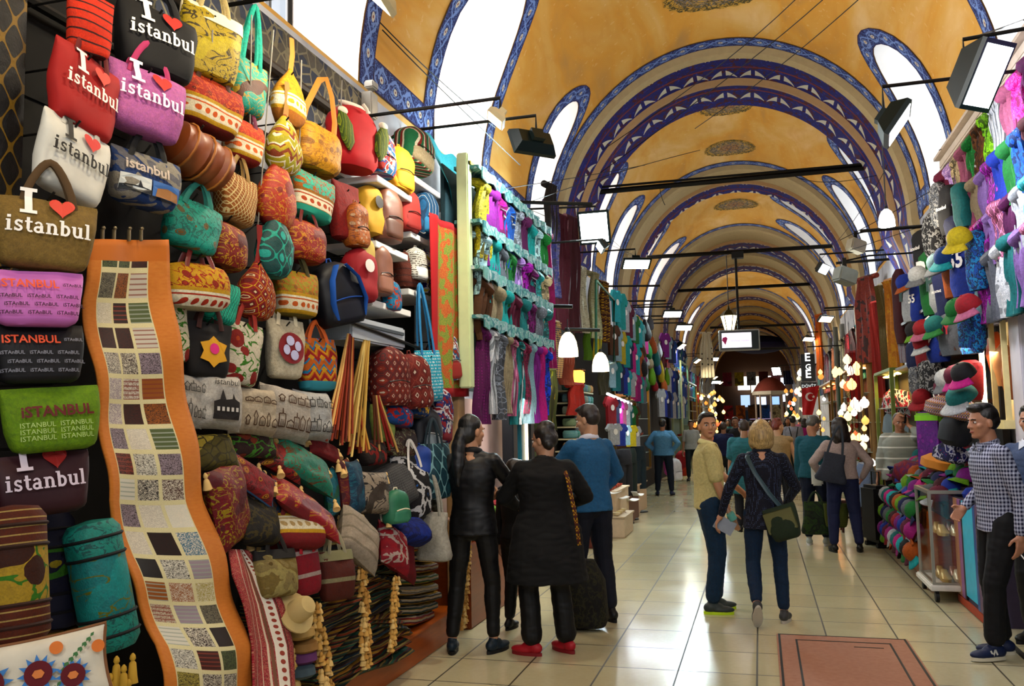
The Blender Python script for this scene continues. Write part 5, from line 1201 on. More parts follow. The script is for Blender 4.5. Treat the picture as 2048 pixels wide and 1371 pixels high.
# ================================================================== lamps, rods, wires
WHITE_GLOW = emit('f4fbff', 14); WARM_GLOW = emit('ffe2b0', 9); GREENBLK = plain('0c1a18', .35, .2, var=.1)
def flood(loc, aim, w, h, power, col=(.9, .97, 1), label='', arm=None, glow=None, shell=None, spread=150):
    r_ = thing('floodlight', label, 'lamp', loc); d = Vector(aim).normalized()
    q = d.to_track_quat('-Z', 'Y').to_matrix()
    T = lambda p: q @ Vector(p)
    m = MB(); k = [(-w / 2, -h / 2, 0), (w / 2, -h / 2, 0), (w / 2, h / 2, 0), (-w / 2, h / 2, 0)]
    dd = h * .45
    k2 = [(-w * .42, -h * .30, dd), (w * .42, -h * .30, dd), (w * .42, h * .30, dd), (-w * .42, h * .30, dd)]
    k3 = [(a * 1.08, b * 1.08, c - .004) for a, b, c in k]; k4 = [(a * 1.08, b * 1.08, .03) for a, b, c in k]
    m.add([T(p) for p in k3 + k4 + k2], [(4, 5, 9, 8), (5, 6, 10, 9), (6, 7, 11, 10), (7, 4, 8, 11), (8, 9, 10, 11), (0, 1, 5, 4), (1, 2, 6, 5), (2, 3, 7, 6), (3, 0, 4, 7), (0, 3, 2, 1)])
    m.box(T((0, 0, dd + .02)), (w * .3, w * .3, .05), q)
    m.build('housing', shell or GREENBLK, r_, False)
    m = MB(); m.add([T((a * .93, b * .93, -.006)) for a, b, c in k], [(0, 3, 2, 1)]); m.build('glass_face', glow or WHITE_GLOW, r_, False)
    if arm:
        m = MB(); a = Vector(arm) - Vector(loc); top = T((0, 0, dd)) + Vector((0, 0, .02))
        m.tube([top, Vector((top.x, top.y, a.z)), a], .014, 6); m.build('wall_arm', M_IRON, r_)
    lo = area(Vector(loc) + d * .02, aim, w, h, power * LM, col, None, spread); lo.parent = r_; lo.location = d * .02
    return r_
p2 = PY(990, 236, 5.97); 
flood(PY(990, 240, 5.9), (-.75, -.25, -.9), .17, .13, 130, (1, .9, .72), 'small glowing warm floodlight on a long black arm in front of the big left window', (-2.85, 5.95, 4.0), emit('fff0cc', 10), plain('e0d0a0', .4))
p3 = PY(1062, 290, 6.95)
flood(p3, (-.75, .75, -.55), .36, .22, 120, (.85, 1, .97), 'black floodlight seen from behind beside the big left window', (-2.85, 6.9, 4.2))
p1 = PX(752, -4, -1.9); flood(p1, (-.8, -.1, -.8), .22, .16, 65, (1, .88, .68), 'warm floodlight cut off at the top of the picture', (-2.85, p1.y, p1.z + .1), emit('fff0cc', 10), plain('cfc090', .4))
for yy in (1.6, 2.9): flood((-1.55, yy, 3.95), (-1, .25, -.75), .22, .16, 46, (1, .86, .62), 'warm floodlight above the hanging bags near the camera, at %.1f metres along' % yy if 0 else ('warm floodlight above the near end of the bag wall' if yy < 2 else 'warm floodlight above the patchwork runner'), (-2.85, yy, 4.1), WARM_GLOW)
p4 = PX(1188, 455, -1.95); flood(p4, (.0, -.9, -.35), .38, .40, 260, (.72, .95, 1), 'blazing white floodlight above the framed scarf stand', (-2.85, p4.y, p4.z + .32))
p4b = PX(1200, 494, -1.8); flood(p4b, (-.9, -.25, -.6), .34, .12, 60, (.72, .95, 1), 'slim floodlight just below the blazing white one', (-2.85, p4b.y, p4b.z + .1))
LL = [(1273, 528, -1.75, 60, 'oval floodlight on the end of the second ceiling rod'), (1345, 628, -1.8, 50, 'first of two slanting floodlights beyond the green-lit stall'), (1368, 655, -1.8, 50, 'second of two slanting floodlights beyond the green-lit stall'), (1427, 718, -1.7, 40, 'small far floodlight left of the hanging screen'), (1432, 764, -1.9, 60, 'bright far floodlight low on the left')]
for (x, y, X, pw, lb) in LL:
    p = PX(x, y, X); flood(p, (.2, -.5, -.8), .42, .2, pw * 3, (.75, .97, 1), lb, (-2.85, p.y, p.z + .25))
pR = PX(1975, 152, 1.45); flood(pR, (.5, -.62, -.5), .24, .40, 60, (.8, .92, 1), 'large white floodlight in the upper right corner', (2.15, pR.y, pR.z + .3))
flood((1.0, 7.2, 4.1), (.9, .1, -.8), .3, .2, 120, (.85, .85, 1), 'floodlight shining on the right scarf racks', (2.15, 7.2, 4.25)) if 0 else None
pR = PX(1798, 250, 1.05); flood(pR, (.85, -.1, -.62), .34, .26, 170, (.85, .88, 1), 'black floodlight facing the right scarf racks', (2.15, pR.y, pR.z + .3))
pR = PX(1648, 538, 1.1); flood(pR, (.8, -.3, -.6), .42, .16, 90, (.9, .95, 1), 'dark hooded floodlight over the right cap stall', (2.15, pR.y, pR.z + .25))
pR = PX(1652, 638, 1.5); flood(pR, (.5, -.5, -.7), .40, .16, 60, (1, .86, .66), 'warm floodlight on the right in front of the orange glow', (2.15, pR.y, pR.z + .2), WARM_GLOW)
pR = PX(1617, 678, 1.4); flood(pR, (.5, -.5, -.7), .42, .14, 60, (1, .86, .66), 'farther warm floodlight on the right', (2.15, pR.y, pR.z + .2), WARM_GLOW)
pR = PX(1553, 742, .6); flood(pR, (-.3, -.8, -.5), .3, .3, 60, (1, 1, 1), 'small tilted white floodlight near the far end', (2.15, pR.y, pR.z + .2))
# unseen fill floodlights added around the camera to light people and goods
for i, (x, y, pw, c_) in enumerate([(-1.0, -1.4, 110, (1, .93, .8)), (1.2, -1.2, 150, (.95, .95, 1)), (1.3, 1.9, 110, (.95, .95, 1))]):
    flood((x, y, 3.9), (-.1 if i < 1 else (-.1, -.25)[i - 1], .9, -.45), .34, .26, pw, c_, ['added fill floodlight high on the left behind the viewpoint', 'added fill floodlight high on the right behind the viewpoint', 'added fill floodlight high on the right above the viewpoint'][i], (-2.85 if x < 0 else 2.15, y, 4.1))
# grey loudspeaker boxes
for x, y, X, lb in [(1690, 552, 1.15, 'grey box loudspeaker beside the hooded floodlight'), (1712, 492, 1.6, 'cream box loudspeaker on the right wall beam')]:
    p = PX(x, y, X); m = MB(); m.box((0, 0, 0), (.26, .2, .2), Matrix.Rotation(.5, 3, 'Z') @ Matrix.Rotation(.3, 3, 'Y'), bev=.02); r_ = m.build('loudspeaker', plain('7c8078' if X < 1.5 else 'b0a890', .5)); r_.location = p; tag(r_, lb, 'loudspeaker')
    m = MB(); m.box((0, 0, .16), (.05, .05, .16)); m.tube([(0, 0, .2), (.3, 0, .25), (2.15 - p.x, 0, .25)], .012, 6); m.build('bracket', M_IRON, r_)
# ceiling rods
def rod(a, b_, r, lb): return bar('tie_rod', a, b_, r, M_IRON, lb, 'rod')
for i, (x0, y0, x1, y1, Y, lb) in enumerate([(1150, 388, 1780, 330, 14.3, 'nearest long iron tie rod across the vault'), (1180, 376, 1770, 324, 14.25, 'thin cable duct lying on the nearest tie rod'), (1268, 516, 1690, 490, 21.5, 'second long iron tie rod across the vault'), (1345, 582, 1650, 566, 27.5, 'third long iron tie rod across the vault'), (1420, 655, 1610, 648, 30, 'far iron tie rod behind the screen'), (1430, 700, 1600, 695, 34, 'farthest iron tie rod')]):
    a, c = PY(x0, y0, Y), PY(x1, y1, Y); a.x = max(a.x, XL + .02); c.x = min(c.x, XR - .02); rod(a, c, [.045, .02, .05, .05, .04, .04][i], lb)
for x0, y0, x1, y1, Y, lb in [(1720, 462, 1925, 446, 11.5, 'black iron rod over the right cap stall'), (1672, 526, 1880, 510, 15, 'lower black iron rod over the right cap stall'), (1648, 616, 1740, 612, 20, 'short iron rod beyond the hanging rugs'), (1000, 403, 1185, 408, 9.9, 'iron rod carrying the blazing white floodlight'), (1070, 611, 1145, 613, 9.6, 'short iron rod behind the dark garments'), (1130, 658, 1200, 660, 10.5, 'iron rod carrying two white pendant lamps')]:
    rod(PY(x0, y0, Y), PY(x1, y1, Y), .022, lb)
for i, (x0, y0, x1, yb) in enumerate([(1210, 572, 1320, 600), (1236, 602, 1332, 622), (1262, 614, 1345, 640), (1282, 632, 1350, 650), (1300, 646, 1368, 660)]):
    Y = [15, 17, 18.5, 20.5, 22.5][i]; a, c = PY(x0, y0, Y), PY(x1, y0 - 1, Y); m = MB(); m.tube([PY(x0, yb, Y), a, c], .018, 6)
    tag(m.build('lamp_bracket', M_IRON), 'thin iron lamp bracket, %s from near on the left wall' % ORD[i], 'bracket', 'lamp brackets on the left wall')
# wires
WR = [((1590, 0, 9), (1440, 145, 12), (1160, 330, 14)), ((1645, 0, 9), (1500, 130, 12), (1180, 360, 14)), ((1716, 0, 9), (1560, 140, 12), (1390, 257, 14)), ((760, 45, 6.2), (860, 150, 7), (990, 255, 9)), ((765, 60, 6.2), (870, 170, 7), (1040, 330, 10)), ((1000, 378, 9.5), (1130, 360, 11), (1290, 330, 14)), ((1060, 404, 10), (1200, 350, 12), (1400, 300, 14)), ((1040, 410, 10), (1110, 440, 12), (1290, 520, 21)), ((1225, 480, 14), (1260, 510, 16), (1345, 600, 24)), ((1320, 378, 14.3), (1322, 395, 14.3), (1330, 410, 14.3)), ((1585, 350, 14), (1640, 380, 14), (1775, 345, 13.8)), ((1905, 333, 10), (1900, 290, 9.5), (1878, 300, 9)), ((1680, 480, 13), (1760, 440, 12.5), (1900, 360, 11)), ((1700, 500, 14), (1790, 470, 13), (1880, 440, 12)), ((2048, 40, 5), (1990, 62, 6), (1925, 80, 7)), ((1640, 520, 18), (1720, 440, 14), (1775, 330, 13))]
for i, w in enumerate(WR):
    a, b_, c = [PY(*q) for q in w]; m = MB(); m.tube([a * (1 - t) ** 2 + b_ * 2 * t * (1 - t) + c * t * t for t in [k / 12 for k in range(13)]], .007 if i < 5 else .005, 4)
    pa = ['thin black wire rising to the top of the picture, left one of three', 'thin black wire rising to the top of the picture, middle one of three', 'thin black wire rising to the top of the picture, right one of three', 'upper wire crossing the big left window', 'lower wire crossing the big left window', 'wire running from the awning to the first arch', 'wire sagging above the dark garments', 'wire leading down to the second tie rod', 'wire by the oval floodlight', 'short wire dangling from the nearest tie rod', 'wire on the right side of the nearest tie rod', 'short wire at the corner of the right scarf rack', 'wire rising over the right cap stall', 'lower wire over the right cap stall', 'wire in the upper right corner', 'wire to the right pendant bulb'][i]
    tag(m.build('wire', M_BLACK), pa, 'wire')
# wall junction box
m = MB(); p = PX(738, 212, -2.8); m.box(p, (.1, .12, .2), bev=.01); m.box(p + Vector((.02, 0, .16)), (.08, .1, .06), bev=.01); tag(m.build('junction_box', plain('b0aca0', .5)), 'old white junction box on the wall above the red winged backpack', 'box')
# pendant lamps
def pendant(p, r, h, lb, top, col='ffe8b8', st=3.5, pw=14):
    r_ = thing('pendant_lamp', lb, 'lamp', p); m = MB()
    m.lathe([(r, -h / 2), (r * .98, -h * .2), (r * .85, h * .1), (r * .6, h * .34), (r * .25, h * .48), (.01, h * .5)], n=24); m.build('lamp_shade', emit(col, st), r_)
    m = MB(); m.lathe([(r * .25, h * .46), (r * .2, h * .6), (.012, h * .66)], n=12); m.tube([(0, 0, h * .6), (0, 0, top - p.z)], .006, 5); m.build('cord', M_BLACK, r_)
    l = bpy.data.lights.new('bulb', 'POINT'); l.energy = pw; l.color = (1, .85, .6); l.shadow_soft_size = r; o = bpy.data.objects.new('bulb', l); COL.objects.link(o); o.parent = r_; o.location = (0, 0, -h * .7)
    return r_
pendant(PY(1136, 688, 10.3), .12, .30, 'white bell pendant lamp, left and nearer one of a pair', 2.9)
pendant(PY(1201, 723, 11.6), .115, .26, 'white bell pendant lamp, right and farther one of a pair', 2.8)
p = PX(1773, 435, 1.25); pendant(p, .075, .17, 'round white bulb lamp hanging before the right vault foot', p.z + .8, 'eafaff', 9, 45)
p = PY(1150, 754, 13.2); r_ = thing('box_lamp', 'square amber lamp glowing beneath the pendant lamps', 'lamp', p); m = MB(); m.box((0, 0, 0), (.26, .26, .2), bev=.02); m.build('shade', emit('ffb040', 3), r_)
m = MB(); m.box((0, 0, .11), (.28, .28, .02)); m.box((0, 0, -.11), (.28, .28, .02)); m.tube([(0, 0, .1), (0, 0, 1.2)], .008, 5); m.build('frame', plain('5c3010'), r_)
# lantern and screen
p = PY(1458, 640, 21.3); r_ = thing('street_lantern', 'hanging glass lantern with iron frame above the screen', 'lantern', p)
m = MB(); m.lathe([(.10, -.26), (.19, .1), (.19, .11), (.10, -.255)], n=6); m.build('glass', emit('fff0c0', 5), r_, False)
m = MB()
for k in range(6):
    a = 2 * pi * k / 6; m.tube([(.105 * cos(a), .105 * sin(a), -.26), (.195 * cos(a), .195 * sin(a), .1)], .01, 4)
m.lathe([(.21, .1), (.21, .12), (.12, .22), (.05, .25), (.03, .32), (.005, .36)], n=6); m.lathe([(.005, -.36), (.04, -.3), (.11, -.27), (.11, -.255)], n=6); m.build('frame', plain('3c3410', .4, .6), r_, False)
m = MB(); zt_ = PY(1462, 510, 21.3).z; m.tube([(0, 0, .3), (0, 0, zt_ - p.z)], .012, 5); m.build('cord', M_BLACK, r_)
m = MB(); q = PY(1475, 510, 21.4); m.box(q, (.28, .2, .16), bev=.01); tag(m.build('junction_box', M_BLACK), 'black box fixed on the second tie rod', 'box')
p = PY(1478.5, 680, 19.5); r_ = thing('hanging_screen', 'flat screen hanging from a pole, showing a white picture with magenta mark', 'screen', p, R(6))
m = MB(); m.box((0, 0, 0), (.86, .1, .46), bev=.015); m.build('housing', plain('8c8c84', .4), r_)
m = MB(); m.box((0, -.052, 0), (.80, .004, .40)); m.build('bezel', plain('04181c', .2), r_)
m = MB(); m.box((-.06, -.057, .0), (.62, .004, .32)); m.build('display', emit('e8e4f0', 1.2), r_)
put_print('lettering', text_polys('avrasya medya', .40, -.2, -.03, .0, .2), lambda x, z: -.055, plain('8878a0'), r_)
put_print('logo', [[Vector(q_) for q_ in [(-.35, .06), (-.28, .08), (-.25, .04), (-.27, -.02), (-.3, -.1), (-.34, -.03), (-.37, -.0)]]], lambda x, z: -.055, plain('b82c6c'), r_)
m = MB(); m.box((0, .03, 1.0), (.05, .05, 1.6)); m.build('pole', M_IRON, r_)
# medallions painted on the crown of the vault
def m_medal():
    g = G('painted_medallion', .75); u, v, _ = g.xyz('UV')
    r = (u * u + v * v).m('SQRT'); n = g.noise(7, 3, g.comb(u, v, 0.), 1)
    c = g.mix((n - .5).abs() < .06, 'c09434', '4c4424'); c = g.mix((r < .8) * ((n * 6).fr() < .42), c, '6a6a70'); c = g.mix((r < .42) * ((n * 9).fr() < .3), c, '8a3c1c')
    c = g.mix((r * 5 - n * 1.2).fr() < .12, c, '3c3414'); return g.out(c)
MM = m_medal(); md = MB()
for (Y, rx, ry) in [(11.0, .62, .5), (15.2, .47, .52), (17.7, .5, .5), (22.5, .55, .55), (32.4, .6, .6), (40.5, .6, .6)]:
    n = 40; vs = []; us = []
    for i in range(n + 1):
        for j in range(5):
            a = 2 * pi * i / n; r = j / 4 * (1 + .05 * (i % 2)); th = pi / 2 - .0 + r * rx * cos(a) / 2.6; vs.append(vp(Y + r * ry * sin(a), th, .008)); us.append((r * cos(a), r * sin(a)))
    md.add(vs, [(i * 5 + j, i * 5 + j + 1, (i + 1) * 5 + j + 1, (i + 1) * 5 + j) for i in range(n) for j in range(4)], 0, us)
o = md.build('trim_40', MM); o['kind'] = 'structure'

# ================================================================== left side beyond the framed stand
b = MB(); b.box((-2.84, 19.0, 1.7), (.08, 18.6, 3.4)); tag(b.build('display_board', plain('1c1814', .9)), 'long dark board behind the goods of the far left stalls', 'board')
def b_shirt(root, w, h, mat, print_=None):
    pts = [(-.30, .5), (-.12, .5), (-.08, .44), (.08, .44), (.12, .5), (.30, .5), (.5, .26), (.40, .14), (.30, .22), (.29, -.5), (-.29, -.5), (-.30, .22), (-.40, .14), (-.5, .26)]
    m = MB(); m.prism([(x * w * 1.2, z * h) for x, z in pts], -.025, .025); m.build('cloth', mat, root, False)
    if print_:
        put_print('chest_print', print_ if isinstance(print_, list) else [[Vector((w * .16 * cos(t * pi / 5), h * .12 + w * .16 * sin(t * pi / 5))) for t in range(10)]], lambda x, z: -.022, plain('d8d4cc'), root)
def hang(x, y, w, h, X, yaw, mat, name, cat, lb, grp=None, side=-1, knot=False, kind='scarf'):
    p, a, W, Hh = at(x, y, X, yaw, w, h, side)
    r_ = thing(name, lb, cat, p + Vector((0, 0, Hh / 2)), a, grp); 
    if kind == 'scarf': b_scarf(r_, W, Hh, mat, knot, int(x + y))
    return r_
for i, (x, y, w, h, c_, nm, lb) in enumerate([
    (1086, 600, 44, 270, ('plain', 'b0106c', '8a0c54'), 'shawl', 'long magenta shawl hanging at the end of the framed stand'),
    (1102, 500, 26, 190, ('brocade', '2c2c5c', '5c4c5c', '181830'), 'robe', 'dark blue robe behind the magenta shawl'),
    (1120, 545, 34, 230, ('plain', '5c1c2c', '3c1018'), 'robe', 'maroon robe hanging high, left one of two'),
    (1144, 550, 32, 230, ('plain', '4c1420', '2c0c14'), 'robe', 'darker maroon robe hanging high, right one of two'),
    (1098, 425, 24, 110, ('plain', '14100c', '28201c'), 'robe', 'black garment below the left iron rod'),
    (1160, 600, 26, 130, ('brocade', 'b8b4a0', '8a8474', 'a8a490'), 'carpet', 'cream patterned carpet hanging above the pendant lamps, left of two'),
    (1186, 612, 26, 130, ('brocade', 'a8a484', '787454', '98946c'), 'carpet', 'beige patterned carpet hanging above the pendant lamps, right of two'),
    (1206, 625, 20, 120, ('kilim', '4c2418', '2c1810', '6a4a34'), 'carpet', 'narrow brown carpet beside the beige one'),
    (1192, 700, 14, 80, ('plain', 'c8b810', 'a09008'), 'shawl', 'yellow green tasselled shawl between the pendant lamps'),
    (1172, 690, 14, 60, ('plain', '5c7c34', '486828'), 'shawl', 'olive green shawl between the pendant lamps'),
    (1205, 760, 26, 60, ('plain', '2c2818', '3c3820'), 'shawl', 'dark fringed shawl below the farther pendant lamp'),
    (1108, 700, 20, 110, ('check', '2c2c3c', 'b0906c'), 'beaded_hanging', 'beaded hanging with bright squares by the nearer pendant lamp'),
    (1130, 735, 30, 70, ('plain', '7a3018', '5c2010'), 'robe', 'rust garment beneath the nearer pendant lamp'),
    (1100, 800, 20, 120, ('stripe', '3c4424', '6a7434', '24280c', '8a7c3c'), 'shawl', 'olive striped shawl hanging beside the shop entrance'),
    (1150, 800, 40, 60, ('plain', 'a02018', '7a1810'), 'robe', 'red garment near the older shopkeeper'),
    (1062, 500, 18, 100, ('plain', '1c2c6c', '142050'), 'shawl', 'deep blue cloth hanging right of the framed stand top')]):
    kk = c_[0]; hang(x, y, w, h, -2.5 if i not in (0,) else -2.32, 15, C(kk, *c_[1:], sc=1.2), nm, nm if nm != 'beaded_hanging' else 'beads', lb)
# green iron display frame
m = MB(); q = [PX(1192, 560, -2.3), PX(1228, 600, -2.3), PX(1228, 725, -2.3), PX(1192, 735, -2.3)]
m.tube(q + [q[0]], .02, 6); tag(m.build('iron_rack', plain('2c5c44', .4, .4)), 'green iron rack standing out above the pendant lamps', 'rack')
def pick(cn): return C('plain', SC_C[cn], tint(SC_C[cn], .75))
def shirt_row(side, xa, ya, xb, yb, X, n, w, h, cols, rowlab, yaw=25, pr=True, name='shirt'):
    a, c = PX(xa, ya, X), PX(xb, yb, X)
    for i in range(n):
        t = i / max(1, n - 1); p = a.lerp(c, t); cn = cols[i % len(cols)]
        r_ = thing(name, '%s T-shirt in %s, %s from near end' % (cn, rowlab, ORD[i]), 'T-shirt', p, faceR(side, yaw + random.uniform(-8, 8)), 'T-shirts in ' + rowlab)
        b_shirt(r_, w, h * random.uniform(.9, 1.1), pick(cn), pr and i % 2 == 0)
GA = ['aqua', 'turquoise', 'white', 'wine', 'ice blue', 'green', 'aqua', 'teal', 'pink', 'orange']
shirt_row(-1, 1232, 612, 1288, 682, -2.4, 9, .36, .62, GA, 'the top row, green-lit stall')
shirt_row(-1, 1226, 680, 1288, 738, -2.4, 10, .34, .56, ['brown', 'ice blue', 'yellow', 'turquoise', 'navy', 'pink', 'aqua', 'orange', 'magenta', 'white'], 'the middle row, green-lit stall')
shirt_row(-1, 1222, 748, 1285, 782, -2.4, 10, .34, .5, ['ice blue', 'teal', 'navy', 'royal blue', 'aqua', 'white', 'pink', 'magenta', 'turquoise', 'grey'], 'the bottom row, green-lit stall')
shirt_row(-1, 1222, 822, 1268, 838, -2.25, 8, .3, .5, ['red', 'navy', 'magenta', 'rose', 'white', 'teal', 'green', 'brown'], 'the rail under the tube light')
shirt_row(-1, 1228, 868, 1272, 872, -2.15, 5, .3, .36, ['white', 'royal blue', 'ice blue', 'yellow', 'white'], 'the lower display by the mannequin legs')
m = MB(); a, c = PX(1215, 787, -2.2), PX(1262, 807, -2.2); m.tube([a, c], .02, 8); tag(m.build('fluorescent_tube', emit('e8f8ff', 10)), 'white fluorescent tube over the rail of T-shirts', 'lamp')
area((a + c) / 2 + Vector((.0, 0, -.05)), (.2, 0, -1), .05, 1.5, 40, (.85, .95, 1))
shirt_row(-1, 1330, 690, 1368, 725, -2.4, 10, .42, .7, ['violet', 'ice blue', 'navy', 'blue', 'royal blue', 'blue', 'teal', 'blue', 'navy', 'ice blue'], 'the upper row, blue stall')
shirt_row(-1, 1335, 760, 1368, 775, -2.4, 9, .42, .7, ['white', 'royal blue', 'blue', 'navy', 'ice blue', 'white', 'blue', 'royal blue', 'blue'], 'the middle row, blue stall')
shirt_row(-1, 1322, 805, 1366, 815, -2.4, 10, .42, .7, ['white', 'royal blue', 'navy', 'blue', 'white', 'blue', 'ice blue', 'blue', 'white', 'blue'], 'the lower row, blue stall')
# hanging bags of the farther stall
HB = [('black', 1290, 660, 22, 44), ('green', 1296, 700, 16, 36), ('orange', 1305, 690, 18, 34), ('brown', 1284, 700, 16, 30), ('teal', 1312, 712, 14, 40), ('beige', 1298, 722, 16, 30), ('black', 1284, 730, 20, 46), ('lime', 1304, 750, 14, 40), ('white', 1318, 700, 12, 30), ('yellow', 1322, 742, 12, 44), ('lime', 1334, 752, 10, 36), ('blue', 1316, 735, 12, 30), ('red', 1310, 770, 12, 24), ('green', 1290, 765, 16, 34), ('orange', 1328, 770, 12, 30), ('grey', 1300, 645, 14, 30)]
for i, (cn, x, y, w, h) in enumerate(HB):
    p, a, W, Hh = at(x, y, -2.35 - .03 * (i % 3), 20, w, h); r_ = thing('shoulder_bag', '%s bag in the hanging cluster beyond the green-lit stall, %s from the top' % (cn, ORD[sorted(range(16), key=lambda k: HB[k][2]).index(i)]), 'bag', p, a, 'hanging cluster of far bags')
    b_hobo(r_, W, Hh, pick(cn), plain('202020'), hl=.15)
# shelves of folded scarves behind the older shopkeeper
for k in range(7):
    z = 1.15 + k * .17
    m = MB(); m.box((-2.66, 12.9, z - .07), (.3, 1.5, .02)); tag(m.build('wall_shelf', plain('b0a888')), 'shelf board %s' % (['lowest', 'second lowest', 'third lowest', 'middle', 'third highest', 'second highest', 'highest'][k]) + ' in the folded scarf shelving', 'shelf')
    for j in range(7):
        m = MB(); y = 12.25 + j * .22; m.loft([(-.05, .1, .09), (-.03, .11, .1), (.03, .11, .1), (.055, .1, .08)], 12, 4); o = m.build('folded_scarf', C('hstripe', ['3c7c74', '4c6c7c', '6a7c5c', 'b07c4c', '2c5c5c', '8a8c80', '5c8c94'][(j + k * 3) % 7], 'a8c0b4', sc=6)); o.location = (-2.6, y, z + .0); o.rotation_euler = (0, 0, R(90))
        tag(o, 'folded pastel scarf in the shelving behind the blue-sweatered man', 'folded scarf', 'folded scarves in the shelving')
# stepped plinths with trinkets
STEP = [(-2.35, 13.5, .55, 1.3, .62, 'd0b898', 'cream front'), (-2.4, 14.9, .6, 1.2, .42, '5c3018', 'brown front'), (-2.28, 13.1, .7, .9, .28, 'c8b498', 'low'), (-2.42, 16.4, .5, 1.6, .5, 'c8ac88', 'farther'), (-2.4, 12.0, .6, .9, .16, '5c2414', 'dark low')]
for i, (x, y, dx, dy, hh, c_, lb) in enumerate(STEP):
    m = MB(); m.box((x, y, hh / 2), (dx, dy, hh), bev=.01); m.box((x, y, hh + .012), (dx + .04, dy + .04, .024)); tag(m.build('display_plinth', plain(c_, .5)), '%s display plinth loaded with trinkets on the left floor' % lb, 'plinth')
tr_m = [plain(c_, .3) for c_ in ('c8901c', '8a2418', '3c5c2c', 'c8b070', '5c3c1c', 'a03c14', '2c5c5c', 'd8c8a0')]
tm = []
for k, m_ in enumerate(tr_m):
    m = MB()
    if k % 2: m.lathe([(.02, 0), (.05, .02), (.06, .05), (.055, .05), (.03, .02), (.005, .015)], n=12)
    else: m.lathe([(.025, 0), (.05, .03), (.045, .07), (.02, .09), (.025, .11), (.005, .12)], n=12)
    tm.append(m.mesh('trinket', m_))
for i in range(110):
    sx, sy, dx, dy, hh = STEP[i % 5][:5]
    o = bpy.data.objects.new('trinket_bowl' if (i * 7 % 8) % 2 else 'trinket_jar', tm[i * 7 % 8]); COL.objects.link(o)
    j = i // 5; o.location = (sx - dx / 2 + .07 + (j % 4) * (dx - .12) / 3.4, sy - dy / 2 + .07 + (j // 4) * (dy - .12) / 5.2, hh + .025)
    tag(o, 'small glazed %s among the trinkets on the stepped plinths' % ('bowl' if (i * 7 % 8) % 2 else 'jar'), 'trinket', 'trinkets on the stepped plinths')
# white brochure trays
for i, (x, y) in enumerate([(1222, 985), (1238, 995), (1258, 1000), (1270, 990)]):
    p = PX(x, y, -2.1 + .02 * i); m = MB(); m.grid(lambda u, v: Vector(((u - .5) * .26, (v - .5) * .2, .05 * (2 * u - 1) ** 2)), 8, 4); o = m.build('paper_tray', plain('dcd8d0', .5)); o.modifiers.new('s', 'SOLIDIFY').thickness = .008; o.location = (p.x, p.y, max(.33, p.z)); o.rotation_euler = (0, .2, .4 * i)
    tag(o, 'white curved tray on the low trinket plinth, %s from the near end' % ORD[i], 'tray', 'white trays')
# jeans on legs of a display form
for i, (x, cn) in enumerate([(1256, '12241c'), (1276, '1c3038'), (1246, '1c1c20')]):
    p = PX(x, 920, -2.2); r_ = thing('display_trousers', ['dark green jeans on a display form by the trinkets', 'blue jeans on a display form by the trinkets', 'black jeans on a display form, leftmost by the trinkets'][i], 'trousers', (p.x, p.y, 0), R(60)); m = MB()
    m.loft([(.42, .09, .08, -.09), (.75, .1, .09, -.085), (.98, .12, .1, -.07)], 14, 2.2); m.build('leg', C('plain', cn, tint(cn, .7)), r_)
    m = MB(); m.loft([(.42, .09, .08, .09), (.75, .1, .09, .085), (.98, .12, .1, .07)], 14, 2.2); m.build('leg', C('plain', cn, tint(cn, .7)), r_)
    m = MB(); m.loft([(.95, .17, .11), (1.1, .18, .12), (1.2, .15, .1)], 18, 2.2); m.build('waist', C('plain', cn, tint(cn, .7)), r_)
    m = MB(); m.lathe([(.16, 0), (.15, .02), (.02, .03), (.02, .96), (.01, .98)], n=12); m.build('stand', M_IRON, r_)
# shop window with warm lights behind the light-blue shirted man
def glow_cabinet(side, X, y0, y1, z0, z1, frame, back, lb, shelves=4, bulbs=True, gl='ffd890', bs=3):
    r_ = thing('glass_cabinet', lb, 'cabinet', (X, (y0 + y1) / 2, z0)); w = y1 - y0; h = z1 - z0; s = 1 if side < 0 else -1
    m = MB()
    for yy in (-w / 2, w / 2): m.box((0, yy, h / 2), (.05, .05, h)); m.box((-s * .3, yy, h / 2), (.05, .05, h))
    m.box((-s * .15, 0, .02), (.34, w, .04)); m.box((-s * .15, 0, h), (.34, w, .04)); m.build('frame', frame, r_, False)
    m = MB(); m.box((-s * .33, 0, h / 2), (.02, w, h)); m.build('back_panel', back, r_, False)
    for k in range(1, shelves):
        m = MB(); m.box((-s * .15, 0, h * k / shelves), (.28, w - .06, .012)); m.build('shelf', plain('a8b8b0', .2), r_, False)
    if bulbs:
        for k in range(3): m = MB(); m.lathe([(.0, -.02), (.045, -.015), (.05, 0), (.01, .02)], (-s * .12, -w / 3 + w / 3 * k, h - .05), 10); m.build('spotlight', emit(gl, 8), r_)
        area((X - s * .12, (y0 + y1) / 2, z1 - .1), (0, 0, -1), .2, w * .8, bs * 4, lin(gl)).parent = None
    return r_
GOLDW = plain('7a5c1c', .4, .3); DARKW = wood('3c2010', '24140a')
glow_cabinet(-1, -2.42, 17.0, 20.0, .6, 2.45, GOLDW, plain('6a4424'), 'warm lit glass shopfront behind the man in the light blue shirt', 5)
glow_cabinet(-1, -2.3, 27.5, 30.2, 0, 3.5, plain('8a9c78', .4, .3), plain('607c70'), 'tall green-lit glass cabinet with golden posts on the far left', 6, True, 'c8fff0', 8)
glow_cabinet(-1, -2.35, 31.0, 35.0, 0, 3.0, GOLDW, plain('4c6c64'), 'farther glass cabinet on the left', 6, True, 'c8fff0', 6)
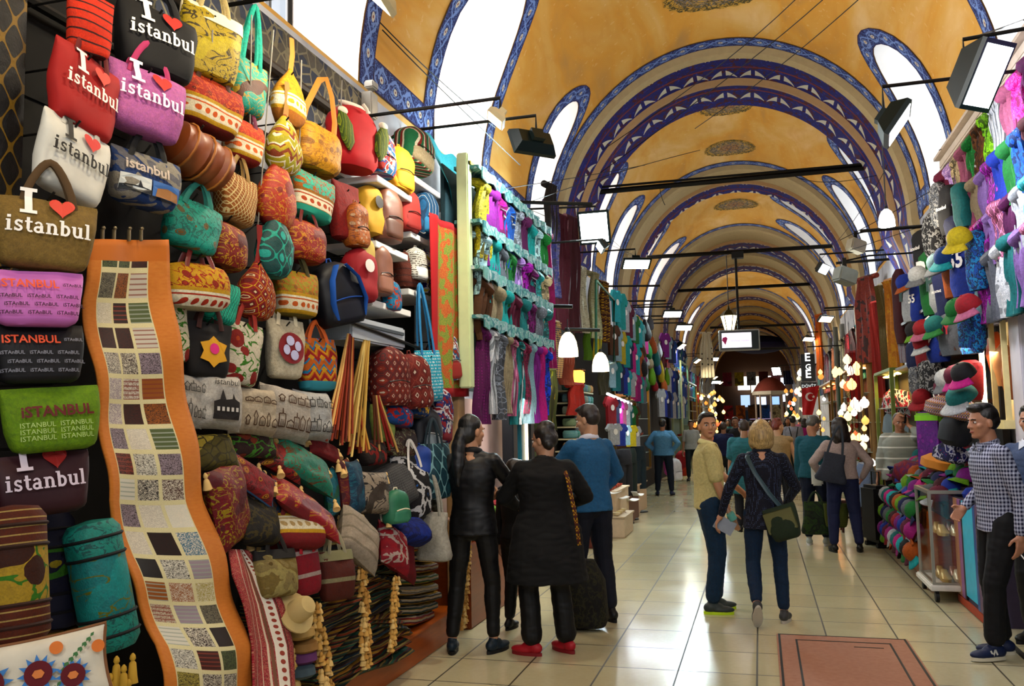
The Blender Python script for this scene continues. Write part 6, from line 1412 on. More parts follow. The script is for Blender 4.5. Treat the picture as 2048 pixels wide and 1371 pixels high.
for i in range(60):
    o = bpy.data.objects.new('souvenir', tm[i % 8]); COL.objects.link(o); k = i % 2
    Y0, w, z0, h, n = (-2.42, 17, .6, 1.85, 5) if i < 30 else (-2.3, 27.5, 0, 3.5, 6)
    lv = (i % 4) + 1; o.location = (Y0 - .13, w + .2 + ((i // 4) % 8) * .32, z0 + h * lv / n + .007); o.scale = (1.2,) * 3
    tag(o, 'souvenir standing on a glass shelf in the %s cabinet' % ('warm lit' if i < 30 else 'green-lit'), 'souvenir', 'souvenirs in the %s cabinet' % ('warm lit' if i < 30 else 'green-lit'))
for q in [('pack', 1350, 938, 20, 44, -2.05, 30, 0, plain('c8ccd0'), plain('d8dce0'), 'backpack', 'backpack', 'white child backpack on the floor by the man in light blue', {}),
          ('pack', 1337, 932, 12, 34, -2.15, 30, 0, plain('c8489c'), None, 'backpack', 'backpack', 'pink child backpack on the floor by the man in light blue', {}),
          ('pack', 1364, 926, 18, 50, -2.15, 30, 0, plain('a8202c'), plain('c84020'), 'backpack', 'backpack', 'red and orange child backpack near the person in white T-shirt', {})]: make_bag(*q)
# polka cloth column
hang(1413, 710, 24, 90, -1.9, 70, C('dots', 'd8d0b8', '1c1c1c', sc=.12), 'spotted_hanging', 'hanging cloth', 'cream cloth with black spots hanging far on the left')
# shop entrance behind the black-dressed women
m = MB(); m.box((-2.7, 8.2, .95), (.05, 2.7, 1.9)); tag(m.build('shop_window', plain('a89088', .25, var=.3, sc=2)), 'pale reflective shop window beneath the framed scarf stand', 'window')
for i, (y, c_, lb) in enumerate([(6.95, 'c8a070', 'cream door post of the shop'), (8.6, '101418', 'black door post of the shop'), (8.9, '14505c', 'teal curtain strip in the shop doorway'), (9.3, '0c1014', 'second black door post of the shop'), (9.7, '54603c', 'olive curtain beside the shop doorway')]):
    m = MB(); m.box((-2.45, y, 1.0), (.12, .16, 2.0), bev=.01); tag(m.build('door_post' if 'post' in lb else 'curtain', plain(c_, .4)), lb + ' under the scarves', 'post' if 'post' in lb else 'curtain')
m = MB(); m.box((-2.38, 9.0, 1.35), (.02, .05, 1.1)); tag(m.build('light_strip', emit('ffe8c0', 4)), 'narrow warm light strip in the shop doorway', 'lamp')
m = MB(); m.tube([(-2.36, 7.3, 1.96), (-2.36, 9.2, 1.96)], .018, 8); tag(m.build('fluorescent_tube', emit('fff0e0', 5)), 'added fill tube tucked under the framed scarf stand', 'lamp')  # lamp added to brighten the shop window below
area((-2.35, 8.25, 1.93), (-.25, 0, -1), .05, 1.9, 30, (1, .9, .85))
# heap beneath the entrance (beside the women)
for i in range(10):
    cn = ['violet', 'pink', 'white', 'teal', 'royal blue', 'rose', 'lime', 'red', 'beige', 'navy'][i]; m = MB(); m.loft([(-.06, .16, .12), (-.03, .2, .15), (.04, .19, .14), (.07, .12, .08)], 16, 2.6, wob(i + 90, .03, 8)); o = m.build('folded_garment', pick(cn)); o.location = (-2.5 + .05 * (i % 2), 7.2 + (i % 5) * .42, .75 + .13 * (i // 5)); o.rotation_euler = (.1, .1, i)
    tag(o, '%s folded garment on the counter behind the women in black' % cn, 'garment', 'garments on the counter behind the women')
m = MB(); m.box((-2.52, 8.05, .34), (.4, 2.3, .68), bev=.01); tag(m.build('counter', wood('8a3c10', '5c2408')), 'wooden counter behind the women in black', 'counter')
# ================================================================== right side
def px_row(x, y, X): return PX(x, y, X)
# scarf rack with cream cornice
m = MB(); m.box((1.9, 7.45, 4.16), (.10, 4.1, .09), bev=.012); m.box((1.88, 7.45, 4.22), (.16, 4.1, .03)); m.box((1.87, 7.45, 4.10), (.05, 4.1, .02)); tag(m.build('rack_cornice', plain('b8a898', .5)), 'cream moulded cornice along the top of the right scarf rack', 'cornice')
m = MB(); m.box((2.08, 7.45, 3.3), (.05, 4.0, 1.7)); tag(m.build('display_board', plain('3c3844', .9)), 'dark board behind the right scarf rack', 'board')
RS = [(3.98, 5.7, 9.35, 13, .42, ['lilac', 'violet', 'plum', 'pink', 'rose', 'white', 'lime', 'brown', 'green', 'rose', 'beige', 'lilac', 'wine'], 'top'),
      (3.60, 5.8, 9.25, 13, .42, ['navy', 'lime', 'maroon', 'blue', 'green', 'royal blue', 'violet', 'lilac', 'beige', 'rose', 'lilac', 'brown', 'pink'], 'second'),
      (3.22, 5.9, 9.1, 12, .42, ['ice blue', 'magenta', 'aqua', 'white', 'plum', 'rose', 'lilac', 'violet', 'pink', 'grey', 'lilac', 'white'], 'third'),
      (2.92, 6.2, 8.7, 9, .55, ['aqua', 'rose', 'lilac', 'teal', 'white', 'grey', 'violet', 'ice blue', 'turquoise'], 'lowest')]
for z, y0, y1, n, l, cs, rn_ in RS:
    scarf_row(1, 1.88, y0, y1, z, z, n, l, cs, 'the %s row of the right scarf rack' % rn_, 'scarves on the right scarf rack')
    m = MB(); m.tube([(1.92, y0 - .1, z - .03), (1.92, y1 + .1, z - .03)], .018, 6); tag(m.build('hanging_rail', M_IRON), 'iron rail carrying the %s row of the right scarf rack' % rn_, 'rail')
# lit show window and white pillar beneath the rack
r_ = thing('lit_showcase', 'narrow lit showcase with hanging leather goods under the right scarf rack', 'showcase', (1.93, 8.28, 1.7)); 
m = MB()
for yy in (-.38, .0, .38): m.box((0, yy, .4), (.04, .035, 1.1))
m.box((0, 0, .93), (.1, .85, .07)); m.box((0, 0, -.13), (.1, .85, .07)); m.build('frame', plain('d8c88c', .4), r_, False)
m = MB(); m.box((.18, 0, .4), (.02, .8, 1.0)); m.build('back_panel', plain('c8b07c'), r_)
m = MB(); m.box((-.01, .33, .4), (.03, .05, .95)); m.build('light_strip', emit('fff4d8', 9), r_)
for k, c_ in enumerate(('a8581c', 'c8884c', '8a3c18')):
    m = MB(); m.loft([(-.16, .06, .03), (0, .09, .04), (.14, .07, .03), (.2, .02, .02)], 12, 2.4); o = m.build('leather_article', LE(c_), r_); o.location = (.08, -.25 + .22 * k, .35 + .12 * (k - 1))
area((1.85, 8.3, 2.2), (-.2, 0, -1), .15, .6, 12, (1, .85, .6))
m = MB(); m.box((2.05, 7.72, 1.3), (.18, .30, 2.6), bev=.01); m.box((2.05, 7.72, 2.5), (.22, .34, .08)); tag(m.build('shop_pillar', plain('c0bcc4', .5, var=.05)), 'white square pillar between the showcase and the dark doorway', 'pillar')
m = MB(); m.box((2.12, 6.2, 1.25), (.06, 2.6, 2.5)); tag(m.build('doorway_panel', plain('05060f', .6)), 'dark navy doorway at the right edge', 'doorway')
# cap stall: boards, shelves
m = MB(); m.box((2.12, 10.9, 1.9), (.06, 4.2, 3.4)); tag(m.build('display_board', plain('14100e', .9)), 'dark board behind the right cap stall', 'board')
WD = wood('4c2014', '2c100a')
for z, y0, y1, lb in [(2.80, 8.9, 12.4, 'upper'), (2.27, 8.9, 12.6, 'middle'), (1.78, 9.0, 11.6, 'lower')]:
    m = MB(); m.box((1.93, (y0 + y1) / 2, z), (.34, y1 - y0, .035)); tag(m.build('wall_shelf', WD), '%s dark wooden shelf of the right cap stall' % lb, 'shelf', 'shelves of the right cap stall')
# standing clothes-like bags above the shelves
def b_cap(root, col, vis=None, r=.095):
    m = MB(); n, k = 18, 7; vs = []
    m.lathe([(r, 0), (r * 1.0, .02), (r * .96, .05), (r * .82, .085), (r * .55, .112), (r * .2, .124), (.004, .125)], n=18); m.ell((0, 0, .126), (.01, .01, .006), n=8, m=5); m.build('crown', pick(col), root)
    m = MB()
    def f(u, v): a = R(-62 + 124 * u); rr = r * (.96 + .78 * v * cos(a * .9)); return Vector((rr * sin(a), -rr * cos(a), .012 - .03 * v + .0 - .02 * (2 * u - 1) ** 2 * v))
    m.grid(f, 12, 4); o = m.build('visor', pick(vis or col), root); o.modifiers.new('s', 'SOLIDIFY').thickness = .006
PJ = [(1930, 535, 50, 112, 'royal blue', 'shirt', 'bright blue shirt with white and red number print'), (1905, 545, 26, 100, 'orange', 'plain', 'tan orange garment between two blue ones'), (1890, 585, 26, 100, 'navy', 'shirt', 'navy shirt with vertical white lettering'), (1877, 580, 26, 90, 'white', 'shirt', 'white and red shirt on the upper shelf'), (1861, 565, 36, 130, 'green', 'shirt', 'dark green shirt with a pale patch'), (1838, 605, 24, 80, 'royal blue', 'shirt', 'blue and red lettered shirt'), (1822, 600, 32, 84, 'white', 'shirt', 'white shirt with a dark letter P'), (1800, 612, 20, 150, 'maroon', 'plain', 'maroon and white long scarf at the upper shelf end'), (1868, 470, 30, 90, 'black', 'plain', 'black printed garment hanging above the caps'), (1900, 420, 26, 100, 'black', 'shirt', 'black T-shirt with white figures high up'), (1880, 410, 26, 90, 'grey', 'plain', 'grey printed garment hanging high'), (1845, 500, 26, 80, 'black', 'shirt', 'black shirt with red lettering'), (1925, 410, 24, 90, 'teal', 'plain', 'deep teal garment beside the scarf rack'), (1915, 470, 30, 80, 'navy', 'plain', 'dark blue garment behind the yellow cap'), (1955, 520, 30, 120, 'blue', 'plain', 'blue patterned cloth by the scarf rack'),
      (1905, 668, 44, 84, 'grey', 'shirt', 'grey shirt with red mark on the middle shelf'), (1943, 665, 36, 84, 'blue', 'plain', 'denim blue garment on the middle shelf'), (1877, 682, 38, 84, 'royal blue', 'shirt', 'royal blue shirt with white number nine'), (1852, 700, 36, 84, 'red', 'shirt', 'dark red shirt on the middle shelf'), (1832, 712, 26, 60, 'navy', 'plain', 'navy garment at the far end of the middle shelf'), (1890, 650, 30, 60, 'navy', 'plain', 'black and navy garment with yellow mark'),
      (1893, 795, 34, 70, 'wine', 'shirt', 'wine red shirt with white letters on the lower shelf'), (1940, 760, 40, 80, 'red', 'plain', 'bright red cloth by the showcase'), (1862, 755, 40, 70, 'black', 'plain', 'black quilted item on the lower shelf'), (1836, 760, 26, 60, 'grey', 'plain', 'grey knit item at the far end of the lower shelf'), (1870, 800, 34, 50, 'black', 'plain', 'black shiny helmet-like bag')]
for (x, y, w, h, cn, kd, lb) in PJ:
    X = 1.78; p, a, W, Hh = at(x, y, X, 25, w, h, 1); nm = 'shirt' if kd == 'shirt' else 'garment'
    r_ = thing(nm, lb + (' in the cap stall' if 'shelf' not in lb and 'stall' not in lb else ''), 'T-shirt' if kd == 'shirt' else 'garment', p, a, 'garments of the right cap stall')
    m = MB(); sd = int(x * 3 + y); m.loft([(-Hh / 2, W * .42, .04), (-Hh * .3, W * .48, .07), (0, W * .46, .075), (Hh * .3, W * .5, .07), (Hh * .42, W * .46, .06), (Hh * .5, W * .22, .035)], 20, 3, wob(sd, .03, 7)); m.build('cloth', pick(cn) if kd == 'shirt' or cn not in ('black', 'grey', 'blue') else C('camo', SC_C[cn], tint(SC_C[cn], .5), 'a8a8a8' if cn != 'blue' else '4c88b8', '181818', sc=2), r_)
    if kd == 'shirt':
        tc = {'white': '14342c', 'grey': 'b02838'}.get(cn, 'e0dcd8')
        tx = {'royal blue': '55', 'navy': 'ALCATRAZ', 'white': 'P', 'black': 'Istanbul', 'wine': 'CC', 'green': 'B', 'red': 'A', 'grey': 'NY'}[cn]
        if 'nine' in lb: tx = '9'
        put_print('lettering', text_polys(tx, W * (.55 if len(tx) < 3 else .7), -W * .28 if len(tx) < 3 else -W * .35, 0, .03), lambda x, z: -.078, plain(tc, .6), r_)
CAPS = [(1921, 470, 'yellow', 'yellow', 'yellow cap on top of the blue shirt'), (1893, 508, 'blue', 'aqua', 'blue cap left of the yellow cap'), (1878, 520, 'ice blue', 'grey', 'pale blue cap with dark visor'), (1812, 560, 'royal blue', 'orange', 'blue cap with golden orange visor'), (1838, 545, 'white', 'grey', 'white cap on the upper shelf'), (1917, 612, 'green', 'green', 'green cap hanging under the upper shelf'), (1940, 604, 'red', 'rose', 'red cap next to the green one'), (1873, 645, 'teal', 'green', 'dark green cap hanging on a cord'), (1848, 652, 'red', 'rose', 'red cap on the middle shelf'), (1832, 655, 'black', 'lime', 'black cap with neon mark'), (1848, 680, 'red', 'white', 'red cap with white visor'), (1925, 785, 'teal', 'white', 'large dark green trucker cap with white script'), (1895, 752, 'white', 'grey', 'white cap on the lower shelf'), (1845, 790, 'red', 'red', 'red cap at the far end of the lower shelf'), (1915, 745, 'wine', 'pink', 'wine cap near the top of the lower shelf'), (1930, 740, 'black', 'pink', 'black cap lettered OY')]
def place_cap(p, a, col, vis, lb, tilt, grp, r=.1):
    r_ = thing('cap', lb, 'cap', p, a, grp); r_.rotation_euler = (R(tilt), R(random.uniform(-15, 15)), a); b_cap(r_, col, vis, r)
for (x, y, c1, c2, lb) in CAPS:
    p = PX(x, y, 1.66); place_cap(p - Vector((0, 0, .05)), R(-60), c1, c2, lb + ' in the cap stall', 35, 'caps on the stall wall', .13 if 'large' in lb else .1)
# counter and heap of caps
m = MB(); m.box((1.85, 10.65, .36), (.62, 2.5, .72), bev=.008); tag(m.build('wooden_counter', wood('c06018', '8a3c0c')), 'orange wooden counter under the heap of caps', 'counter')
m = MB(); m.box((1.86, 10.3, .80), (.6, 3.1, .16), bev=.03); m.box((1.95, 10.3, .95), (.4, 3.0, .16), bev=.03); m.box((2.03, 10.3, 1.1), (.22, 2.9, .16), bev=.03); tag(m.build('tiered_base', plain('2c1c28')), 'dark stepped cloth base carrying the heap of caps', 'display base')
CN = list(SC_C); hc = ['wine', 'navy', 'white', 'green', 'pink', 'red', 'black', 'royal blue', 'lime', 'magenta', 'grey', 'teal', 'maroon', 'aqua', 'violet', 'orange']
rnd = random.Random(3)
rowsn = ['front', 'second', 'third', 'fourth', 'back']
for rI in range(5):
    for k in range(15):
        X = 1.58 + rI * .11; Z = .86 + rI * .085; Y = 8.95 + k * .2 + .1 * (rI % 2); c1 = hc[(k * 5 + rI * 7) % 16]; c2 = hc[(k * 3 + rI * 11 + 2) % 16]
        place_cap(Vector((X + rnd.uniform(-.03, .03), Y, Z + rnd.uniform(0, .05))), R(rnd.uniform(-150, -30)), c1, c2, '%s cap with %s visor, %s row of the heap, %s from near end' % (c1, c2, rowsn[rI], ORD[k]), rnd.uniform(-30, 30), 'heap of caps on the orange counter')
for k in range(30):
    Y = 9.6 + (k % 10) * .22; Z = .70 - (k // 10) * .2; c1 = hc[(k * 7 + 3) % 16]
    p = Vector((1.47 - .02 * (k // 10), Y, Z)); place_cap(p, R(-90 + rnd.uniform(-25, 25)), c1, hc[(k * 3 + 1) % 16], '%s cap in the %s row down the counter front, %s from near end' % (c1, ['top', 'middle', 'bottom'][k // 10], ORD[k % 10]), 60, 'caps down the counter front')
for i, (x, y, w, h, kk, lb) in enumerate([(1840, 950, 100, 46, C('camo', '8a0c28', '740a20', '5c1450', '8a0c28', sc=.8), 'large wine red bag lying on the heap of caps'), (1803, 805, 74, 50, C('camo', '14141c', 'd0d0d8', 'a82c3c', '1c1c24', sc=.9), 'black and white sports bag above the striped man'), (1800, 850, 60, 60, plain('6a7880'), 'grey blue bag behind the striped man'), (1905, 815, 90, 40, C('kilim', 'b8b0b8', 'a82c48', '3c3c6c', 'c8a050', sc=2), 'pile of striped folded hats on the lower display'), (1880, 925, 60, 30, plain('b4701c'), 'orange visor bag by the checked man'), (1900, 905, 50, 34, C('camo', '1c1c5c', 'c8c8d8', '14143c', '8a1c28', sc=1.2), 'navy bag with white marks by the checked man'), (1910, 860, 40, 60, plain('10141c'), 'black bag beneath the striped hats'), (1785, 870, 20, 50, plain('1c5ca8'), 'blue cloth left of the striped man'), (1730, 970, 44, 86, C('plain', '8c98b0', '707c98'), 'pale blue grey cloth with pink lettering hanging behind the white-topped woman')]):
    X = 1.4 if i == 8 else (2.0 if i in (1, 2, 7) else 1.7); p, a, W, Hh = at(x, y, X, 25, w, h, 1); m = MB(); m.loft([(-Hh / 2, W * .4, .06), (-Hh * .3, W * .5, .11), (Hh * .2, W * .47, .11), (Hh / 2, W * .3, .05)], 22, 2.7, wob(i + 120, .03, 8)); o = m.build('sports_bag' if i < 3 else 'soft_goods', kk); o.location = p; o.rotation_euler = (0, R(8), a); tag(o, lb, 'bag' if 'bag' in lb else 'cloth goods')
# purple and lime suitcase
p, a, W, Hh = at(1868, 882, 1.80, 30, 46, 118, 1); r_ = thing('suitcase', 'purple flowered suitcase with lime green top strip', 'suitcase', p, a); m = MB(); m.box((0, 0, 0), (W, .16, Hh), bev=.03); m.build('shell', C('floral', '7a3c9c', 'b058b8', '5c2c8c', sc=.7), r_)
m = MB(); m.box((0, 0, Hh * .4), (W * 1.02, .17, Hh * .16), bev=.02); m.build('top_strip', plain('7cc81c'), r_); m = MB(); m.tube([(-.06, 0, Hh * .5), (-.05, 0, Hh * .57), (.05, 0, Hh * .57), (.06, 0, Hh * .5)], .012, 6); m.build('handle', plain('d02c8c'), r_)
for i, (x, y, sc_) in enumerate([(1758, 1092, 1.0), (1782, 1086, .9)]):
    p = PZ(x, y, 0); r_ = thing('suitcase', ['black upright suitcase behind the person in the white top', 'smaller black suitcase next to the counter end'][i], 'suitcase', p, R(-70)); m = MB(); m.box((0, 0, .42 * sc_), (.42, .24, .72 * sc_), bev=.04); m.build('shell', plain('08080a', .5), r_)
    m = MB(); m.tube([(-.1, 0, .77 * sc_), (-.1, 0, .95 * sc_), (.1, 0, .95 * sc_), (.1, 0, .77 * sc_)], .01, 6); m.build('handle', M_IRON, r_)
    for s in (-1, 1): m = MB(); m.tube([(s * .15, -.1, .03), (s * .15, .1, .03)], .03, 10); m.build('wheel', M_BLACK, r_)
p = PZ(1708, 1062, 0); r_ = thing('wooden_stool', 'small brown wooden stool behind the legs of the person in white', 'stool', p); m = MB(); m.box((0, 0, .44), (.34, .34, .04), bev=.01); m.build('seat', WD, r_)
for sx in (-1, 1):
    for sy in (-1, 1): m = MB(); m.tube([(sx * .13, sy * .13, .43), (sx * .16, sy * .16, 0)], .018, 8); m.build('leg', WD, r_)
m = MB(); m.box((0, 0, .2), (.3, .03, .03)); m.build('stretcher', WD, r_)
# glass display case on castors
r_ = thing('glass_display_case', 'glass display case with metal edges and castors holding golden shoes', 'display case', (1.67, 9.02, 0)); AL = plain('a8a498', .3, .7, var=.05)
m = MB()
for sx in (-.24, .24):
    for sy in (-.34, .34): m.box((sx, sy, .56), (.025, .025, .82))
for z in (.16, .97):
    for s in (-1, 1): m.box((0, s * .34, z), (.5, .03, .03)); m.box((s * .24, 0, z), (.03, .7, .03))
m.build('frame', AL, r_, False)
m = MB(); m.box((0, 0, .13), (.56, .76, .05), bev=.01); m.build('base', plain('d8d4cc', .4), r_)
for z in (.55,): m = MB(); m.box((0, 0, z), (.46, .66, .01)); m.build('shelf', M_GLASS, r_, False)
m = MB()
for nm_, c_, d_ in [('g', (-.245, 0, .56), (.004, .66, .78)), ('g', (0, -.345, .56), (.46, .004, .78)), ('g', (0, 0, .975), (.46, .66, .004))]: m.box(c_, d_)
m.build('glass', M_GLASS, r_, False)
for sx in (-.22, .22):
    for sy in (-.32, .32):
        m = MB(); m.tube([(sx - .015, sy, .05), (sx + .015, sy, .05)], .048, 14); m.box((sx, sy, .095), (.03, .05, .03)); m.build('castor', M_BLACK, r_)
for i in range(8):
    m = MB(); m.loft([(0, .045, .1), (.03, .05, .12), (.06, .035, .07, 0, .03), (.09, .025, .03, 0, .06)], 12, 2.3); o = m.build('golden_shoe', plain(['c8a860', 'd8c8a0', 'b89048', 'a8643c'][i % 4], .3, .3)); z = .575 if i < 4 else .17
    o.location = (1.55 + .11 * (i % 2), 8.82 + .2 * ((i // 2) % 2), z); tag(o, 'golden slipper inside the glass display case', 'slipper', 'golden slippers in the glass case')
# counter with coloured panel front
r_ = thing('panelled_counter', 'low counter with tan, purple and bright cyan front panels beside the checked man', 'counter', (1.86, 8.25, 0)); PC = [('a87450', 0, .16), ('8a548c', .16, .28), ('14101c', .28, .34), ('2cb0d0', .34, .74), ('1c4c8c', .74, .82), ('5c3c5c', .82, 1.0)]
m = MB(); m.box((.01, 0, .46), (.44, 1.02, .92)); m.build('body', plain('3c3448'), r_)
for i, (c_, a_, b__) in enumerate(PC):
    m = MB(); m.box((-.215, .5 - (a_ + b__) / 2, .5 if i != 3 else .52), (.02, (b__ - a_) - .004, .84 if i != 3 else .8)); m.build('front_panel', plain(c_, .35), r_, False)
m = MB(); m.box((-.215, 0, .04), (.03, 1.02, .06)); m.build('skirting', plain('a03c1c'), r_)
for i in range(8):
    m = MB(); m.loft([(-.04, .12, .09), (0, .14, .11), (.05, .1, .08)], 14, 2.6, wob(i + 150, .03, 9)); cn = ['plum', 'violet', 'wine', 'navy', 'rose', 'lilac', 'royal blue', 'maroon'][i]; o = m.build('folded_garment', pick(cn)); o.location = (1.8 + .14 * (i % 2), 7.85 + .11 * i, .97); o.rotation_euler = (0, 0, i); tag(o, '%s folded garment on the panelled counter' % cn, 'garment', 'garments on the panelled counter')
# goods beyond the cap stall
FAR_R = [(1737, 640, 46, 170, ('brocade', '8a2414', 'a84828', '3c1810'), 'carpet', 'carpet', 'dark red and brown rug hanging on the right, nearest of the rugs', 1.9), (1758, 700, 18, 190, ('plain', 'b02818', '7a1810'), 'carpet', 'carpet', 'bright red long rug behind the dark red one', 1.9), (1790, 650, 28, 180, ('brocade', 'd89040', 'b87430', 'e0a858'), 'caftan', 'robe', 'golden orange caftan hanging beyond the shirts', 1.85), (1770, 655, 14, 170, ('plain', '8a7c58', '6a5c40'), 'caftan', 'robe', 'olive beige robe between rug and golden caftan', 1.88), (1806, 640, 12, 170, ('stripe', 'd0ccd8', '6a1c2c', 'd0ccd8', '8a88a8'), 'shawl', 'shawl', 'white and maroon striped shawl beside the golden caftan', 1.82),
         (1712, 760, 16, 110, ('plain', 'a81c1c', '8a1414'), 'banner', 'banner', 'narrow plain red banner on a pole', 1.7), (1706, 850, 22, 140, ('suzani', 'd8c8a8', 'a82c1c', 'c8501c', '3c5c2c'), 'carpet', 'carpet', 'cream rug with red and orange flowers on the right', 1.8), (1640, 690, 14, 120, ('stripe', 'e06014', 'ff9c30', 'a03010', 'ffb850'), 'carpet', 'carpet', 'orange striped hanging painted as the orange glow under the warm floodlight', 1.7)]  # last hanging carries an orange lamp glow in its stripe colours
for (x, y, w, h, c_, nm, cat, lb, X) in FAR_R: hang(x, y, w, h, X, 25, C(c_[0], *c_[1:], sc=1.0), nm, cat, lb, None, 1)
for i, (x, c_) in enumerate([(1668, '8a8c88'), (1680, '6a6c60'), (1694, '7c7c74'), (1684, '1c4c2c'), (1727, 'b89c70'), (1745, '8a6c40')]):
    p = PX(x, 838, 2.0 - .1 * (i % 2)); m = MB(); m.tube([(p.x, p.y, 0), (p.x, p.y, 3.9 if i != 3 else 2.4)], .06, 10); tag(m.build('pole', plain(c_, .5)), ['pale grey standing pipe on the far right', 'dull grey standing pipe beside the painted orange glow', 'third grey pipe, nearest of the pipes', 'dark green post on the far right', 'light wooden post beside the red rug', 'brown wooden post by the lamp shop'][i], 'pole')
glow_cabinet(1, 1.75, 12.9, 14.6, .2, 2.3, plain('6a7c34', .4), plain('3c3010'), 'green and gold wooden cabinet above the striped man', 4, True, 'ffd070', 3)
glow_cabinet(1, 1.75, 16.5, 20.5, 0, 2.6, GOLDW, plain('5c2c10'), 'warm lamp shop cabinet on the right', 5, True, 'ffb060', 5)
glow_cabinet(1, 1.8, 24, 29, 0, 2.6, GOLDW, plain('6a3414'), 'far warm cabinet on the right', 5, True, 'ffa850', 5)
glow_cabinet(-1, -2.3, 36, 42, 0, 2.8, GOLDW, plain('5c3418'), 'far warm cabinet on the left', 5, True, 'ffc070', 5)
# exchange office sign, flag
p = PY(1616, 735, 22); r_ = thing('hanging_sign', 'black vertical sign lettered EGE with DOVIZ below it', 'sign', p); m = MB(); m.box((0, 0, 0), (.32, .06, .66), bev=.01); m.build('board', plain('0a0f12', .3), r_)
for k, ch in enumerate('EGE'): put_print('lettering', text_polys(ch, .12, -.06, .16 - k * .2, .02), lambda x, z: -.026, emit('e8ecec', 1.2), r_)
m = MB(); m.box((0, 0, -.42), (.36, .05, .16)); m.build('lower_board', plain('1c2224', .3), r_)
put_print('lettering', text_polys('DÖVİZ', .32, -.16, -.47, .01), lambda x, z: -.022, emit('c8d0d0', .9), r_)
m = MB(); m.tube([(0, 0, .33), (0, 0, .5), (1.2, 0, .5)], .015, 6); m.build('bracket', M_IRON, r_)
p = PY(1618, 800, 21.6); r_ = thing('flag', 'red flag with white crescent and star hanging below the sign', 'flag', p); m = MB()
m.slab(lambda u, v: Vector(((u - .5) * .40 * (1 - .45 * v) + .05 - .1 * v, .04 * sin(u * 9 + v * 2), .28 - .62 * v + .06 * u * (1 - v))), 14, 12, .008); m.build('cloth', plain('b01c20'), r_)
cr = [Vector((.02 + .1 * cos(t), .08 + .1 * sin(t))) for t in [R(50 + 260 * k / 14) for k in range(15)]] + [Vector((.045 + .075 * cos(t), .08 + .075 * sin(t))) for t in [R(310 - 260 * k / 14) for k in range(15)]]
mb_ = MB(); 
for k in range(14): mb_.add([(q.x, -.05, q.y) for q in (cr[k], cr[k + 1], cr[28 - k], cr[29 - k])], [(0, 1, 2, 3)])
st = [Vector((.1 + (.04 if k % 2 == 0 else .016) * cos(R(90 + 36 * k)), .08 + (.04 if k % 2 == 0 else .016) * sin(R(90 + 36 * k)))) for k in range(10)]
mb_.build('crescent', plain('e0d8d8'), r_, False); mb_ = MB(); mb_.add([(q.x, -.05, q.y) for q in st], [tuple(range(10))]); mb_.build('star', plain('e0d8d8'), r_, False)
# clusters of glass lamps
lamp_ms = []
for k, c_ in enumerate(('ffd080', 'ff9a40', 'fff0c8', 'ffb870', 'ff7040', 'fff0e0', 'e8e0d0', 'ffc060')):
    m = MB(); m.lathe([(.01, -.09), (.05, -.075), (.08, -.03), (.085, .01), (.06, .06), (.03, .08), (.028, .1), (.005, .12)], n=12); m.tube([(0, 0, .1), (0, 0, 1.1)], .004, 4, mi=1); lamp_ms.append(m.mesh('mosaic_lamp', [emit(c_, 1.0 if k % 3 else 2.5), M_BLACK]))
def lamp_cluster(n, x0, x1, y0, y1, z0, z1, grp, lb, seed):
    rn = random.Random(seed)
    for i in range(n):
        o = bpy.data.objects.new('mosaic_lamp', lamp_ms[rn.randrange(8)]); COL.objects.link(o); o.location = (rn.uniform(x0, x1), rn.uniform(y0, y1), rn.uniform(z0, z1)); o.scale = (rn.uniform(.5, 1.0),) * 3; tag(o, lb, 'lamp', grp)
lamp_cluster(45, 1.5, 1.72, 14.8, 20.5, .9, 2.7, 'glass lamps of the right lamp shop', 'small glowing glass lamp in the right lamp shop', 1)
lamp_cluster(50, -2.2, -1.5, 31, 42, .9, 2.8, 'glass lamps on the far left', 'small glowing glass lamp in the far left cluster', 2)
lamp_cluster(50, .9, 1.7, 23, 40, .9, 2.9, 'glass lamps on the far right', 'small glowing glass lamp in the far right cluster', 3)
# dark textile clusters on far walls
FC = ['maroon', 'brown', 'orange', 'red', 'navy', 'black', 'beige', 'teal', 'wine', 'grey']
for sd, X, lab in ((-1, -2.5, 'left'), (1, 2.0, 'right')):
    for i in range(14):
        y = (24 if sd < 0 else 16.0) + i * 1.25 ; cn = FC[(i * 3 + (sd > 0)) % 10]
        r_ = thing('carpet', '%s textile hanging high on the far %s wall, %s from the near end' % (cn, lab, ORD[i]), 'carpet', (X, y, 3.5), R(90) if sd < 0 else R(-90), 'textiles high on the far %s wall' % lab); b_scarf(r_, 1.0, 1.1, C('brocade', SC_C[cn], tint(SC_C[cn], 1.6), tint(SC_C[cn], .6), sc=.6), False, i)
# far end: kiosk and bright hall
kx = PY(1541, 780, 50).x
r_ = thing('domed_kiosk', 'octagonal kiosk with red roof and white band at the far end', 'kiosk', (kx, 50, 0)); m = MB(); m.lathe([(.95, 3.15), (.85, 3.3), (.66, 3.6), (.35, 3.85), (.05, 3.95)], n=8); m.build('roof', plain('8a4038'), r_)
m = MB(); m.lathe([(.97, 2.98), (.99, 3.15), (.95, 3.17)], n=8); m.build('fascia', plain('d8d4cc'), r_, False); m = MB()
for k in range(8): m = MB(); m.tube([(.8 * cos(pi / 4 * k), .8 * sin(pi / 4 * k), 0), (.8 * cos(pi / 4 * k), .8 * sin(pi / 4 * k), 3.0)], .05, 8); m.build('column', plain('a89890'), r_)
m = MB(); m.lathe([(.85, 0), (.85, .9), (.8, 1.0)], n=8); m.build('base', plain('5c2c24'), r_, False)
wl_ = MB(); wl_.box((CX, YE + .1, 3.6), (6, .2, 7.4)); struct('wall_back', wl_, plain('4a3222', .9))
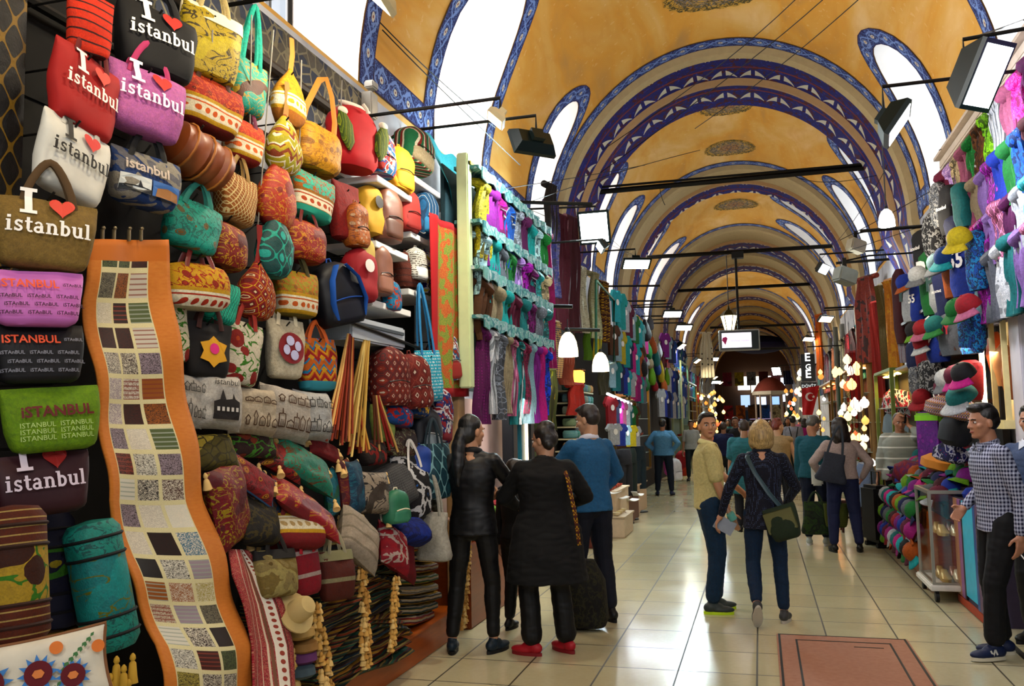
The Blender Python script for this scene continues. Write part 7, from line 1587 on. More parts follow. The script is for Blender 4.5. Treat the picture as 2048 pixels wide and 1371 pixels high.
for i, (x, z, w, h, c_, st_, lb) in enumerate([(-.95, 4.1, .8, .9, 'ffffff', 2.5, 'white lit shop panel high on the far left'), (-.1, 4.0, .75, 1.1, 'f0f4d8', 2.5, 'pale yellow lit shop panel high in the middle'), (.85, 4.2, .95, .7, 'ffffff', 2.2, 'wide white lit shop panel high on the right'), (1.55, 3.6, .3, 1.6, 'dfe8ff', 2.2, 'tall narrow bluish lit panel on the right'), (-.9, 2.9, .6, .8, 'a8c4e8', 1.2, 'blue lit shop panel at left middle height'), (.1, 2.8, .7, .7, 'c8dcff', 1.6, 'bluish lit shop panel behind the kiosk'), (1.0, 2.7, .6, .9, '90b8f0', 1.3, 'blue lit shop panel right of the kiosk'), (-.2, 1.9, 2.2, .5, 'a08cb0', .6, 'dim violet lit counter at the far end')]):
    m = MB(); m.box((x, 61.6, z), (w, .1, h)); tag(m.build('light_box', emit(c_, st_)), lb, 'light box')
for i, (x, z, c_) in enumerate([(-1.6, 1.5, 'a03c1c'), (-.9, 1.8, '3c5c8c'), (1.2, 1.4, '5c7c9c'), (1.7, 2.0, 'b05c2c'), (-.2, 2.2, '2c2c34')]):
    m = MB(); m.box((x, 60.8, z), (.5, .1, .9), bev=.02); tag(m.build('poster_board', plain(c_)), ['rust coloured board in front of the bright shopfront', 'blue board in front of the bright shopfront', 'pale blue board in front of the bright shopfront', 'orange board in front of the bright shopfront', 'black board in front of the bright shopfront'][i], 'board')
m = MB(); m.ell((.1, 52, 5.9), (1.7, 2, .5)); tag(m.build('canopy', plain('1c1c4c')), 'dark blue canopy above the kiosk roof', 'canopy')
for yy, nm_ in ((27, 'nearest'), (34, 'second'), (41, 'third'), (48, 'fourth'), (55, 'farthest')):  # fixtures added to brighten the far street
    flood((-2.2, yy, 3.9), (.7, -.1, -1), .5, .25, 330, (1, .84, .62), '%s of the added warm fill floodlights along the far left wall' % nm_, (-2.85, yy, 4.1), WARM_GLOW)
for i in range(12):
    cn = ['red', 'orange', 'brown', 'blue', 'beige', 'teal', 'wine', 'mustard', 'grey', 'maroon', 'rose', 'navy'][i]; m = MB(); m.slab(lambda u, v: Vector((-2.3 + (i % 6) * .78 + u * .6, 60.4 + .03 * sin(u * 9), 2.6 + (i // 6) * 2.2 - v * .9)), 8, 6, .02); tag(m.build('wall_textile', C('brocade', SC_C[cn], tint(SC_C[cn], 1.6), tint(SC_C[cn], .6), sc=.3)), '%s textile hanging on the far end wall, %s row' % (cn, ['lower', 'upper'][i // 6]), 'textile', 'textiles on the far end wall')
# floor hatch
def m_hatch():
    g = G('worn_floor_hatch', .6); n = g.noise(24, 5); return g.out(g.mix(n, '8a5238', 'a8785c'))
mh = m_hatch(); m = MB(); m.box((.515, 6.2, .003), (.93, 2.02, .006)); o = m.build('floor_hatch', mh); tag(o, 'worn reddish brown hatch let into the tiled floor', 'hatch')
hl = []
for c_, d_ in [((.07, 6.2, .005), (.016, 2.02, .006)), ((.96, 6.2, .005), (.016, 2.02, .006)), ((.515, 7.2, .005), (.9, .014, .006)), ((.19, 6.1, .006), (.014, 1.9, .006)), ((.84, 6.1, .006), (.014, 1.9, .006)), ((.515, 7.04, .006), (.66, .012, .006)), ((.68, 6.9, .006), (.2, .01, .006))]:
    m = MB(); m.box(c_, d_); q = m.build('joint', M_BLACK, o, False)
# drain edge on the right floor
m = MB(); m.box((1.66, 6.9, .01), (.03, 3.6, .02)); tag(m.build('floor_strip', plain('1c1a14')), 'dark metal floor strip along the right counter', 'strip')
# ================================================================== people
def cap_(mb, a, b_, ra, rb, n=12):
    a, b_ = Vector(a), Vector(b_); d = b_ - a; L = d.length
    if L < 1e-5: mb.ell(a, (ra,) * 3, n=n, m=8); return
    t = d / L; pts, rs = [], []
    for k in range(4): an = pi / 2 * (1 - k / 4) ; pts.append(a - t * ra * sin(an)); rs.append(max(.001, ra * cos(an)))
    pts.append(a); rs.append(ra); pts.append((a + b_) / 2); rs.append((ra + rb) / 2); pts.append(b_); rs.append(rb)
    for k in range(1, 5): an = pi / 2 * k / 4; pts.append(b_ + t * rb * sin(an)); rs.append(max(.001, rb * cos(an)))
    mb.tube(pts, rs, n)
def remesh(mb, name, mat, parent, vox, smooth=4, wrinkle=0, sd=0, f=7):
    me = bpy.data.meshes.new('tmp'); me.from_pydata(mb.v, [], mb.f); ob = bpy.data.objects.new('tmp', me)
    md = ob.modifiers.new('r', 'REMESH'); md.mode = 'VOXEL'; md.voxel_size = vox; md.use_smooth_shade = True
    if smooth: s = ob.modifiers.new('s', 'SMOOTH'); s.factor = .5; s.iterations = smooth
    nm = evaluated(ob); bpy.data.objects.remove(ob); bpy.data.meshes.remove(me)
    nm.name = name; nm.materials.clear(); nm.materials.append(mat)
    if wrinkle:
        off = Vector((sd * 1.7, sd * 2.3, sd * .9))
        nrm = [v.normal.copy() for v in nm.vertices]; cos_ = [v.co.copy() for v in nm.vertices]; flat = []
        for c, n_ in zip(cos_, nrm):
            p = c * f; w = noise.noise(p + off) + .5 * noise.noise(Vector((p.x * 2.2, p.y * 2.2, p.z * 1.1)) - off)
            q = noise.noise(Vector((c.x * 9, c.y * 9, c.z * 22)) + off)
            flat += list(c + n_ * (w * wrinkle + (abs(q) - .25) * wrinkle * .9))
        nm.vertices.foreach_set('co', flat)
    nm.polygons.foreach_set('use_smooth', [True] * len(nm.polygons)); nm.update()
    o = bpy.data.objects.new(name, nm); COL.objects.link(o); o.parent = parent; return o
def ik(S, W, hint, l1, l2):
    d = W - S; L = min(d.length, (l1 + l2) * .995); u = d.normalized(); W2 = S + u * L
    a = (l1 * l1 - l2 * l2 + L * L) / (2 * L); h = math.sqrt(max(0, l1 * l1 - a * a)); n = Vector(hint) - u * Vector(hint).dot(u); n.normalize(); return S + u * a + n * h, W2
def hand(mb, W, d, nrm, side, curl=.5, s=1.0):
    """five fingers; d along the hand, nrm out of the back of the hand, side +1/-1: which side the thumb leaves"""
    d = Vector(d).normalized(); nrm = Vector(nrm); nrm = (nrm - d * nrm.dot(d)).normalized(); t = d.cross(nrm) * side
    cap_(mb, W - d * .01, W + d * .03 * s, .024 * s, .026 * s)
    for k in range(4):
        o = (1.5 - k) * .0185 * s
        cap_(mb, W + d * .02 * s + t * o * .7, W + d * .085 * s + t * o, .0135 * s, .0115 * s, 8)
        base = W + d * .085 * s + t * o; ln = [.040, .045, .041, .032][k] * s; dd = d; c = curl * (1 + .12 * k)
        for j in range(3):
            ang = c * (.5 + .25 * j); dd = (dd * cos(ang) - nrm * sin(ang)).normalized() if j == 0 else (dd * cos(c * .55) - (nrm * dd.dot(d) + d * dd.dot(nrm) * -1) * sin(c * .55)).normalized()
            e = base + dd * ln * (1, .72, .6)[j]; cap_(mb, base, e, (.0095, .0088, .008)[j] * s, (.0088, .008, .0072)[j] * s, 8); base = e
    b0 = W + d * .025 * s + t * .022 * s; b1 = b0 + (d * .55 + t * .8 - nrm * .25).normalized() * .045 * s; b2 = b1 + (d * .85 + t * .25 - nrm * .45).normalized() * .034 * s
    cap_(mb, b0, b1, .0135 * s, .011 * s, 8); cap_(mb, b1, b2, .011 * s, .009 * s, 8)
def skin_mat(c): return plain(c, .5, var=.06, spec=.4, sc=30)
def person(label, loc, yaw, Ht=1.75, skin='b07c5c', hair=('1a120c', 'short'), head=(0, 0, 0), arms=None, feet=None, top=None, bottom=None, shoe=('141414', '141414'), wide=1.0, detail=1, lean=0, face=True):
    """local frame: faces +y, its right hand on +x. top = dict(mat, z0 hem, sleeve 0 none .5 short 1 long, loose), feet = [(x,y,yaw,lift,pitch)] for left, right"""
    S = Ht / 1.75; root = thing('person', label, 'person', loc, yaw)
    V = lambda x, y, z: Vector((x, y, z)) * S
    arms = arms or {}; feet = feet or [(-.11, 0, 8, 0, 0), (.11, 0, -8, 0, 0)]
    vox = [.016, .0085, .0065][detail]; W_ = wide
    lx = math.tan(R(lean)); LN = lambda p: p + Vector((0, max(0, p.z - .95 * S) * lx, 0))
    sh = [LN(V(-.165 * (1 + .6 * (W_ - 1)), 0, 1.39)), LN(V(.165 * (1 + .6 * (W_ - 1)), 0, 1.39))]
    hp = [V(-.088 * W_, 0, .92), V(.088 * W_, 0, .92)]
    legs = []
    for i in (0, 1):
        fx, fy, fyw, lift, pitch = feet[i]; A = V(fx, fy, .09 + lift); K, A2 = ik(hp[i], A, Vector((sin(R(-fyw)), 1, 0)), .42 * S, .416 * S); legs.append((hp[i], K, A2))
    al = []
    for i, k in enumerate(('L', 'R')):
        s = -1 if i == 0 else 1; w, hint = (list(arms[k]) + [None, None])[:2] if k in arms else ((s * .25, .04, .82), (s * .3, -1, 0))
        E_, Wr = ik(sh[i], V(*w) if not isinstance(w, Vector) else w, Vector(hint), .29 * S, .255 * S); al.append((sh[i], E_, Wr))
    hy, hpi, hr = head; HM = Matrix.Translation(LN(V(0, .012, 1.60))) @ Matrix.Rotation(R(hy), 4, 'Z') @ Matrix.Rotation(R(-hpi), 4, 'X') @ Matrix.Rotation(R(hr), 4, 'Y')
    hq = HM.to_3x3(); T = lambda x, y, z: HM @ (Vector((x, y, z)) * S)
    E = lambda mb, c, r: mb.ell(T(*c), tuple(k * S for k in r), hq, 20, 14)
    b = MB()
    E(b, (0, -.012, .035), (.075, .094, .093)); E(b, (0, .02, -.02), (.064, .07, .075)); E(b, (0, .032, -.06), (.048, .052, .045)); E(b, (0, .07, -.083), (.022, .02, .018))
    E(b, (0, .079, .036), (.046, .014, .009)); E(b, (-.045, .052, -.012), (.022, .026, .022)); E(b, (.045, .052, -.012), (.022, .026, .022))
    cap_(b, T(0, .085, .025), T(0, .104, -.016), .0085 * S, .0125 * S, 8); E(b, (-.011, .095, -.019), (.009, .009, .007)); E(b, (.011, .095, -.019), (.009, .009, .007))
    E(b, (0, .082, -.047), (.024, .012, .006)); E(b, (0, .08, -.058), (.02, .012, .007))
    for s in (-1, 1): E(b, (s * .076, -.008, -.002), (.010, .019, .031))
    cap_(b, LN(V(0, -.015, 1.43)), T(0, -.02, -.06), .062 * S, .054 * S, 16)
    cap_(b, LN(V(0, -.01, 1.2)), LN(V(0, -.01, 1.38)), .11 * S, .09 * S); cap_(b, V(0, 0, 1.0), LN(V(0, 0, 1.2)), .09 * S, .1 * S)
    for i in (0, 1):
        a, e, w = al[i]; cap_(b, LN(V(0, -.01, 1.37)), a, .055 * S, .045 * S); cap_(b, a, e, .047 * S, .036 * S); cap_(b, e, e.lerp(w, .35), .036 * S, .036 * S); cap_(b, e.lerp(w, .35), w, .036 * S, .024 * S)
        s = -1 if i == 0 else 1; k = 'LR'[i]; opt = arms.get(k, ()); curl = opt[2] if len(opt) > 2 else .5; nrm = opt[3] if len(opt) > 3 else (s, -.3, 0); dr = opt[4] if len(opt) > 4 else (w - e); ts = opt[5] if len(opt) > 5 else 1
        if detail: hand(b, w, dr, nrm, ts * (1 if i == 0 else -1), curl, S)
        else: cap_(b, w, w + (w - e).normalized() * .12, .03, .025)
        h_, kn, an = legs[i]; cap_(b, h_, kn, .062 * S, .046 * S); cap_(b, kn, an, .048 * S, .034 * S); cap_(b, V(0, 0, .97), h_, .07 * S, .065 * S)
    sk = skin_mat(skin); remesh(b, 'body', sk, root, vox, 2 if detail else 1)
    if face and detail:
        for s in (-1, 1):
            m = MB(); E(m, (s * .031, .0755, .014), (.0135, .010, .0085)); eo = m.build('eye', plain('c8c0b8', .3, var=0), root)
            m = MB(); E(m, (s * .031, .0835, .014), (.006, .004, .006)); m.build('iris', plain('1a0f0a', .2, var=0), eo)
            m = MB(); m.tube([T(s * .014, .091, .032), T(s * .03, .090, .038), T(s * .05, .077, .033)], .0035 * S, 6); m.build('eyebrow', plain(hair[0], .8, var=0), root)
        m = MB(); E(m, (0, .0885, -.0525), (.021, .0075, .0075)); m.build('lips', plain('8a4438', .5, var=0), root)
    # hair
    hc_, st = hair; hm = MB(); HMt = hairm(hc_)
    E(hm, (0, -.026, .055), (.083, .09, .086)); 
    if st == 'short': E(hm, (0, -.045, .02), (.079, .068, .075)); E(hm, (0, .03, .105), (.062, .05, .026))
    if st == 'quiff': E(hm, (0, -.045, .02), (.08, .07, .08)); E(hm, (0, .035, .112), (.068, .062, .036)); E(hm, (0, .0, .12), (.07, .075, .03))
    if st == 'thin': hm = MB(); E(hm, (0, -.03, .045), (.081, .088, .085)); E(hm, (0, -.045, .0), (.078, .066, .07))
    if st in ('bob', 'long', 'wavy'):
        E(hm, (0, -.05, -.0), (.102, .078, .12)); E(hm, (-.07, -.01, -.02), (.04, .068, .105)); E(hm, (.07, -.01, -.02), (.04, .068, .105)); E(hm, (0, -.05, -.07), (.10, .062, .06))
        if st == 'wavy': E(hm, (0, -.055, -.10), (.115, .07, .10)); E(hm, (-.06, -.03, -.15), (.06, .05, .07)); E(hm, (.06, -.03, -.15), (.06, .05, .07)); E(hm, (0, -.03, .07), (.1, .1, .09))
        if st == 'long': hm.tube([T(0, -.1, .03), T(0, -.12, -.08), T(0, -.125, -.25), T(0, -.13, -.42), T(0, -.12, -.52)], [.05 * S, .06 * S, .055 * S, .045 * S, .015 * S], 12)
    if st == 'ponytail': E(hm, (0, -.05, .0), (.08, .065, .09)); hm.tube([T(0, -.09, .02), T(.0, -.12, -.10), T(.01, -.125, -.25), T(.015, -.12, -.40)], [.04 * S, .055 * S, .05 * S, .012 * S], 12)
    if st == 'bun': E(hm, (0, -.05, .02), (.083, .07, .085)); E(hm, (0, -.07, .1), (.05, .05, .045)); E(hm, (.02, -.03, .13), (.06, .05, .03)); E(hm, (-.04, -.06, -.03), (.04, .04, .05))
    ho = remesh(hm, 'hair', HMt, root, max(.007, vox), 2, .004, 3, 22)
    # top garment
    tp = dict(mat=plain('444444'), z0=.93, sleeve=1, loose=1.0, neck=1.455, flare=1.0); tp.update(top or {}); g_ = tp['loose']
    t = MB(); z0 = tp['z0']; fl = tp['flare']; secs = []
    prof = [(.45, .19, .15), (.75, .185, .145), (.95, .165 * (1 + (g_ - 1) * .6), .122), (1.08, .148, .114), (1.22, .162, .122), (1.32, .172, .122), (1.37, .158, .11), (1.41, .125, .09), (1.44, .085, .072), (1.47, .066, .062)]
    def at_z(z):
        for p_, q_ in zip(prof, prof[1:]):
            if p_[0] <= z <= q_[0]: u = (z - p_[0]) / (q_[0] - p_[0]); return [p_[k] + (q_[k] - p_[k]) * u for k in (1, 2)]
        return prof[0][1:] if z < prof[0][0] else prof[-1][1:]
    zz = [z0 + (tp['neck'] - z0) * k / 14 for k in range(15)]
    for z in zz:
        rx, ry = at_z(z); k = g_ * W_ * (1 + (fl - 1) * max(0, (1.15 - z)) / .5); p = LN(V(0, 0, z)); secs.append((z * S, rx * k * S, ry * k * S * (1.0 if W_ < 1.15 else 1.12), 0, p.y))
    t.loft(secs, 28, 2.35)
    for i in (0, 1):
        a, e, w = al[i]; q = g_ * (1 + (W_ - 1) * .5); cap_(t, LN(V(0, -.005, 1.36)).lerp(a, .3), a, .075 * S * q, .060 * S * q)
        cap_(t, LN(V((-.03, .03)[i], -.02, 1.44)), a.lerp(LN(V((-.1, .1)[i], -.01, 1.40)), .4), .042 * S, .05 * S * q)
        if tp['sleeve'] >= .4:
            en = a.lerp(e, .75) if tp['sleeve'] < 1 else e; cap_(t, a, en, .062 * S * q, (.060 if tp['sleeve'] < 1 else .049) * S * q)
        if tp['sleeve'] >= 1: cap_(t, e, e.lerp(w, tp.get('cuff', .93)), .049 * S * q, .036 * S * q)
    to = remesh(t, tp.get('name', 'shirt'), tp['mat'], root, max(.0085, vox), 4, tp.get('wr', .006), sd=int(loc[1] * 10), f=6)
    if tp.get('collar'):
        c = MB(); n = 18
        for k in range(n): pass
        pts = [LN(V(.075 * sin(2 * pi * k / n), .0 + .068 * cos(2 * pi * k / n), 1.462 + .02 * -cos(2 * pi * k / n))) for k in range(n + 1)]
        c.tube(pts, .017 * S, 8, flat=(.55, 1.3)); 
        for s in (-1, 1): c.add([LN(V(s * .01, .088, 1.45)), LN(V(s * .075, .062, 1.465)), LN(V(s * .065, .10, 1.40)), LN(V(s * .01, .082, 1.44))], [(0, 1, 2, 3)])
        c.build('collar', tp['collar'], root)
    # trousers
    bt = dict(mat=plain('1a2438'), loose=1.0, name='trousers', cut=.86); bt.update(bottom or {}); l = MB(); q = bt['loose'] * (1 + (W_ - 1) * .7)
    l.ell(V(0, 0, .93), (.165 * S * W_, .118 * S * W_, .12 * S), n=20, m=12)
    for i in (0, 1):
        h_, kn, an = legs[i]; cap_(l, h_, kn, .097 * S * q, .068 * S * q); cap_(l, kn, kn.lerp(an, .3), .067 * S * q, .066 * S * q); cap_(l, kn.lerp(an, .3), kn.lerp(an, bt['cut']), .066 * S * q, bt.get('hem', .052) * S * q)
    remesh(l, bt['name'], bt['mat'], root, max(.0085, vox), 3, bt.get('wr', .006), sd=int(loc[0] * 10) + 5, f=8)
    # shoes
    for i in (0, 1):
        fx, fy, fyw, lift, pitch = feet[i]; an = legs[i][2]; fm = Matrix.Translation(an) @ Matrix.Rotation(R(fyw), 4, 'Z') @ Matrix.Rotation(R(-pitch), 4, 'X')
        sm = MB(); Q = lambda x, y, z: fm @ (Vector((x, y, z)) * S); f3 = fm.to_3x3()
        sm.ell(Q(0, -.02, -.035), (.042 * S, .06 * S, .045 * S), f3); sm.ell(Q(0, .08, -.052), (.047 * S, .105 * S, .033 * S), f3); sm.ell(Q(0, .02, -.03), (.037 * S, .075 * S, .042 * S), f3); sm.ell(Q(0, 0, .0), (.036 * S, .042 * S, .04 * S), f3)
        so = remesh(sm, 'shoe', plain(shoe[0], .5, var=.1), root, .008, 2)
        s2 = MB(); ol = [(.037 * cos(a_) * (1 if sin(a_) < 0 else 1.16), .05 + .128 * sin(a_)) for a_ in [2 * pi * k / 20 for k in range(20)]]
        s2.add([Q(x, y, -.09) for x, y in ol] + [Q(x, y, -.066) for x, y in ol], [tuple(range(20))[::-1], tuple(range(20, 40))] + [(k, (k + 1) % 20, (k + 1) % 20 + 20, k + 20) for k in range(20)]); s2.build('sole', plain(shoe[1], .6, var=.05), so)
    return root, dict(arm=al, leg=legs, S=S, T=T, LN=LN, V=V, top=to)
SX = PY(1800, 860, 12.3).x; TX = PY(1487, 860, 13.6).x; RX = PY(1556, 860, 14.6).x; HX = PY(1030, 915, 6.95).x
def floor_at(x, y): p = PZ(x, y, 0); return (p.x, p.y, 0)
BLK = plain('060607', .6, var=.3); JEAN = lambda c: C('plain', c, tint(c, .6))
PPL = {}
PPL['long'] = person('person with long black ponytail in black jacket and slim trousers, seen from behind', (-2.06, 6.2, 0), R(4), 1.74, 'a87858', ('0a0808', 'ponytail'), (-38, 4, 0), {'L': ((-.33, .16, 1.02), (-.6, -1, 0)), 'R': ((.12, .34, 1.12), (1, -.4, -.3), .7)}, [(-.17, .0, 12, 0, 0), (.13, .05, -24, 0, 0)], dict(mat=plain('050508', .5, var=.3, spec=.3), z0=.86, name='jacket', loose=1.04, flare=1.06, wr=.008, neck=1.47, collar=plain('050508')), dict(mat=BLK, loose=.95), ('10202c', '0c0c0c'), .98, 2, face=True)
PPL['coat'] = person('person in wide black coat and red shoes with pinned-up dark hair', (-1.53, 6.28, 0), R(18), 1.66, 'a87c60', ('120c08', 'bun'), (52, 12, 0), {'L': ((-.2, .34, 1.08), (-1, -.5, -.4), .7), 'R': ((.2, .3, 1.1), (1, -.8, -.2), .7)}, [(-.12, .0, 60, 0, 0), (.15, .05, 35, 0, 0)], dict(mat=plain('050506', .85, var=.3), z0=.55, name='coat', loose=1.18, flare=1.26, wr=.010, neck=1.48, collar=plain('050506')), dict(mat=BLK, loose=1.12, hem=.068), ('a01420', '7a1018'), 1.1, 2)
PPL['sweater'] = person('person in steel blue sweater over white collar, short grey-black hair, turned to the left', (-1.40, 7.35, 0), R(46), 1.82, 'b48868', ('241c18', 'short'), (28, 14, 0), {'L': ((-.12, .36, 1.12), (-1, -.4, -.4)), 'R': ((.24, .22, .98), (1, -.6, 0))}, [(-.12, 0, 10, 0, 0), (.14, -.05, -10, 0, 0)], dict(mat=C('plain', '52789c', '40648a'), z0=.88, name='sweater', loose=1.08, collar=plain('c8c8d4')), dict(mat=plain('0a0e1c', .8, var=.2), loose=1.15), ('0c0c0c', '0c0c0c'), .98, 2)
PPL['polo'] = person('person in pale yellow polo shirt looking at the camera', (-.46, 7.95, 0), R(-78), 1.74, 'b4805c', ('16100c', 'short'), (-84, -2, 0), {'R': ((.20, .14, .85), (.4, -1, 0), .5), 'L': ((-.2, .34, 1.0), (-1, -.5, 0), .8)}, [(-.09, .04, 6, 0, 0), (.1, -.02, -4, 0, 0)], dict(mat=C('plain', 'f0e4b0', 'e2d59c'), z0=.89, sleeve=.5, loose=1.03, name='polo_shirt', collar=plain('dcd290')), dict(mat=JEAN('24405c'), loose=1.12, hem=.058), ('2c3430', 'b8d818'), 1.04, 2)
PPL['blonde'] = person('person with blonde bob in dotted navy blouse and jeans, walking away', (.0, 7.6, 0), R(2), 1.66, 'b88464', ('a08450', 'bob'), (6, 2, 0), {'L': ((-.39, .12, .84), (-1, -.6, 0), .8, (-1, 0, .3), (-.5, .1, -.8)), 'R': ((.2, .28, .98), (1, -.6, -.2), .7)}, [(-.10, -.22, 5, .10, 52), (.13, .04, -14, 0, 0)], dict(mat=C('dots', '0a0e1e', '7c8cb4', sc=2.1), z0=.80, name='blouse', loose=1.0, flare=1.12, collar=plain('0a0e1e')), dict(mat=JEAN('1c3858'), loose=.98), ('3c3c3c', 'b8b0a0'), .98, 2, face=False)
PPL['check'] = person('person in blue and white checked shirt standing at the right, cigarette in hand', (1.56, 6.82, 0), R(104), 1.74, 'a87458', ('0e0a08', 'quiff'), (6, 4, 0), {'L': ((-.22, -.02, .86), (-.3, -1, 0), .55), 'R': ((.24, .12, 1.0), (.6, -1, 0), .6)}, [(-.06, .12, 8, 0, 0), (.1, -.02, -8, 0, 0)], dict(mat=C('check', 'd8dcf0', '0e1238', sc=1.25), z0=.86, loose=1.02, name='checked_shirt', collar=C('check', 'c8cce0', '14183c', sc=1.9)), dict(mat=plain('050508', .8, var=.3), loose=1.12, hem=.06), ('101c3c', 'c8c0a8'), .98, 2, lean=5)
PPL['edge'] = person('person in grey blue shirt with white collar at the right edge', (1.93, 7.28, 0), R(140), 1.74, 'a87458', ('0a0808', 'short'), (10, 4, 0), {}, None, dict(mat=C('plain', '5c6884', '48546c'), collar=plain('c8ccd4'), z0=.9), dict(mat=BLK), ('0c0c0c', '0c0c0c'), 1.02, 2)
def m_hs():
    g = G('white_striped_knit', .85); x, y, z = g.xyz(); return g.out(g.mix((z * 7.2).fr() < .14, 'e0e0d8' if 0 else '8c9088', 'dcdcd4'))
PPL['stripe'] = person('person in grey shirt with white stripes holding a phone to the ear', (SX, 12.3, 0), R(172), 1.72, 'a06c50', ('3c342c', 'thin'), (12, 12, 0), {'L': ((-.10, .09, 1.57), (-.7, .4, -1), .9, (-.8, -.4, 0), (.2, 0, 1)), 'R': ((.3, .06, .86), (.6, -1, 0), .5)}, None, dict(mat=m_hs(), z0=.86, loose=1.22, sleeve=1, cuff=.45, collar=plain('8a8c84')), dict(mat=plain('14141c'), loose=1.1), ('141414', '141414'), 1.16, 1)
PPL['green'] = person('person in dark teal sweater bending the head, grey hair, carrying a green bag', (.66, 12.3, 0), R(-12), 1.70, 'a07054', ('4c4844', 'short'), (-40, 34, 0), {'L': ((-.24, .1, .84), (-.4, -1, 0), .9), 'R': ((.15, .3, 1.05), (1, -.6, 0))}, None, dict(mat=C('plain', '2c6474', '1c4c5c'), z0=.9, loose=1.15, name='sweater'), dict(mat=JEAN('182440'), loose=1.1), ('a8b0a8', 'd0d0d0'), 1.06, 1, lean=6)
PPL['whitetop'] = person('person in white long-sleeved top with dark wavy hair, seen from behind', (.95, 11.7, 0), R(6), 1.65, 'a8745c', ('1a0e0a', 'wavy'), (10, 14, 0), {'L': ((-.25, .16, 1.0), (-1, -.6, 0)), 'R': ((.27, .1, .95), (1, -.6, 0))}, [(-.14, .0, 10, 0, 0), (.18, .02, -12, 0, 0)], dict(mat=C('plain', 'c8b8b4', 'b4a4a4'), z0=.95, loose=1.12), dict(mat=plain('10183c', .8), loose=1.1), ('101010', '101010'), 1.08, 1, face=False)
PPL['lblue'] = person('person in light blue shirt and jeans, hands on hips, seen from behind', (-2.12, 20.0, 0), R(-4), 1.72, '8a6048', ('0c0a0a', 'short'), (0, 0, 0), {'L': ((-.2, .02, 1.0), (-1, -.5, 0)), 'R': ((.2, .02, 1.0), (1, -.5, 0))}, [(-.16, 0, 20, 0, 0), (.16, 0, -10, 0, 0)], dict(mat=C('plain', '8cb4dc', '70a0cc'), z0=.9, loose=1.2), dict(mat=JEAN('1c2c40'), loose=1.1), ('14284c', '101010'), 1.12, 1, face=False)
PPL['wtee'] = person('person in white T-shirt facing the camera beside the child clothes', (-1.85, 24.8, 0), R(180), 1.68, '9c6c50', ('100c0a', 'short'), (0, 5, 0), {}, None, dict(mat=C('plain', 'd0d4d0', 'b8bcb8'), z0=.9, sleeve=.5, loose=1.1), dict(mat=plain('142028'), loose=1.1), ('101010', '101010'), 1.0, 1)
PPL['tealw'] = person('person in grey and teal dress behind the yellow polo, seen from behind', (TX, 13.6, 0), R(0), 1.66, 'a07458', ('2c1c14', 'short'), (20, 10, 0), {}, None, dict(mat=C('plain', '4c5c6c', '38888c'), z0=.6, loose=1.2, flare=1.2, name='dress', sleeve=.5), dict(mat=plain('14141c')), ('101010', '101010'), 1.12, 1, face=False)
PPL['redh'] = person('person with reddish hair in pale sleeveless top behind the blonde walker', (RX, 14.6, 0), R(-8), 1.66, 'b88c6c', ('6a2414', 'bun'), (-50, 10, 0), {'R': ((.28, .02, .84), (1, -1, 0))}, None, dict(mat=C('plain', 'c0a88c', 'a8906c'), z0=.95, loose=1.1, sleeve=0), dict(mat=plain('14141c'), loose=1.1), ('101010', '101010'), 1.1, 1)
PPL['susp'] = person('person in white shirt with dark braces, seen from behind far down the street', (.80, 23.6, 0), R(4), 1.74, '9c6c50', ('0e0a0a', 'short'), (0, 0, 0), {}, None, dict(mat=C('plain', 'b8b8c0', 'a0a0ac'), z0=.95, loose=1.15), dict(mat=plain('141a14'), loose=1.2), ('0c0c0c', '0c0c0c'), 1.05, 1, face=False)
r_, I = PPL['susp']
for s in (-1, 1): m = MB(); m.tube([(s * .11, -.155, 1.44), (s * .06, -.165, 1.2), (s * .03, -.16, 1.0)], .012, 6); m.build('brace', BLK, r_)
PPL['child'] = person('dark-haired child standing between the two people in black', (HX, 6.95, 0), R(-20), 1.38, '9c6c50', ('241a12', 'short'), (-20, 5, 0), {}, None, dict(mat=plain('0a0a0e', .7)), dict(mat=BLK, loose=1.1), ('0a0a0a', '0a0a0a'), 1.0, 1)
FP = [(1500, 815, 30, 'lilac', '3c3040', 'person in lilac top in the far crowd'), (1522, 825, 29, 'navy', '202428', 'person in dark blue top near the kiosk'), (1583, 822, 28, 'violet', '201c28', 'person in purple top on the far right of the crowd'), (1575, 850, 26, 'black', '181818', 'person in black in the middle of the crowd'), (1470, 848, 22, 'black', '101418', 'dark-clothed person behind the yellow polo'), (1540, 850, 40, 'grey', '202020', 'grey-clothed person far in the crowd'), (1490, 850, 44, 'maroon', '1c1c1c', 'maroon-clothed person far in the crowd'), (1456, 852, 34, 'teal', '141c24', 'teal-clothed person far on the left of the crowd'), (1600, 850, 36, 'rose', '241c20', 'rose-clothed person far on the right'), (1560, 848, 48, 'blue', '181c24', 'blue-clothed person farthest in the crowd'), (1446, 846, 20, 'navy', '101418', 'navy-clothed person just left of the crowd'), (1608, 842, 30, 'magenta', '201c28', 'magenta-clothed person by the right lamps'), (1515, 850, 38, 'white', '202020', 'white-clothed person far in the crowd'), (1558, 838, 33, 'brown', '1c1814', 'brown-clothed person far in the crowd')]
for i, (x, y, Y, cn, bc, lb) in enumerate(FP):
    p = PY(x, 840, Y); person(lb, (p.x, p.y, 0), R(random.choice([0, 10, -15, 180, 170])), 1.62 + .03 * (i % 5) + (.25 if y < 830 else 0) * 0, '8a6048', (['120c0a', '2c1c14', '0c0c0c'][i % 3], ['short', 'bob', 'short', 'wavy'][i % 4]), (0, 0, 0), {}, None, dict(mat=pick(cn), loose=1.15), dict(mat=plain(bc), loose=1.15), ('101010', '101010'), 1.05, 0, face=False)
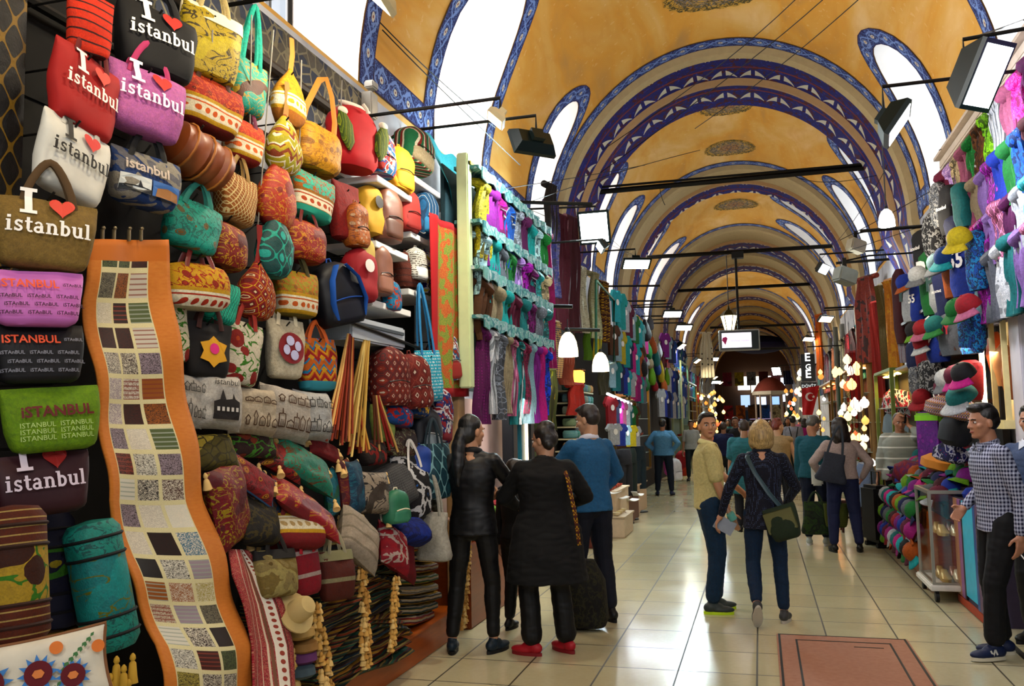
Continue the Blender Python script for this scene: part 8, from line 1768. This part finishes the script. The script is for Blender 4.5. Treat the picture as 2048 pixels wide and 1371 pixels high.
# ---- things carried
WB = C('plain', 'c8c4b8', 'b0aca0')
q = PY(865, 1072, 5.95); r_ = thing('tote_bag', 'white slouchy leather shoulder bag on the arm of the long-haired person', 'bag', q, R(-12)); b_tote(r_, .30, .34, WB, WB, .14, .26, topw=.8, botw=1.0)
q = PY(1566, 1045, 7.42); r_ = thing('crossbody_bag', 'dark olive crossbody bag on the hip of the blonde walker', 'bag', q, R(-30)); r_.rotation_euler = (0, R(-18), R(-20))
surf = b_tote(r_, .27, .27, C('plain', '2c3a24', '1c2c20'), None, .12, topw=1.0, botw=.8); m = MB(); m.box((0, -.045, .02), (.25, .012, .17), bev=.006); m.build('flap', LE('5c5c34'), r_)
rb, I = PPL['blonde']; m = MB(); w0 = Vector((.0, 7.6, 0)); sp = [w0 + Vector(v) for v in [(-.10, .02, 1.38), (-.115, -.09, 1.34), (-.06, -.15, 1.22), (.04, -.165, 1.06), (.12, -.16, .96), (.17, -.15, .86)]]
m.tube([p - q for p in sp], .016, 6, flat=(1.2, .35)); o = m.build('strap', LE('1c3c44'), r_); o.matrix_parent_inverse = (Matrix.Translation(q) @ r_.rotation_euler.to_matrix().to_4x4()).inverted() @ Matrix.Translation(q)
r2, I2 = PPL['polo']; M2 = Matrix.Translation((-.46, 7.95, 0)) @ Matrix.Rotation(R(-78), 4, 'Z'); wR = M2 @ I2['arm'][1][2]
m = MB(); m.box((0, 0, 0), (.17, .012, .12), bev=.003); o = m.build('folded_map', plain('98a0ac', .6)); o.location = wR + Vector((-.04, -.03, -.10)); o.rotation_euler = (.2, .5, .3); tag(o, 'folded pale paper in the hand of the person in the yellow polo', 'paper')
p = PY(1462, 1030, 7.75); r_ = thing('water_bottle', 'small clear plastic bottle with teal label', 'bottle', p); r_.rotation_euler = (.3, -.5, 0); m = MB(); m.lathe([(.03, -.09), (.033, -.08), (.033, .04), (.028, .06), (.012, .085), (.012, .1)], n=14); m.build('body', M_GLASS, r_); m = MB(); m.lathe([(.034, -.04), (.034, .02)], n=14); m.build('label', plain('5ca89c'), r_); m = MB(); m.lathe([(.014, .095), (.014, .115), (.003, .116)], n=10); m.build('lid', plain('2c8c6c'), r_)
r3, I3 = PPL['check']; M3 = Matrix.Translation((1.56, 6.82, 0)) @ Matrix.Rotation(R(104), 4, 'Z'); wL = M3 @ I3['arm'][0][2]
m = MB(); a = wL + Vector((-.01, -.025, -.13)); m.tube([a, a + Vector((.03, -.03, -.055))], .004, 8); tag(m.build('cigarette', plain('e0dcd4')), 'white cigarette between the fingers of the person in the checked shirt', 'cigarette')
for i in (0, 1):   # pale N on both trainers
    an = M3 @ I3['leg'][i][2]; fy = R(104 + (8, -8)[i]); m = MB()
    sh_ = [o for o in r3.children if o.name.startswith('shoe')][i]
    n_ = MB(); 
    for a_, b__ in (((.01, -.05), (.025, -.015)), ((.025, -.015), (.04, -.055)), ((.04, -.055), (.058, -.02))):
        A_, B_ = Vector(a_), Vector(b__); d_ = (B_ - A_).normalized(); t_ = Vector((-d_.y, d_.x)) * .006
        n_.add([(-.0405, v.x, v.y) for v in (A_ - t_, B_ - t_, B_ + t_, A_ + t_)], [(0, 1, 2, 3)])
    fx, fyy, fyw = (-.06, .12, 8) if i == 0 else (.1, -.02, -8)
    L_ = I3['leg'][i][2]; T_m = Matrix.Translation(L_) @ Matrix.Rotation(R(fyw), 4, 'Z'); n_.v = [tuple(T_m @ Vector(v)) for v in n_.v]; n_.build('letter_patch', plain('c8c8c0'), sh_, False)
p = PY(1665, 935, 11.5); r_ = thing('shoulder_bag', 'slate grey shoulder bag on the back of the person in the white top', 'bag', p, R(0)); r_.rotation_euler = (0, R(12), 0); b_tote(r_, .36, .36, C('plain', '3c4250', '282c38'), plain('28303c'), .14, .34, topw=.7, botw=1.05)
p = PY(1632, 1035, 12.1); r_ = thing('shopping_bag', 'dark green crinkled shopping bag held by the person in teal', 'bag', p, R(0)); b_tote(r_, .36, .42, C('camo', '1c2c18', '28401c', '0c1810', '3c5424', sc=1), plain('1c2c18'), .16, .12, topw=.8, botw=1.05)
p = PY(1672, 1030, 11.95); r_ = thing('shopping_bag', 'olive striped carrier bag beside the dark green one', 'bag', p, R(0)); b_tote(r_, .3, .3, C('hstripe', '4c5420', '38401c', sc=4), plain('2c3418'), .14, .1)
p = PY(1634, 950, 11.9); m = MB(); m.box((0, 0, 0), (.14, .05, .26), bev=.02); o = m.build('paper_bag', plain('c8ccc8')); o.location = p; tag(o, 'white paper bag at the side of the person in the white top', 'bag')
p = PY(1830, 857, 12.15); m = MB(); 
r4, I4 = PPL['stripe']; M4 = Matrix.Translation((SX, 12.3, 0)) @ Matrix.Rotation(R(172), 4, 'Z'); h4 = M4 @ (I4['arm'][0][2] + Vector((.03, .02, .08)))
m.box((0, 0, 0), (.02, .05, .12), bev=.006); o = m.build('phone', plain('101014', .2)); o.location = h4; o.rotation_euler = (.2, .1, 0); tag(o, 'dark mobile phone at the ear of the striped shirt person', 'phone')
q = PY(1168, 1120, 7.1); m = MB(); m.loft([(-.26, .16, .12), (-.2, .19, .14), (.1, .17, .13), (.26, .08, .06)], 22, 2.6, wob(200, .02, 9)); o = m.build('bin_bag', C('camo', '0a0a08', '14140c', '2c2c18', '0a0a0a', sc=2)); o.location = (q.x, q.y, .29); tag(o, 'black and gold patterned bag standing behind the person in the wide coat', 'bag')
q = PY(1160, 920, 6.9)
m = MB(); c0 = Vector((-1.53, 6.28, 0)); m.tube([c0 + Vector(v) for v in [(.14, .02, 1.33), (.2, -.14, 1.26), (.26, -.2, 1.02), (.28, -.17, .8)]], .013, 6, flat=(1.1, .4)); tag(m.build('scarf', C('kilim', '4c100c', '140c0a', '6a3418', sc=2)), 'narrow red and brown scarf hanging down the back of the wide coat', 'scarf')

bpy.data.scenes.remove(TMPS)
